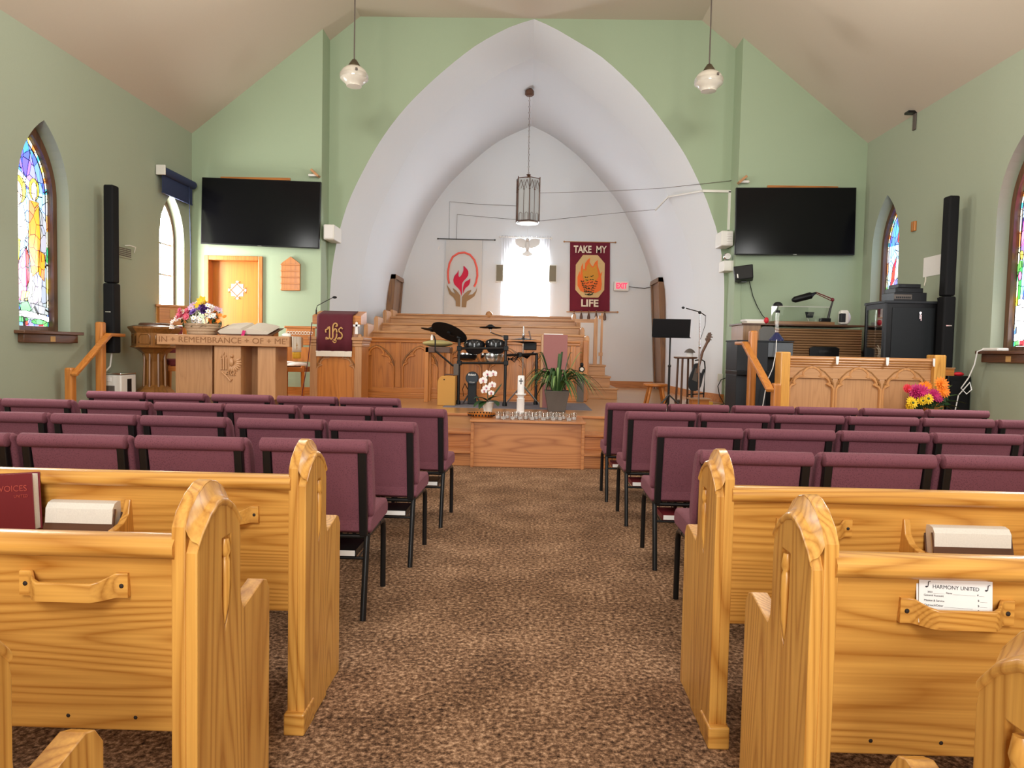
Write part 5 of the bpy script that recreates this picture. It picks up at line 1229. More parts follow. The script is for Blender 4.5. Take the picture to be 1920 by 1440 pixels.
# hanging schoolhouse lamps
for px, py, lb in ((664, 144, 'ribbed glass pendant lamp on a long rod, left of the arch'), (1329, 153, 'ribbed glass pendant lamp on a long rod, right of the arch')):
    c = atY(px, py, 9.4); t = thing('pendant_lamp', lb, 'lamp', (c.x, 9.4, c.z))
    m = MB(); m.tube([(0, 0, .20), (0, 0, ZF-c.z)], .009, 8); m.build('rod', M['pot'], t)
    MB().lathe([(.012, .225), (.03, .215), (.06, .17), (.075, .145), (.075, .125), (.0, .12)], n=20).build('cap', plain('aged_bronze', rgb(96, 88, 70), .35, .7), t)
    prof = [(.075, .125), (.11, .115), (.155, .075), (.182, .02), (.185, -.01), (.175, -.035), (.13, -.075), (.10, -.105), (.098, -.125), (.06, -.135), (.0, -.137)]
    MB().lathe(prof, n=40).build('glass_shade', M.setdefault('shade', plain('frosted_ribbed_glass', rgb(206, 200, 188), .25, noise=.04)), t, smooth=60)
    MB().lathe([(.184, .03), (.189, .0), (.184, -.03)], n=40).build('rim_band', M['glass'], t)
    m = MB(); m.box(.06, .085, -.185, -.165, .02, .05); m.build('clip', M['pot'], t, smooth=0)
    MB().lathe([(.06, ZF-c.z-.001), (.06, ZF-c.z-.03), (.012, ZF-c.z-.05)], n=16).build('ceiling_rose', M['pot'], t)
c = atY(991, 8, 9.45); t = thing('ceiling_fan', 'pale ceiling fan, only one blade tip dipping into view at top', 'fan', (c.x, 8.75, 5.98))
MB().lathe([(.0, -.10), (.09, -.08), (.13, -.02), (.13, .05), (.06, .10), (.03, .11), (.03, ZF-5.98)], n=20).build('motor', M['ceil'], t)
for k in range(4):
    T = Matrix.Rotation(k*PI/2, 4, 'Z') @ Matrix.Rotation(math.radians(8), 4, 'Y'); m = MB(); m.prism([(-.06, .12), (.06, .12), (.085, .5), (.082, .84), (.05, .87), (-.05, .87), (-.082, .84), (-.085, .5)], 'z', -.005, .005, T); m.build('blade', M['ceil'], t, smooth=0, bevel=.003)
# ------------------------------------------------------------ wall speakers, emergency light, conduit and thin wires
def pad(name, label, cat, p, q, y0, y1, mat, bev=.02):
    A, B = atY(*p, y0), atY(*q, y0); t = thing(name, label, cat, ((A.x+B.x)/2, y0, (A.z+B.z)/2)); MB().box(A.x, B.x, y0, y1, B.z, A.z).build('housing', mat, t, smooth=0, bevel=bev, world=True); return t, A, B
t, A, B = pad('wall_speaker', 'white wall speaker on the pier right of the left television', 'speaker', (606, 420), (626.5, 449), 10.86, YA, M['whitep'])
MB().box(A.x+.02, B.x-.02, 10.853, 10.861, B.z+.02, A.z-.02).build('grille', M['ceramic'], t, smooth=0, world=True)
t, A, B = pad('wall_speaker', 'white ribbed wall speaker on the pier left of the right television', 'speaker', (1353, 432), (1375, 461), 10.94, YA, M['whitep'])
for k in range(5): z = B.z+.03+k*.037; MB().box(A.x+.085, B.x-.02, 10.932, 10.942, z, z+.018).build('louvre', M['ceramic'], t, smooth=0, world=True)
t, A, B = pad('emergency_light', 'white emergency light with clear bulb under the ribbed wall speaker', 'emergency light', (1358, 488), (1376, 508), 11.0, YA, M['whitep'], .008)
m = MB(); m.ball(((A.x+B.x)/2-.03, 11.03, A.z+.06), .055, 12, 8); m.build('lamp_head', M['chrome'], t, world=True); m = MB(); m.cyl(((A.x+B.x)/2-.03, 10.97, A.z+.06), ((A.x+B.x)/2-.03, 10.98, A.z+.06), .045); m.build('lens', M['paper'], t, world=True)
m = MB(); m.tube([(A.x+.02, 11.25, A.z), (A.x+.02, 11.25, A.z+.12)], .014, 6); m.build('mount_arm', M['whitep'], t, world=True)
yc_ = YA-.015; P = [atY(1317, 357.5, yc_), atY(1370, 359, yc_), atY(1366, 431, yc_)]
m = MB(); m.box(P[0].x, P[1].x, YA-.03, YA, P[1].z-.018, P[1].z+.018); m.box(P[2].x-.02, P[2].x+.02, YA-.03, YA, P[2].z, P[1].z); tag(m.build('wire_conduit', M['whitep'], smooth=0), 'white wire conduit turning down beside the right television', 'conduit')
def onarch(px, py):   # a point on the splayed arch soffit
    return atY(px, py, YCR-.08)
m = MB(); a, b, c_ = atY(1316, 358, YA+.0), atY(1253, 369, YCR-.12), atY(1229, 394, YCR+.30); m.tube([a, b, c_], .016, 6); tag(m.build('soffit_conduit', M['whitep']), 'white conduit running along the arch soffit on the right', 'conduit')
def wire(label, pts, mat, r=.004, name='wire'):
    m = MB(); m.tube([atY(*p) for p in pts], r, 5); tag(m.build(name, mat), label, 'cable')
wire('thin wire across the arch from the right bracket to the apse', [(1394, 335, YC-.05), (1376, 338, YA-.03), (1314, 345, YA-.03), (1240, 353, 12.2), (1130, 359, 13.8), (1000, 362, YBK-.04)], M['pot'])
wire('thin wire across the apse just above the lantern foot', [(1228, 393, 12.5), (1160, 399, 13.7), (1100, 405, YBK-.03), (1015, 414, YBK-.02), (960, 411, YBK-.02), (900, 406, YBK-.02), (857, 402, YBK-.02), (856, 450, YBK-.02)], M['pot'])
wire('thin wire hanging above the white flame banner', [(970, 386, YBK-.02), (900, 383, YBK-.02), (843, 378, YBK-.02), (842, 448, YBK-.02)], M['pot'])
c = atY(822, 465, YBK-.03); t = thing('pull_tag', 'tiny white pull tag left of the white flame banner', 'tag', (c.x, YBK-.03, c.z)); MB().prism([(-.01, 0), (.02, .06), (.03, .05), (.015, -.03), (-.01, -.04)], 'y', -.005, .005).build('tag', M['ceramic'], t, smooth=0)
# ------------------------------------------------------------ plinth box before the steps and the things on it
t = thing('step_box', 'long oak box before the stage steps with glass candle cups on top', 'box', (.03, 7.79, 0))
MB().box(-.575, .63, 7.80, 8.34, .004, .50).build('carcass', M['boxwood'], t, smooth=0, world=True)
MB().box(-.61, .665, 7.765, 8.36, .50, .525).build('top', M['boxwood'], t, smooth=0, bevel=.006, world=True)
for x0, x1 in ((-.60, -.565), (.62, .655)): MB().box(x0, x1, 7.78, 7.83, 0, .50).build('corner_strip', M['boxwood'], t, smooth=0, bevel=.004, world=True)
BT = .525
# tray, orchid, pillar candle, plant
c = atZ(902, 778, BT); t = thing('wooden_tray', 'oval wooden tray with dark notched rim left of the candle cups', 'tray', (c.x+.02, 8.12, BT))
MB().lathe([(.0, .004), (.12, .004), (.165, .05), (.172, .052), (.17, .045), (.125, 0), (0, 0)], n=36, sy=.75).build('bowl', M['redX'], t, smooth=50)
m = MB()
for k in range(26): a = 2*PI*k/26; m.box(-.009, .009, -.003, .006, -.018, .014, Matrix.Translation((math.cos(a)*.152, math.sin(a)*.114, .034)) @ Matrix.Rotation(a-PI/2, 4, 'Z'))
m.build('dark_inlay', M['black'], t, smooth=0)
c = atY(915, 771, 8.62); t = thing('potted_orchid', 'white orchid in a white pot left of the tall candle', 'orchid', (c.x, 8.62, ZS))
s_ = 8.62/FPX; ox, oz = c.x, ZS
def OP(px, py, dy=0): p = atY(px, py, 8.62+dy); return Vector((p.x-ox, dy, p.z-oz))
MB().lathe([(.0, 0), (.05, 0), (.068, .115), (.072, .12), (.064, .12), (.05, .1), (0, .1)], n=24).build('pot', M['ceramic'], t)
m = MB(); st = [Vector((0, 0, .1)), OP(914, 735), OP(912, 715), OP(916, 700), OP(922, 695)]; m.tube(st, .005, 6); m.build('stem', M['leafd'], t)
for px, py, r in ((914, 702, .07), (925, 701, .06), (906, 714, .065), (912, 728, .06), (923, 722, .06), (908, 733, .05), (921, 737, .048)):
    f = MB(); c0 = OP(px, py, -.03)
    for k, (a, l, w) in enumerate(((90, 1, .7), (210, 1, .7), (330, 1, .7), (20, 1.05, 1.1), (160, 1.05, 1.1))):
        a = math.radians(a+px % 17); u = Vector((math.cos(a), 0, math.sin(a))); v = Vector((-u.z, 0, u.x)); R_ = r*.80*l
        f.face([c0, c0+u*R_*.35+v*R_*.45*w+Vector((0, -.010, 0)), c0+u*R_*.8+v*R_*.42*w+Vector((0, -.010, 0)), c0+u*R_+Vector((0, -.004, 0)), c0+u*R_*.8-v*R_*.42*w+Vector((0, -.010, 0)), c0+u*R_*.35-v*R_*.45*w+Vector((0, -.010, 0))])
    fo = f.build('flower', M['petalw'], t, smooth=0, recalc=False); f = MB(); f.ball(c0+Vector((0, -.014, 0)), .009, 6, 4); f.build('flower_heart', FLW['m'], fo)
def blade(m, P, w, fold=.25):
    P = [Vector(p) for p in P]; rows = []; n = len(P)
    for i, p in enumerate(P):
        d = (P[min(i+1, n-1)]-P[max(i-1, 0)]).normalized(); sd = d.cross(Vector((0, 0, 1)))
        if sd.length < .05: sd = Vector((1, 0, 0))
        sd.normalize(); up = sd.cross(d); f = i/(n-1); ww = w*(math.sin(PI*min(1, .12+f*.88))**.7 if f < 1 else .02)
        rows.append([p-sd*ww+up*ww*fold, p, p+sd*ww+up*ww*fold])
    m.strip(rows)
for P in ([OP(913, 752), OP(900, 742, -.06), OP(888, 748, -.1)], [OP(913, 754), OP(898, 750, -.08), OP(888, 764, -.14)], [OP(914, 754), OP(905, 752, -.12), OP(898, 768, -.17)], [OP(917, 752), OP(930, 740), OP(942, 718, .04)], [OP(917, 752), OP(932, 752, -.06), OP(934, 762, -.1)], [OP(916, 750), OP(926, 744, -.05), OP(938, 742, -.08)]):
    m = MB(); A, B, C_ = P; Q = [A*(1-f)**2+B*2*f*(1-f)+C_*f*f for f in [i/7 for i in range(8)]]; blade(m, Q, .046); m.build('leaf', M['leafd'], t, recalc=False)
cy = 8.47; c = atY(976, 760, cy)
t = thing('candle_pedestal', 'short white turned pedestal under the tall white candle', 'pedestal', (c.x, cy, ZS))
ztop = atY(976, 738, cy).z-ZS
MB().lathe([(.0, 0), (.055, 0), (.055, .02), (.046, .03), (.046, ztop-.07), (.05, ztop-.06), (.035, ztop-.05), (.04, ztop-.03), (.065, ztop-.012), (.065, ztop), (0, ztop)], n=20).build('column', M['ceramic'], t, smooth=40)
t = thing('pillar_candle', 'tall white pillar candle with a black cross on the white pedestal', 'candle', (c.x, cy, ZS+ztop)); h = atY(976, 704, cy).z-ZS-ztop
MB().lathe([(.0, 0), (.041, 0), (.041, h-.012), (.034, h), (0, h-.006)], n=28).build('wax', M['ceramic'], t, smooth=40)
m = MB(); m.box(-.004, .004, -.045, -.040, h*.55, h*.82); m.box(-.019, .019, -.045, -.040, h*.68, h*.73); 
for x, z in ((-.019, h*.705), (.019, h*.705), (0, h*.82), (0, h*.55)): m.ball((x, -.0425, z), (.007, .003, .007), 6, 4)
m.build('cross_mark', M['ink'], t, smooth=0)
# glass votive cups
v0 = thing('votive_cup', 'small clear glass cup with a white candle in the row on the step box', 'candle cup', (0, 0, 0), 0, 'glass votive cups on the step box')
MB().lathe([(.0, 0), (.030, 0), (.036, .080), (.033, .080), (.028, .007), (0, .007)], n=16).build('cup', glass('votive_glass', (.95, .96, .96, 1), .05, .72), v0, smooth=50)
MB().lathe([(.0, .0075), (.026, .0075), (.027, .034), (0, .035)], n=12).build('wax', M['ceramic'], v0, smooth=40)
VP = [(934, 7.93), (944, 7.86), (950, 8.0), (961, 7.88), (968, 8.02), (975, 7.90), (986, 7.93), (992, 8.06), (998, 7.88), (1005, 7.97), (1012, 8.08), (1019, 7.86), (1026, 7.98), (1033, 8.06), (1037, 7.88), (1043, 8.0), (1050, 7.9), (1056, 8.04), (1067, 7.87), (1076, 8.0)]
for i, (px, y) in enumerate(VP):
    loc = (atY(px, 784, y).x, y, BT)
    if i == 0: v0.location = loc
    else: dup(v0, loc)
# drum mat
tag(MB().box(-1.08, .86, 9.18, 10.35, ZS, ZS+.006).build('drum_mat', plain('grey_mat', rgb(112, 110, 120), .95, noise=.25, scale=120), smooth=0), 'grey rectangular mat on the stage under the drum kit', 'mat')
MZ = ZS+.006
# spider plant
py_ = 8.93; c = atY(1043, 771, py_); t = thing('potted_plant', 'spider plant in a square taupe pot right of the tall candle', 'plant', (c.x, py_, ZS))
hp = atY(1043, 732, py_).z-ZS; m = MB()
def sq(r, z): return [(-r, -r, z), (r, -r, z), (r, r, z), (-r, r, z)]
R_ = [sq(.105, 0), sq(.155, hp), sq(.14, hp), sq(.13, hp-.04)]
V_ = [[m.bm.verts.new(p) for p in r] for r in R_]
for A, B in zip(V_, V_[1:]):
    for k in range(4): m._f([A[k], A[(k+1) % 4], B[(k+1) % 4], B[k]])
m._f(V_[0][::-1]); m._f(V_[-1]); m.build('pot', M['pot'], t, smooth=0, bevel=.012)
rp = random.Random(11); nl = 84
for k in range(nl):
    a = rp.uniform(0, 2*PI); rr = rp.uniform(.22, .56)*(1.12 if math.cos(a) > 0 else .95); hh = rp.uniform(.20, .44) if k % 3 else rp.uniform(.36, .50)
    dx, dy = math.cos(a), math.sin(a)*.7
    b0_ = Vector((dx*.05, dy*.05, hp-.03)); p1 = b0_+Vector((dx*rr*.4, dy*rr*.4, hh*1.25)); e = b0_+Vector((dx*rr, dy*rr, hh*.55-rr*.45+rp.uniform(-.05, .08)))
    if k % 3 == 0 and hh > .45: e = b0_+Vector((dx*rr*.45, dy*rr*.45, hh))
    Q = [b0_*(1-f)**2+p1*2*f*(1-f)+e*f*f for f in [i/9 for i in range(10)]]
    m = MB(); blade(m, Q, rp.uniform(.012, .02), .35); lf = m.build('leaf', (M['leafd'], M['leaf'], M['leaf'], M['leafl'])[k % 4], t, recalc=False)
m = MB(); m.box(-.13, .13, -.13, .13, hp-.05, hp-.035); m.build('soil', M['darkX'], t, smooth=0)
# ------------------------------------------------------------ electronic drum kit
DY = 9.62
def K(u, v, y=DY): return atY(780+u/7.2, 590+v/7.2, y)
t = thing('electronic_drum_kit', 'black electronic drum kit on a tubular rack in front of the choir screen', 'drum kit', (K(900, 1200).x, DY, MZ))
for u, v, y in ((585, 262, DY), (1215, 300, 9.5), (1630, 520, 9.9)):
    p = K(u, v, y); MB().tube([(p.x, y, MZ), (p.x, y, p.z)], .020, 10).build('rack_post', M['blackm'], t, world=True)
    m = MB(); m.lathe([(.032, 0), (.032, .03), (.022, .06)], (p.x, y, MZ), 12); m.build('rubber_foot', M['black'], t, world=True)
for a, b, y0, y1 in (((585, 455), (1215, 455), DY, 9.5), ((585, 652), (1215, 652), DY, 9.5), ((1215, 548), (1630, 530), 9.5, 9.9)):
    MB().tube([K(*a, y0), K(*b, y1)], .018, 10).build('rack_bar', M['blackm'], t, world=True)
for (u, v), y in (((585, 290), DY), ((585, 455), DY), ((585, 652), DY), ((1215, 310), 9.5), ((1215, 455), 9.5), ((1215, 652), 9.5), ((1400, 540), 9.68)):
    p = K(u, v, y); m = MB(); m.box(p.x-.032, p.x+.032, y-.034, y+.03, p.z-.032, p.z+.032); m.build('clamp', M['black'], t, smooth=0, bevel=.008, world=True)
drumgloss = plain('gloss_black_shell', (.012, .012, .014, 1), .18, noise=.02)
def drum2(name, u, v, y, r, d, n, mat, rim):
    p = K(u, v, y); T = Vector((0, 0, 1)).rotation_difference(Vector(n)).to_matrix().to_4x4(); inv = t.matrix_basis.inverted()
    c_ = inv @ p; m = MB(); m.lathe([(.0, -d), (r*.8, -d), (r*.97, -d*.55), (r, -.01), (r, 0), (0, 0)], c_, 28, T); o = m.build(name, mat, t, smooth=40)
    m = MB(); m.lathe([(r*.98, .004), (r*1.04, .004), (r*1.04, -.014), (r*.98, -.014), (r*.98, .004)], c_, 28, T); m.build('rim', rim, o, smooth=40)
drum2('tom_pad', 790, 400, DY+.12, .142, .10, (0, .45, .9), drumgloss, M['black']); drum2('tom_pad', 1080, 395, DY+.12, .142, .10, (.05, .45, .9), drumgloss, M['black'])
drum2('floor_tom_pad', 690, 540, DY+.30, .14, .07, (0, .15, 1), M['black'], M['chrome']); drum2('snare_pad', 1030, 540, DY+.35, .17, .12, (0, .12, 1), M['chrome'], M['chrome'])
def cymbal(u, v, y, r, n, nm='cymbal', h=.02):
    p = t.matrix_basis.inverted() @ K(u, v, y); T = Vector((0, 0, 1)).rotation_difference(Vector(n)).to_matrix().to_4x4()
    m = MB(); m.lathe([(.0, h+.022), (.02, h+.02), (.045, h+.004), (r*.5, h*.4), (r, 0), (r*.995, -.006), (r*.5, h*.4-.01), (.03, -.0), (.025, -.025), (0, -.025)], p, 36, T); m.build(nm, M['grill'], t, smooth=30)
cymbal(450, 240, DY-.05, .255, (.30, .42, .85), 'ride_cymbal'); cymbal(1005, 172, DY+.2, .152, (0, .05, 1), 'crash_cymbal'); cymbal(215, 205, DY+.55, .16, (.15, .1, 1), 'splash_cymbal')
m = MB(); m.tube([K(585, 270), K(500, 285), K(450, 265)], .009, 8); m.tube([K(240, 280), K(260, 340), K(258, 480), K(262, 505)], .010, 8); m.tube([K(262, 490, DY-.02), K(500, 690, DY), K(585, 700)], .013, 8); m.build('cymbal_arm', M['blackm'], t, world=True)
m = MB(); m.tube([K(1215, 310, 9.5), K(1060, 262, DY+.15), K(1010, 240, DY+.2), K(1008, 185, DY+.2)], .009, 8); m.build('cymbal_arm', M['chrome'], t, world=True)
p = K(560, 720, DY); m = MB(); m.box(p.x-.05, p.x+.02, DY-.06, DY+.02, p.z-.10, p.z+.06); m.build('multi_clamp', M['pot'], t, smooth=0, bevel=.01, world=True)
p = K(1530, 430, 9.9); m = MB(); m.box(p.x-.09, p.x+.10, 9.85, 9.91, p.z-.05, p.z+.06); m.build('sound_module', M['black'], t, smooth=0, bevel=.01, world=True)
m = MB()
for k in range(4): m.tube([K(1240, 580+k*12, 9.55), K(1330, 640-k*25, 9.65), K(1400, 545, 9.72), K(1500, 560+k*10, 9.8), K(1590, 500, 9.88)], .006, 5)
m.tube([K(590, 500), K(560, 640, DY+.05), K(520, 780, DY+.05), K(520, 820, DY)], .006, 5); m.build('cable_loom', M['black'], t, world=True)
m = MB(); m.tube([K(1525, 220, 9.82), K(1552, 335, 9.82)], .009, 6); m.build('drum_stick', M['darkZ'], t, world=True)
m = MB(); m.tube([K(700, 1010, 9.8), K(660, 930, 9.75), K(630, 1000, 9.7), K(640, 1100, 9.7)], .006, 5); m.build('pad_cable', M['black'], t, world=True)
# hi-hat on its own stand
hx_, hy_ = K(1450, 340, 9.78).x, 9.78
t = thing('hi_hat_stand', 'chrome hi-hat stand with two black cymbals at the right of the drum kit', 'hi-hat', (hx_, hy_, MZ)); zc = K(1450, 350, hy_).z-MZ
m = MB(); m.tube([(0, 0, .10), (0, 0, K(1450, 155, hy_).z-MZ)], .009, 8); m.build('rod', M['chrome'], t)
for dz, f in ((.012, 1), (-.012, -1)): m = MB(); m.lathe([(.0, f*.03), (.04, f*.02), (.18, f*.002), (.18, 0), (.04, f*.014), (0, f*.02)], (0, 0, zc+dz), 32); m.build('hat_cymbal', M['grill'], t)
m = MB(); m.lathe([(.014, zc+.04), (.02, zc+.06), (.02, zc+.09), (.012, zc+.1)], n=12); m.build('clutch', M['chrome'], t)
for k in range(3): a = .5+k*2*PI/3; m = MB(); m.tube([(0, 0, .28), (math.cos(a)*.26, math.sin(a)*.26, .014)], .011, 6); m.build('leg', M['chrome'], t)
MB().prism([(-.04, 0), (.04, 0), (.035, .02), (-.035, .02)], 'y', .04, .24).build('pedal', M['chrome'], t, smooth=0)
# kick tower with round pad
p = K(752, 1195, DY+.05); t = thing('kick_drum_tower', 'dark round kick drum pad on its pedestal beneath the drum rack', 'kick drum', (p.x, DY+.05, MZ)); kc = K(752, 855, DY+.05).z-MZ
MB().box(-.058, .058, .0, .10, .0, kc-.03).build('pedestal', M['char'], t, smooth=0, bevel=.01)
MB().cyl((0, -.03, kc), (0, .05, kc), .088, n=32).build('pad', M['char'], t, smooth=30); MB().cyl((0, -.036, kc), (0, -.028, kc), .078, n=32).build('pad_face', plain('dark_blue_pad', (.02, .028, .04, 1), .6), t, smooth=30)
text('lettering', 'Roland', .036, t.matrix_basis @ Vector((0, -.038, kc+.045)), M['paper'], t, extrude=.0008, bold=.001); text('lettering', 'V-Drums', .020, t.matrix_basis @ Vector((0, -.038, kc-.055)), M['paper'], t, extrude=.0008)
m = MB(); m.tube([(-.06, .05, .12), (-.12, .02, .01)], .010, 6); m.tube([(.06, .05, .12), (.12, .02, .01)], .010, 6); m.build('spur', M['blackm'], t)
# tan amplifier
t = thing('guitar_amplifier', 'tan tweed guitar amplifier at the left of the drum kit', 'amplifier', (K(405, 1200, 9.42).x, 9.42, ZS))
a, b = K(285, 1200, 9.42).x, K(525, 1200, 9.42).x; h = K(400, 828, 9.42).z-ZS; w = (b-a)/2
MB().prism([(-w, 0), (w, 0), (w, h), (-w+.05, h), (-w+.012, h-.04), (-w, h-.08)], 'y', 0, .20).build('cabinet', plain('tan_tweed', rgb(186, 136, 66), .8, noise=.1, scale=250), t, smooth=0, bevel=.01)
m = MB(); m.tube([(-.03, .05, h), (-.03, .05, h+.02), (.09, .05, h+.02), (.09, .05, h)], .008, 6); m.build('handle', M['darkX'], t)
MB().box(-.04, -.02, -.002, .01, h-.055, h-.04).build('jack_plate', M['black'], t, smooth=0)
# tall wooden stand with a sage cushion
t = thing('tall_stool', 'tall wooden stool behind the tan amplifier, left of the drums', 'stool', (K(300, 1150, 10.15).x, 10.15, ZS)); cx = K(300, 1150, 10.15).x
zt = K(300, 432, 10.15).z-ZS; w = .18
MB().box(-w, w, -.17, .17, zt-.09, zt).build('apron', M['darkX'], t, smooth=0, bevel=.01)
for sx in (-1, 1):
    for sy in (-1, 1): MB().box(sx*w*.86-.028, sx*w*.86+.028, sy*.145-.025, sy*.145+.025, 0, zt-.002 if sx < 0 else zt-.09).build('leg', M['redZ'], t, smooth=0, bevel=.004)
t = thing('cushion', 'sage green cushion on the tall wooden stool', 'cushion', (cx, 10.15, ZS+zt)); m = MB(); m.ball((-.02, 0, .045), (.22, .18, .05), 18, 8); m.build('cover', plain('sage_cloth', rgb(168, 156, 104), .85, noise=.12, scale=60), t)
t = thing('small_figurine', 'tiny white bottle on the sage cushion', 'bottle', (cx-.10, 10.12, ZS+zt+.09)); MB().lathe([(.0, 0), (.018, 0), (.018, .05), (.008, .065), (.008, .08), (0, .08)], n=10).build('body', M['ceramic'], t)
# mauve speaker box right of the drums
a, b = atY(1016, 690, 9.38), atY(1063, 690, 9.38); zt = atY(1040, 627.5, 9.38).z
t = thing('mauve_cabinet', 'tall mauve pink cabinet right of the drum kit', 'cabinet', ((a.x+b.x)/2, 9.38, MZ)); w = (b.x-a.x)/2; h = zt-MZ
MB().box(-w+.012, w, 0, .32, 0, h).build('body', plain('mauve_laminate', rgb(150, 96, 94), .7), t, smooth=0, bevel=.004); MB().box(-w-.015, -w+.016, -.004, .32, 0, h).build('edge_strip', M['tanZ'], t, smooth=0, bevel=.004)
t2 = thing('sheet_music', 'white papers lying on the mauve cabinet', 'paper', ((a.x+b.x)/2, 9.5, zt)); MB().box(-w+.02, w-.06, -.1, .14, .0, .012).build('sheets', M['paper'], t2, smooth=0)
# ------------------------------------------------------------ right front: choir panel, flowers, subwoofer
RY = 8.0
t = thing('choir_screen', 'oak panel with three carved gothic arches at the right of the stage', 'panel', (atY(1615, 700, RY).x, RY, ZS)); zt = atY(1615, 671, RY).z
xs_ = [atY(px, 680, RY).x for px in (1460, 1479, 1747, 1769)]
for a, b in ((0, 1), (2, 3)): MB().box(xs_[a], xs_[b], RY-.06, RY+.12, ZS, zt+.05).build('end_post', M['pewZ'], t, smooth=0, bevel=.015, seg=3, world=True)
MB().box(xs_[1], xs_[2], RY+.02, RY+.06, ZS, zt-.02).build('panel', M['tanZ'], t, smooth=0, world=True)
m = MB()
for k in range(4): m.tube([(xs_[1], RY-.02+.012*k, zt-.02-.028*k), (xs_[2], RY-.02+.012*k, zt-.02-.028*k)], .018, 8)
m.box(xs_[1], xs_[2], RY-.03, RY+.08, zt-.012, zt+.008); m.build('moulded_rail', M['oakX'], t, world=True, smooth=40)
m = MB(); m.box(xs_[1], xs_[2], RY+.0, RY+.02, zt-.24, zt-.12); m.build('frieze', M['tanX'], t, smooth=0, bevel=.004, world=True)
for px in (1521, 1609, 1697):
    c = atY(px, 740, RY); m = MB(); tracery(m, c.x, 1.02-.04, .245, .20, RY+.012, .40, .019); m.build('tracery', [M['oakZ'], M['brnZ']], t, world=True)
for px in (1565, 1653, 1741):
    c = atY(px, 740, RY); MB().box(c.x-.03, c.x+.03, RY+.002, RY+.022, ZS, zt-.24).build('stile', M['tanZ'], t, smooth=0, bevel=.005, world=True)
for px, lb in ((1570, 'small white clip on the choir panel rail, left of three'), (1664, 'small white clip on the choir panel rail, middle of three'), (1752, 'small white clip on the choir panel rail, right of three')):
    c = atY(px, 674, RY-.05); t = thing('paper_clip', lb, 'clip', (c.x, RY-.05, zt-.09)); m = MB(); m.prism([(-.016, .10), (.016, .10), (.014, .03), (.006, .01), (-.008, .01), (-.014, .03)], 'y', -.006, .002); m.build('clip', M['ceramic'], t, smooth=0)
fy_ = 7.80; c = atY(1747, 765, fy_); t = thing('flower_vase', 'vase of orange, magenta and yellow flowers in front of the choir panel', 'flowers', (c.x, fy_, ZS))
MB().lathe([(.0, 0), (.07, 0), (.09, .08), (.075, .2), (.085, .22), (.07, .215), (0, .2)], n=20).build('vase', M['redZ'], t)
def FPt(px, py, dy=0): p = atY(px, py, fy_+dy); return Vector((p.x-c.x, dy, p.z-ZS))
for kk, px, py, r, dy in (('o', 1765, 720, .085, -.04), ('o', 1768, 734, .08, -.06), ('o', 1738, 725, .07, .03), ('o', 1729, 724, .05, .03), ('r', 1702, 729, .06, -.02), ('m', 1718, 733, .085, -.06), ('m', 1728, 735, .09, -.08), ('m', 1752, 741, .08, -.08), ('m', 1759, 746, .06, -.06), ('m', 1712, 741, .06, -.05), ('y', 1709, 755, .075, -.10), ('y', 1738, 747, .075, -.11), ('y', 1728, 751, .06, -.10), ('y', 1705, 762, .055, -.08)):
    m = MB(); p = FPt(px, py, dy)
    for L_ in range(3): blossom(m, p+Vector((0, -.012*L_, 0)), r*(1-.25*L_), 14-2*L_, (rnd.gauss(0, .15), -1, .35), .5, .15+.25*L_)
    fl = m.build('flower', FLW[kk], t, smooth=0, recalc=False)
    if kk == 'y': m = MB(); m.ball(p+Vector((0, -.03, .0)), r*.2, 8, 5); m.build('flower_heart', M['leafd'], fl)
    m = MB(); m.tube([p, (p.x*.4, .02, .22)], .004, 4); m.build('stem', M['leafd'], t)
for P in ([(1760, 750), (1790, 738, ), (1808, 742)], [(1762, 757), (1790, 748), (1814, 758)], [(1762, 762), (1785, 756), (1800, 768)], [(1758, 748), (1775, 728), (1786, 722)], [(1755, 764), (1770, 757), (1785, 768)], [(1760, 760), (1775, 748), (1795, 752)]):
    A, B, C_ = [FPt(*q) for q in P]; Q = [A*(1-f)**2+B*2*f*(1-f)+C_*f*f for f in [i/8 for i in range(9)]]; m = MB(); blade(m, Q, .03); m.build('leaf', M['leaf'], t, recalc=False)
m = MB()
for k in range(60):
    p = FPt(rnd.uniform(1705, 1775), rnd.uniform(740, 768), rnd.uniform(-.04, .06)); u = Vector((rnd.gauss(0, 1), rnd.gauss(0, .6), rnd.gauss(0, 1))).normalized()*.05; v = u.cross(Vector((.3, 1, .2))).normalized()*.018; m.face([p-u, p+v, p+u, p-v])
o = m.build('foliage', M['leafd'], t, smooth=0, recalc=False); o['kind'] = 'stuff'
sy_ = 8.12; a, b = atY(1776, 740, sy_), atY(1820, 740, sy_); zt = atY(1800, 705, sy_).z
t = thing('subwoofer', 'black subwoofer box on the stage below the right column speaker', 'speaker', ((a.x+b.x)/2, sy_, ZS)); w = min((b.x-a.x)/2, .15)
MB().box(-w, w, 0, .33, 0, zt-ZS).build('cabinet', M['black'], t, smooth=0, bevel=.012); MB().box(-w+.03, w-.03, -.006, .002, .05, zt-ZS-.06).build('grille', M['grill'], t, smooth=0)
m = MB(); m.tube([(.0, .2, zt-ZS), (.0, .2, 1.20-ZS)], .018, 10); m.build('pole', M['blackm'], t)
t = thing('small_wooden_box', 'small wooden box standing on the subwoofer', 'box', ((a.x+b.x)/2-.085, sy_+.1, zt)); MB().box(-.05, .05, -.05, .05, 0, .08).build('body', M['redX'], t, smooth=0); MB().box(-.058, .058, -.058, .058, .08, .092).build('lid', M['tanX'], t, smooth=0)
t = thing('red_cloth_bag', 'crumpled red cloth on top of the subwoofer', 'cloth', ((a.x+b.x)/2+.02, sy_+.06, zt)); m = MB(); m.ball((0, 0, .02), (.06, .04, .025), 10, 6); m.build('cloth', FLW['r'], t)
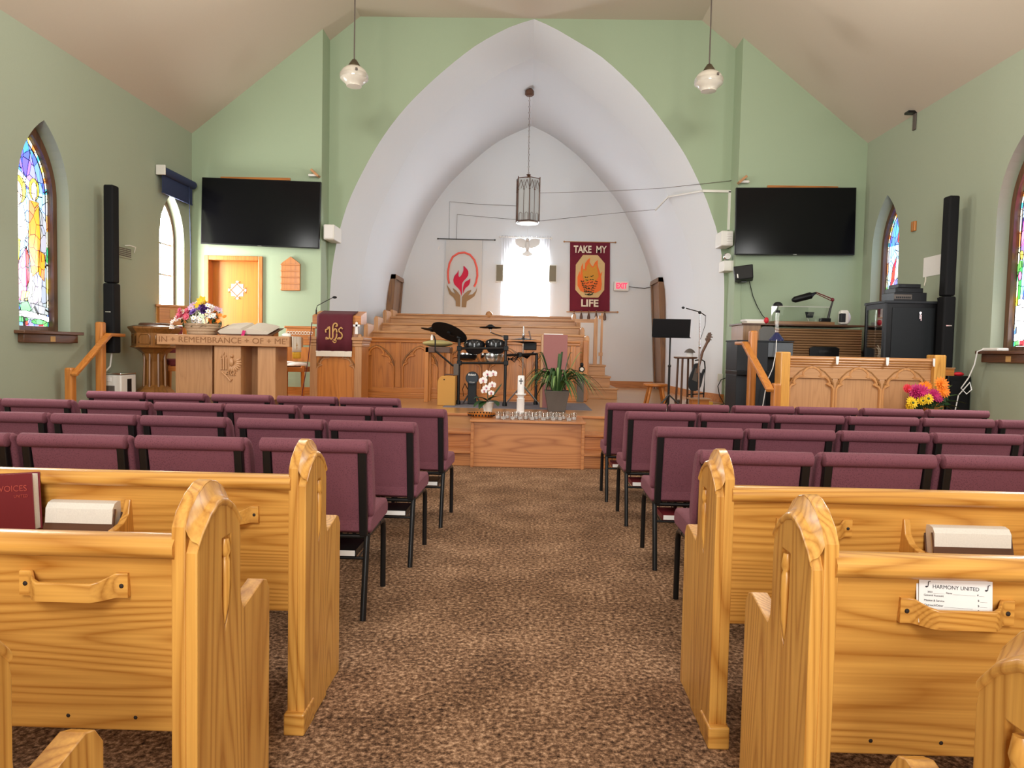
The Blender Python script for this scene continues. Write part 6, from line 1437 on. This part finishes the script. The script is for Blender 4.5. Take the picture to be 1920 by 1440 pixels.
# ------------------------------------------------------------ equipment rack and boxes on top
xa, xb, ry = 4.205, 4.86, 8.47; zt = atY(1700, 564, ry).z
t = thing('equipment_rack', 'black equipment rack cabinet with a glass door behind the choir panel', 'rack', ((xa+xb)/2, ry, ZS))
m = MB(); m.box(xa+.02, xb, ry, ry+.03, ZS+.05, zt-.03); m.box(xb-.03, xb, ry, ry+.50, ZS+.05, zt-.03); m.box(xa, xb, ry+.47, ry+.50, ZS+.05, zt-.03); m.build('body', M['black'], t, smooth=0, bevel=.004, world=True)
MB().box(xa-.01, xb+.005, ry-.01, ry+.51, zt-.03, zt).build('top_panel', M['char'], t, smooth=0, bevel=.005, world=True); MB().box(xa, xb, ry+.01, ry+.49, ZS, ZS+.05).build('plinth', M['black'], t, smooth=0, world=True)
MB().box(xa+.08, xb-.08, ry-.008, ry, ZS+.2, zt-.08).build('front_panel', plain('black_steel', (.010, .012, .014, 1), .55, spec=.22), t, smooth=0, bevel=.003, world=True)
m = MB()
for y0, y1, z0, z1 in ((ry+.0, ry+.06, ZS+.05, zt-.03), (ry+.44, ry+.50, ZS+.05, zt-.03), (ry+.06, ry+.44, ZS+.05, ZS+.11), (ry+.06, ry+.44, zt-.09, zt-.03)): m.box(xa, xa+.02, y0, y1, z0, z1)
dr = m.build('door', M['char'], t, smooth=0, world=True)
MB().box(xa+.006, xa+.012, ry+.06, ry+.44, ZS+.11, zt-.09).build('glass_pane', M['acrylic'], t, smooth=0, world=True)
m = MB()
for k in range(7): m.box(xa+.10, xb-.05, ry+.06, ry+.40, ZS+.30+k*.15, ZS+.39+k*.15)
m.build('rack_unit', M['char'], t, smooth=0, world=True)
m = MB(); m.box(xa+.045, xa+.06, ry+.30, ry+.33, ZS+.1, zt-.1); m.build('mount_strip', M['chrome'], t, smooth=0, world=True)
m = MB(); rc = random.Random(2)
for k in range(7): y = ry+.18+rc.uniform(-.08, .1); P = [(xa+.07+rc.uniform(-.02, .02), y+rc.uniform(-.07, .07), ZS+.9-j*.13+rc.uniform(-.03, .03)) for j in range(5)]; m.tube(P, .006, 5)
m.build('patch_cable', M['cream'], t, world=True)
m = MB(); m.cyl((xa+.40, ry-.008, zt-.14), (xa+.40, ry-.022, zt-.14), .014); m.box(xa+.39, xa+.40, ry-.024, ry-.020, zt-.21, zt-.15); m.box(xa+.405, xa+.413, ry-.024, ry-.020, zt-.23, zt-.16); m.build('lock_key', M['chrome'], t, smooth=0, world=True)
for (pa, pb, y0, y1, z0, h), lb, nm in (((1677, 1738, ry+.02, ry+.32, 0, .10), 'lowest black receiver box on top of the equipment rack', 'receiver'), ((1679, 1731, ry+.05, ry+.3, .101, .055), 'black receiver in the middle of the stack on the equipment rack', 'receiver'), ((1684, 1726, ry+.05, ry+.28, .157, .045), 'small black receiver at the top of the stack on the equipment rack', 'receiver')):
    A, B = atY(pa, 550, y0).x, atY(pb, 550, y0).x; t = thing(nm, lb, 'receiver', ((A+B)/2, y0, zt+z0)); w = (B-A)/2
    MB().box(-w, w, 0, y1-y0, 0, h).build('case', M['black'], t, smooth=0, bevel=.004)
    m = MB()
    if z0 == 0: 
        for k in range(8): m.box(-w+.02+k*.022, -w+.036+k*.022, -.004, .001, .03, .05)
        MB().box(-w+.0, -w+.205, -.002, .002, .02, .075).build('front_plate', M['pot'], t, smooth=0)
    else: m.box(-w+.03, -w+.08, -.003, .001, h*.3, h*.6)
    m.build('port', M['black'] if z0 == 0 else M['char'], t, smooth=0)
m = MB(); m.tube([(xb+.002, ry+.1, zt+.05), (xb+.03, ry+.05, zt-.25), (xb+.035, ry+.04, zt-.5), (xb+.02, ry+.05, zt-.8), (xb+.02, ry+.06, zt-1.0)], .006, 5); tag(m.build('rack_cable', M['black']), 'black cable hanging down the right side of the equipment rack', 'cable')
# right wall bits
def onwall(px, py): return atX(px, py, XR)
a, b = onwall(1733, 484), onwall(1765, 514); t = thing('wall_notice', 'white sheet of paper pinned to the right wall beside the column speaker', 'paper', (XR, (a.y+b.y)/2, (a.z+b.z)/2)); MB().box(-.006, -.002, -abs(a.y-b.y)/2, abs(a.y-b.y)/2, -abs(a.z-b.z)/2, abs(a.z-b.z)/2).build('sheet', M['paper'], t, smooth=0)
a, b = onwall(1710, 415), onwall(1721, 434); t = thing('wall_ornament', 'small wooden plaque on the right wall between the two windows', 'plaque', (XR, (a.y+b.y)/2, (a.z+b.z)/2)); q, h = .045, .065
MB().box(-.03, 0, -q, q, -h, h).build('plaque', M['redZ'], t, smooth=0, bevel=.006); MB().box(-.034, -.028, -.012, .012, -h+.01, h-.01).build('inset', M['tanZ'], t, smooth=0)
a, b = onwall(1717, 212), onwall(1717, 243); t = thing('wall_bracket', 'small grey metal bracket at the eaves of the right wall', 'bracket', (XR, a.y, b.z)); h = a.z-b.z
MB().box(-.02, 0, -.035, .035, 0, h).build('plate', M['pot'], t, smooth=0, bevel=.006); MB().box(-.12, 0, -.05, .06, h-.01, h+.02).build('hook', M['blackm'], t, smooth=0, bevel=.005)
a = onwall(1736, 528); t = thing('wall_hook', 'tiny pale hook on the right wall under the white paper', 'hook', (XR, a.y, a.z)); m = MB(); m.tube([(-.004, 0, .06), (-.006, 0, .0), (-.012, .006, -.04), (-.006, .01, -.05)], .008, 6); m.build('hook', M['cream'], t)
wy = WR[0][0]; t = thing('wifi_router', 'flat white router on the sill of the right window', 'router', (XR-.03, wy+.28, 1.40)); MB().box(-.06, .06, -.13, .13, 0, .03).build('case', M['whitep'], t, smooth=0, bevel=.008)
m = MB(); m.tube([(XR-.09, wy+.38, 1.415), (XR-.13, wy+.42, 1.39), (XR-.14, wy+.44, 1.25), (XR-.16, wy+.50, 1.1), (XR-.2, wy+.56, .98), (XR-.16, wy+.52, .92), (XR-.12, wy+.5, .97), (XR-.13, wy+.52, 1.05), (XR-.2, wy+.6, .9), (XR-.24, 8.02, .70)], .007, 6); tag(m.build('router_cable', M['ceramic']), 'white cable looping down from the router on the right sill', 'cable')
# ------------------------------------------------------------ piano, organ and the things on them
pY = 9.05; xa, xm_, xb = atY(1381, 690, pY).x, atY(1439, 690, pY).x, atY(1486, 690, pY).x; zt = atY(1430, 641, pY).z
t = thing('upright_piano', 'black and grey digital piano behind the right handrail', 'piano', ((xa+xb)/2, pY, ZS))
MB().box(xa, xm_, pY, pY+.5, 1.10, zt).build('upper_case', M['char'], t, smooth=0, bevel=.006, world=True); MB().box(xa, xm_+.02, pY-.03, pY+.5, 1.045, 1.10).build('key_shelf', M['black'], t, smooth=0, bevel=.006, world=True)
MB().box(xa+.005, xm_, pY+.02, pY+.5, ZS, 1.045).build('lower_case', M['char'], t, smooth=0, bevel=.006, world=True); MB().box(xm_, xb, pY+.005, pY+.5, 1.28, zt-.004).build('side_case', plain('slate_panel', (.075, .085, .1, 1), .5), t, smooth=0, bevel=.006, world=True)
MB().box(xm_, xb, pY+.12, pY+.5, ZS, 1.28).build('inner_case', M['black'], t, smooth=0, world=True); MB().box(xa-.008, xb+.008, pY-.01, pY+.51, zt, zt+.018).build('lid', M['char'], t, smooth=0, bevel=.004, world=True)
# lamp with a clear tube
c = atY(1456, 636, pY+.2); z0 = zt+.018; t = thing('tube_lamp', 'blue glass table lamp with a clear tube and dark mushroom cap on the piano', 'lamp', (c.x, pY+.2, z0)); hl = atY(1461, 566, pY+.2).z-z0
MB().lathe([(.0, .0), (.095, 0), (.095, .02), (.03, .10), (.02, .11), (0, .11)], n=20).build('base', plain('blue_glass', (.02, .025, .09, 1), .1), t); MB().lathe([(.022, .10), (.022, hl-.13)], n=16).build('clear_tube', M['acrylic'], t)
m = MB(); m.cyl((0, 0, hl-.14), (0, 0, hl-.11), .03); m.tube([(0, 0, hl-.12), (0, 0, hl-.03)], .006, 6); m.lathe([(.062, hl-.05), (.055, hl-.025), (.03, hl-.005), (0, hl)], n=20); m.build('cap', M['black'], t)
oY = 10.25; xa, xb = atY(1392, 640, oY).x, atY(1616, 640, oY).x; zt = atY(1500, 608, oY).z
t = thing('organ', 'walnut roll-top organ behind the black rack and piano', 'organ', ((xa+xb)/2, oY, ZS)); xs1 = atY(1425, 640, oY).x
MB().box(xa, xs1, oY-.02, oY+.58, ZS, zt-.02).build('side_panel', M['orgZ'], t, smooth=0, bevel=.006, world=True); MB().box(xs1, xb, oY+.03, oY+.58, ZS, zt-.06).build('case', M['orgX'], t, smooth=0, world=True)
m = MB()
for k in range(11): z = zt-.075-.036*k; m.tube([(xs1, oY+.02, z), (xb, oY+.02, z)], .0165, 8)
m.build('roll_top', M['orgX'], t, world=True); MB().box(xa-.03, xb+.02, oY-.05, oY+.6, zt-.025, zt).build('top', M['darkX'], t, smooth=0, bevel=.006, world=True)
a_, b_ = atY(1450, 605, oY+.1).x, atY(1563, 605, oY+.1).x; MB().box(a_, b_, oY+.06, oY+.35, zt, zt+.045).build('music_ledge', M['orgX'], t, smooth=0, bevel=.004, world=True)
t = thing('music_rack', 'clear acrylic music rack standing on the organ', 'music rack', ((a_+b_)/2, oY+.2, zt+.045)); z1 = atY(1500, 575, oY+.2).z
MB().box(a_, b_, oY+.20, oY+.206, zt+.045, z1).build('sheet', M['acrylic'], t, smooth=0, world=True)
m = MB(); m.tube([(a_, oY+.2, zt+.047), (a_, oY+.2, z1), (b_, oY+.2, z1)], .004, 5); m.build('edge', M['ceramic'], t, world=True)
c = atY(1415, 604, oY+.1); t = thing('paper_stack', 'stack of music books on the left end of the organ', 'papers', (c.x, oY+.12, zt)); MB().box(-.14, .14, -.12, .12, 0, .03).build('lower_book', M['cream'], t, smooth=0); MB().box(-.16, .13, -.11, .13, .03, .058).build('upper_book', M['paper'], t, smooth=0)
c = atY(1437, 600, oY+.0); t = thing('red_pompom', 'small red pompom lying beside the music books', 'pompom', (c.x, oY-.0, zt)); m = MB(); m.ball((0, 0, .045), (.035, .035, .045), 12, 8); m.build('ball', FLW['r'], t)
c = atY(1552, 600, oY+.15); t = thing('desk_lamp', 'black jointed desk lamp on the organ', 'lamp', (c.x, oY+.15, zt+.045)); L = lambda px, py: atY(px, py, oY+.15)
m = MB(); m.box(c.x-.12, c.x+.02, oY+.08, oY+.18, zt+.046, zt+.10); m.build('base', M['black'], t, smooth=0, bevel=.008, world=True)
m = MB(); m.tube([L(1552, 601), L(1556, 582), L(1562, 563)], [.02, .016, .011], 8); m.build('lower_arm', M['blackm'], t, world=True)
m = MB(); m.tube([L(1562, 561), L(1530, 548)], .008, 6); m.tube([L(1561, 565), L(1531, 551)], .006, 6); m.ball(L(1561, 562), .028, 8, 6); m.build('upper_arm', M['maroonbk'], t, world=True)
m = MB(); m.tube([L(1530, 549), L(1524, 552), L(1520, 554), L(1490, 562), L(1485, 563)], [.015, .025, .05, .045, .02], 12); m.build('lamp_head', M['black'], t, world=True)
c = atY(1516, 600, oY+.3); t = thing('small_mirror', 'small dark rear view mirror on a stalk on the organ', 'mirror', (c.x, oY+.3, zt+.045)); a, b = atY(1510, 585, oY+.3), atY(1526, 596, oY+.3)
m = MB(); m.prism([(a.x-c.x, a.z-zt-.045), (b.x-c.x, a.z-zt-.045), (b.x-c.x-.02, b.z-zt-.045), (a.x-c.x+.02, b.z-zt-.045)], 'y', -.01, .01); m.build('mirror', M['char'], t, smooth=0); m = MB(); m.tube([(.0, 0, 0), (-.01, 0, b.z-zt-.045)], .004, 5); m.build('stalk', M['chrome'], t)
c = atY(1583, 606, oY+.1); t = thing('fan_heater', 'white oval fan heater on the right end of the organ', 'heater', (c.x, oY+.1, zt)); m = MB(); m.ball((.02, .05, .11), (.085, .09, .11), 14, 10); m.build('shell', plain('pale_blue_plastic', rgb(206, 220, 226), .4), t)
MB().box(-.09, .03, -.09, .02, .01, .215).build('body', M['whitep'], t, smooth=0, bevel=.03, seg=3); MB().box(-.093, -.02, -.096, -.02, .04, .17).build('grille', M['char'], t, smooth=0, bevel=.012)
t = thing('organ_bench_chair', 'black moulded chair back in front of the organ', 'chair', (atY(1545, 665, 9.6).x, 9.6, ZS)); z1 = atY(1545, 650, 9.6).z-ZS
m = MB(); m.prism([(-.19, z1-.22), (.19, z1-.22), (.2, z1-.02), (.15, z1), (-.15, z1), (-.2, z1-.02)], 'y', -.02, .02); m.build('backrest', M['black'], t, smooth=0, bevel=.012)
m = MB(); m.prism([(-.08, z1-.085), (.08, z1-.085), (.09, z1-.05), (-.09, z1-.05)], 'y', -.026, -.018); m.build('grip_slot', M['blackm'], t, smooth=0)
MB().box(-.2, .2, -.02, .4, .44, .48).build('seat', M['black'], t, smooth=0, bevel=.012)
for sx in (-1, 1):
    for y in (0, .36): m = MB(); m.tube([(sx*.17, y, 0), (sx*.17, y, .45 if y else z1-.1)], .014, 8); m.build('leg', M['blackm'], t)
t = thing('grey_chair', 'grey plastic chair back between piano and organ', 'chair', (atY(1437, 630, 9.85).x, 9.85, ZS)); z1 = atY(1437, 612, 9.85).z-ZS
m = MB(); m.prism([(-.08, z1-.42), (.11, z1-.42), (.12, z1-.05), (.08, z1), (-.05, z1), (-.10, z1-.05)], 'y', -.015, .015); m.build('backrest', plain('grey_plastic', rgb(92, 90, 88), .6), t, smooth=0, bevel=.01)
m = MB(); m.prism([(-.12, .42), (.16, .42), (.16, .46), (-.12, .46)], 'y', -.02, .34); m.build('seat', M['char'], t, smooth=0, bevel=.01)
for sx in (-.1, .14):
    for y in (0, .3): m = MB(); m.tube([(sx, y, 0), (sx, y, z1-.3 if y == 0 else .44)], .012, 8); m.build('leg', M['blackm'], t)
# black tilted speaker on the right screen wall, with its cable
c = atY(1395, 512, 10.7); t = thing('wall_speaker', 'small tilted black speaker on the wall under the right television', 'speaker', (c.x, 10.72, c.z)); T = Matrix.Rotation(math.radians(-4), 4, 'Y') @ Matrix.Rotation(math.radians(-14), 4, 'X') @ Matrix.Rotation(math.radians(-14), 4, 'Z')
m = MB(); m.prism([(-.135, -.10), (-.09, -.115), (.125, -.115), (.14, .10), (-.14, .10)], 'y', -.08, .08, T); m.build('cabinet', M['black'], t, smooth=0, bevel=.014); m = MB(); m.box(-.03, .05, .0, .18, -.135, -.10); m.build('bracket', M['blackm'], t, smooth=0)
m = MB(); m.box(-.10, -.085, -.088, -.08, -.09, -.03, T); m.build('badge', M['ceramic'], t, smooth=0)
m = MB(); m.tube([atY(1405, 527, 10.85), atY(1408, 540, 10.87), atY(1412, 556, 10.87), atY(1420, 575, 10.87), atY(1430, 592, 10.85), atY(1441, 603, 10.6)], .006, 6); tag(m.build('speaker_cable', M['black']), 'black cable hanging from the tilted speaker to the organ', 'cable')
m = MB(); m.tube([atY(1391, 530, 10.88), atY(1390, 560, 10.88), atY(1391, 600, 10.88), atY(1388, 640, 10.88)], .004, 5); tag(m.build('thin_cable', M['wallgreen']), 'pale cable running down the wall from the tilted speaker', 'cable')
# ------------------------------------------------------------ musicians' corner
def tri(t, h0, r, z, n=3, a0=.3, mat=None, rad=.010):
    for k in range(n): a = a0+k*2*PI/n; m = MB(); m.tube([(0, 0, h0), (math.cos(a)*r, math.sin(a)*r, z)], rad, 6); m.build('leg', mat or M['blackm'], t)
y = 8.95; c = atY(1258, 615, y); t = thing('music_stand', 'black music stand with a wide desk right of the choir stair', 'music stand', (c.x, y, ZS)); a, b = atY(1223, 597, y), atY(1293, 632, y); w = (b.x-a.x)/2
T = Matrix.Rotation(math.radians(12), 4, 'X'); hz = (a.z-b.z); zc = b.z-ZS
m = MB(); m.box(-w, w, -.004, .004, 0, hz, Matrix.Translation((0, 0, zc)) @ T); m.build('desk', M['black'], t, smooth=0, bevel=.003); m = MB(); m.box(-w, w, -.06, .0, -.004, .004, Matrix.Translation((0, 0, zc)) @ T); m.build('lip', M['black'], t, smooth=0)
m = MB(); m.tube([(0, .02, .05), (0, .02, zc*.62)], .015, 8); m.tube([(0, .02, zc*.62), (0, .02, zc+.1)], .010, 8); m.ball((0, .02, zc*.62), .022, 8, 6); m.build('pole', M['blackm'], t); tri(t, .24, .27, .012, a0=-.45)
y = 9.25; c = atY(1310, 757, y); t = thing('microphone_stand', 'chrome boom microphone stand in front of the guitar', 'microphone stand', (c.x, y, ZS)); Z = lambda px, py: atY(px, py, y)-Vector((c.x, y, ZS))
m = MB(); m.tube([(0, 0, .02), Z(1312, 640)], .012, 8); m.tube([Z(1312, 645), Z(1312, 590)], .008, 8); m.ball(Z(1312, 650), (.016, .016, .04), 8, 6); m.build('pole', M['chrome'], t); m = MB(); m.lathe([(.0, 0), (.12, 0), (.12, .012), (.02, .03), (0, .03)], n=24); m.build('base', M['blackm'], t)
m = MB(); m.tube([Z(1323, 592), Z(1312, 585), Z(1286, 578)], .007, 6); m.ball(Z(1312, 586), .022, 8, 6); m.build('boom', M['blackm'], t); m = MB(); m.ball(Z(1281, 577), (.022, .018, .016), 10, 6); m.build('microphone', M['black'], t)
m = MB(); m.tube([Z(1323, 592), Z(1322, 610), Z(1316, 628), Z(1311, 642)], .004, 5); m.build('cable', M['black'], t)
y = 10.35; c = atY(1305, 735, y); t = thing('electric_guitar', 'dark guitar leaning upright on a stand against the arch', 'guitar', (c.x, y, ZS+.13)); G = lambda px, py, dy=0: atY(px, py, y+dy)
body = [(1292, 728), (1290, 715), (1295, 700), (1299, 690), (1301, 683), (1308, 681), (1312, 686), (1311, 695), (1315, 700), (1318, 692), (1321, 694), (1317, 710), (1314, 724), (1308, 732), (1298, 733)]
m = MB(); m.prism([(G(*p).x, G(*p).z) for p in cr(body, 2)], 'y', y-.025, y+.02); m.build('body', M['char'], t, smooth=0, bevel=.008, world=True); m = MB(); m.prism([(G(*p).x, G(*p).z) for p in ((1297, 712), (1306, 716), (1309, 692), (1303, 690))], 'y', y-.03, y-.024); m.build('pick_guard', M['pot'], t, smooth=0, world=True)
m = MB(); m.tube([G(1307, 700, -.03), G(1317, 660, -.02), G(1329, 636, 0)], .020, 8); m.build('neck', M['darkZ'], t, world=True); m = MB(); m.prism([(G(*p).x, G(*p).z) for p in ((1325, 642), (1322, 636), (1328, 624), (1333, 623), (1334, 630), (1330, 642))], 'y', y-.005, y+.012); m.build('headstock', M['darkZ'], t, smooth=0, world=True)
m = MB()
for px, py in ((1324, 634), (1326, 629), (1334, 627), (1335, 632), (1333, 637)): m.ball(G(px, py), .012, 6, 4)
m.build('tuning_peg', M['chrome'], t, world=True)
t = thing('guitar_stand', 'black tubular stand holding the guitar', 'stand', (c.x, y+.05, ZS)); m = MB(); m.tube([G(1303, 676, .1), G(1315, 674, .1), G(1321, 678, .1), G(1322, 690, .1), G(1320, 730, .1), G(1319, 748, .1)], .010, 8); m.build('upright', M['blackm'], t, world=True)
m = MB(); m.tube([G(1291, 740, .0), G(1319, 738, .1)], .010, 6); m.tube([G(1296, 732, -.05), G(1296, 752, -.1)], .010, 6); m.build('yoke', M['blackm'], t, world=True)
a, b = atY(1292, 738, 10.2), atY(1330, 755, 10.2); t = thing('wooden_crate', 'low wooden crate with a pale lid under the guitar', 'crate', ((a.x+b.x)/2, 10.2, ZS)); w = (b.x-a.x)/2; MB().box(-w+.03, w-.03, -.1, .12, 0, .11).build('body', M['redX'], t, smooth=0); MB().box(-w, w, -.12, .14, .11, .13).build('lid', M['tanX'], t, smooth=0, bevel=.004)
y = 10.75; c = atY(1283, 742, y); t = thing('tall_side_table', 'tall thin round wooden table beside the guitar', 'table', (c.x, y, ZS)); zt = atY(1283, 669, y).z-ZS
MB().lathe([(.0, zt-.03), (.15, zt-.03), (.175, zt-.018), (.175, zt), (0, zt)], n=28).build('top', M['darkX'], t, smooth=40)
for k in range(4): a = PI/4+k*PI/2+.2; m = MB(); m.tube([(math.cos(a)*.13, math.sin(a)*.13, 0), (math.cos(a)*.115, math.sin(a)*.115, zt-.02)], .016, 8); m.build('leg', M['darkZ'], t)
t = thing('glass_lantern', 'small glass candle jar with a grey lid on the tall side table', 'jar', (c.x+.06, y, ZS+zt)); MB().lathe([(.0, 0), (.05, 0), (.052, .07), (.048, .07), (.045, .004)], n=20).build('jar', M['ceramic'], t); MB().lathe([(.085, .065), (.06, .10), (.02, .125), (0, .128)], n=20).build('lid', M['pot'], t)
t = thing('paper_sheet', 'white leaflet propped on the tall side table', 'paper', (c.x-.07, y-.03, ZS+zt)); MB().box(-.09, .05, -.05, .05, 0, .006).build('sheet', M['paper'], t, smooth=0)
y = 10.55; c = atY(1228, 752, y); t = thing('low_stool', 'low rustic wooden stool behind the music stand', 'stool', (c.x, y, ZS)); zt = atY(1228, 719, y).z-ZS
MB().lathe([(.0, zt-.045), (.16, zt-.045), (.18, zt-.03), (.18, zt-.01), (.17, zt), (0, zt)], n=24).build('seat', M['redX'], t, smooth=40)
for k in range(4): a = PI/4+k*PI/2; m = MB(); m.tube([(math.cos(a)*.19, math.sin(a)*.16, 0), (math.cos(a)*.11, math.sin(a)*.11, zt-.03)], [.019, .023], 8); m.build('leg', M['redZ'], t)
for px, py, w, mt, lb in ((1247, 752, .07, 'black', 'black effects pedal on the floor by the music stand, leftmost'), (1271, 753, .09, 'pot', 'grey effects pedal on the floor between the stands'), (1291, 752, .07, 'ceramic', 'pale effects pedal on the floor beside the microphone stand')):
    c = atZ(px, py, ZS+.02); t = thing('effects_pedal', lb, 'pedal', (c.x, c.y, ZS)); MB().box(-w/2, w/2, -.06, .06, 0, .045).build('case', M[mt], t, smooth=0, bevel=.006); m = MB(); m.cyl((0, -.03, .045), (0, -.03, .06), .012); m.build('switch', M['chrome'], t)
c = atZ(1326, 757, ZS+.02); t = thing('yellow_case', 'small yellow box on the floor right of the microphone stand', 'box', (c.x, c.y, ZS)); MB().box(-.075, .075, -.05, .05, 0, .05).build('case', plain('yellow_plastic', rgb(206, 160, 50), .5), t, smooth=0, bevel=.006)
m = MB(); m.tube([atY(1362, 708, 11.05), atY(1352, 712, 11.0), atY(1346, 724, 10.9), atY(1349, 742, 10.85), (atY(1358, 752, 10.8).x, 10.8, ZS+.01), (atY(1340, 752, 10.5).x, 10.4, ZS+.01)], .007, 6); tag(m.build('power_cable', M['black']), 'black power cable looping from the socket on the pier', 'cable')
c = atY(1362, 709, 11.06); t = thing('power_socket', 'white power socket low on the arch pier', 'socket', (3.06, 11.28, c.z)); MB().box(-.04, .04, -.02, .01, -.06, .06).build('plate', M['whitep'], t, smooth=0, bevel=.004)

m = MB(); P = [(2.0, 9.6), (2.12, 9.42), (2.3, 9.5), (2.42, 9.75), (2.62, 9.62), (2.86, 9.9), (2.78, 10.2), (2.95, 10.6)]
D = []
for i in range(len(P)-1):
    p0, p1, p2, p3 = [Vector((*P[min(max(i+j, 0), len(P)-1)], 0)) for j in (-1, 0, 1, 2)]
    for k in range(5): tt = k/5; q = .5*((2*p1)+(p2-p0)*tt+(2*p0-5*p1+4*p2-p3)*tt*tt+(3*p1-p0-3*p2+p3)*tt**3); q.z = ZS+.008; D.append(q)
m.tube(D, .008, 6); tag(m.build('floor_cable', M['black']), 'black cable winding across the stage floor between the pedals', 'cable')
m = MB(); m.tube([atY(1456, 637, pY-.02), atY(1455, 660, pY-.035), atY(1449, 690, pY-.04), atY(1438, 715, pY-.05), (atY(1428, 745, pY-.05).x, pY-.06, ZS+.01)], .006, 5); tag(m.build('lamp_cable', M['paper']), 'pale cable hanging from the blue table lamp down the piano', 'cable')
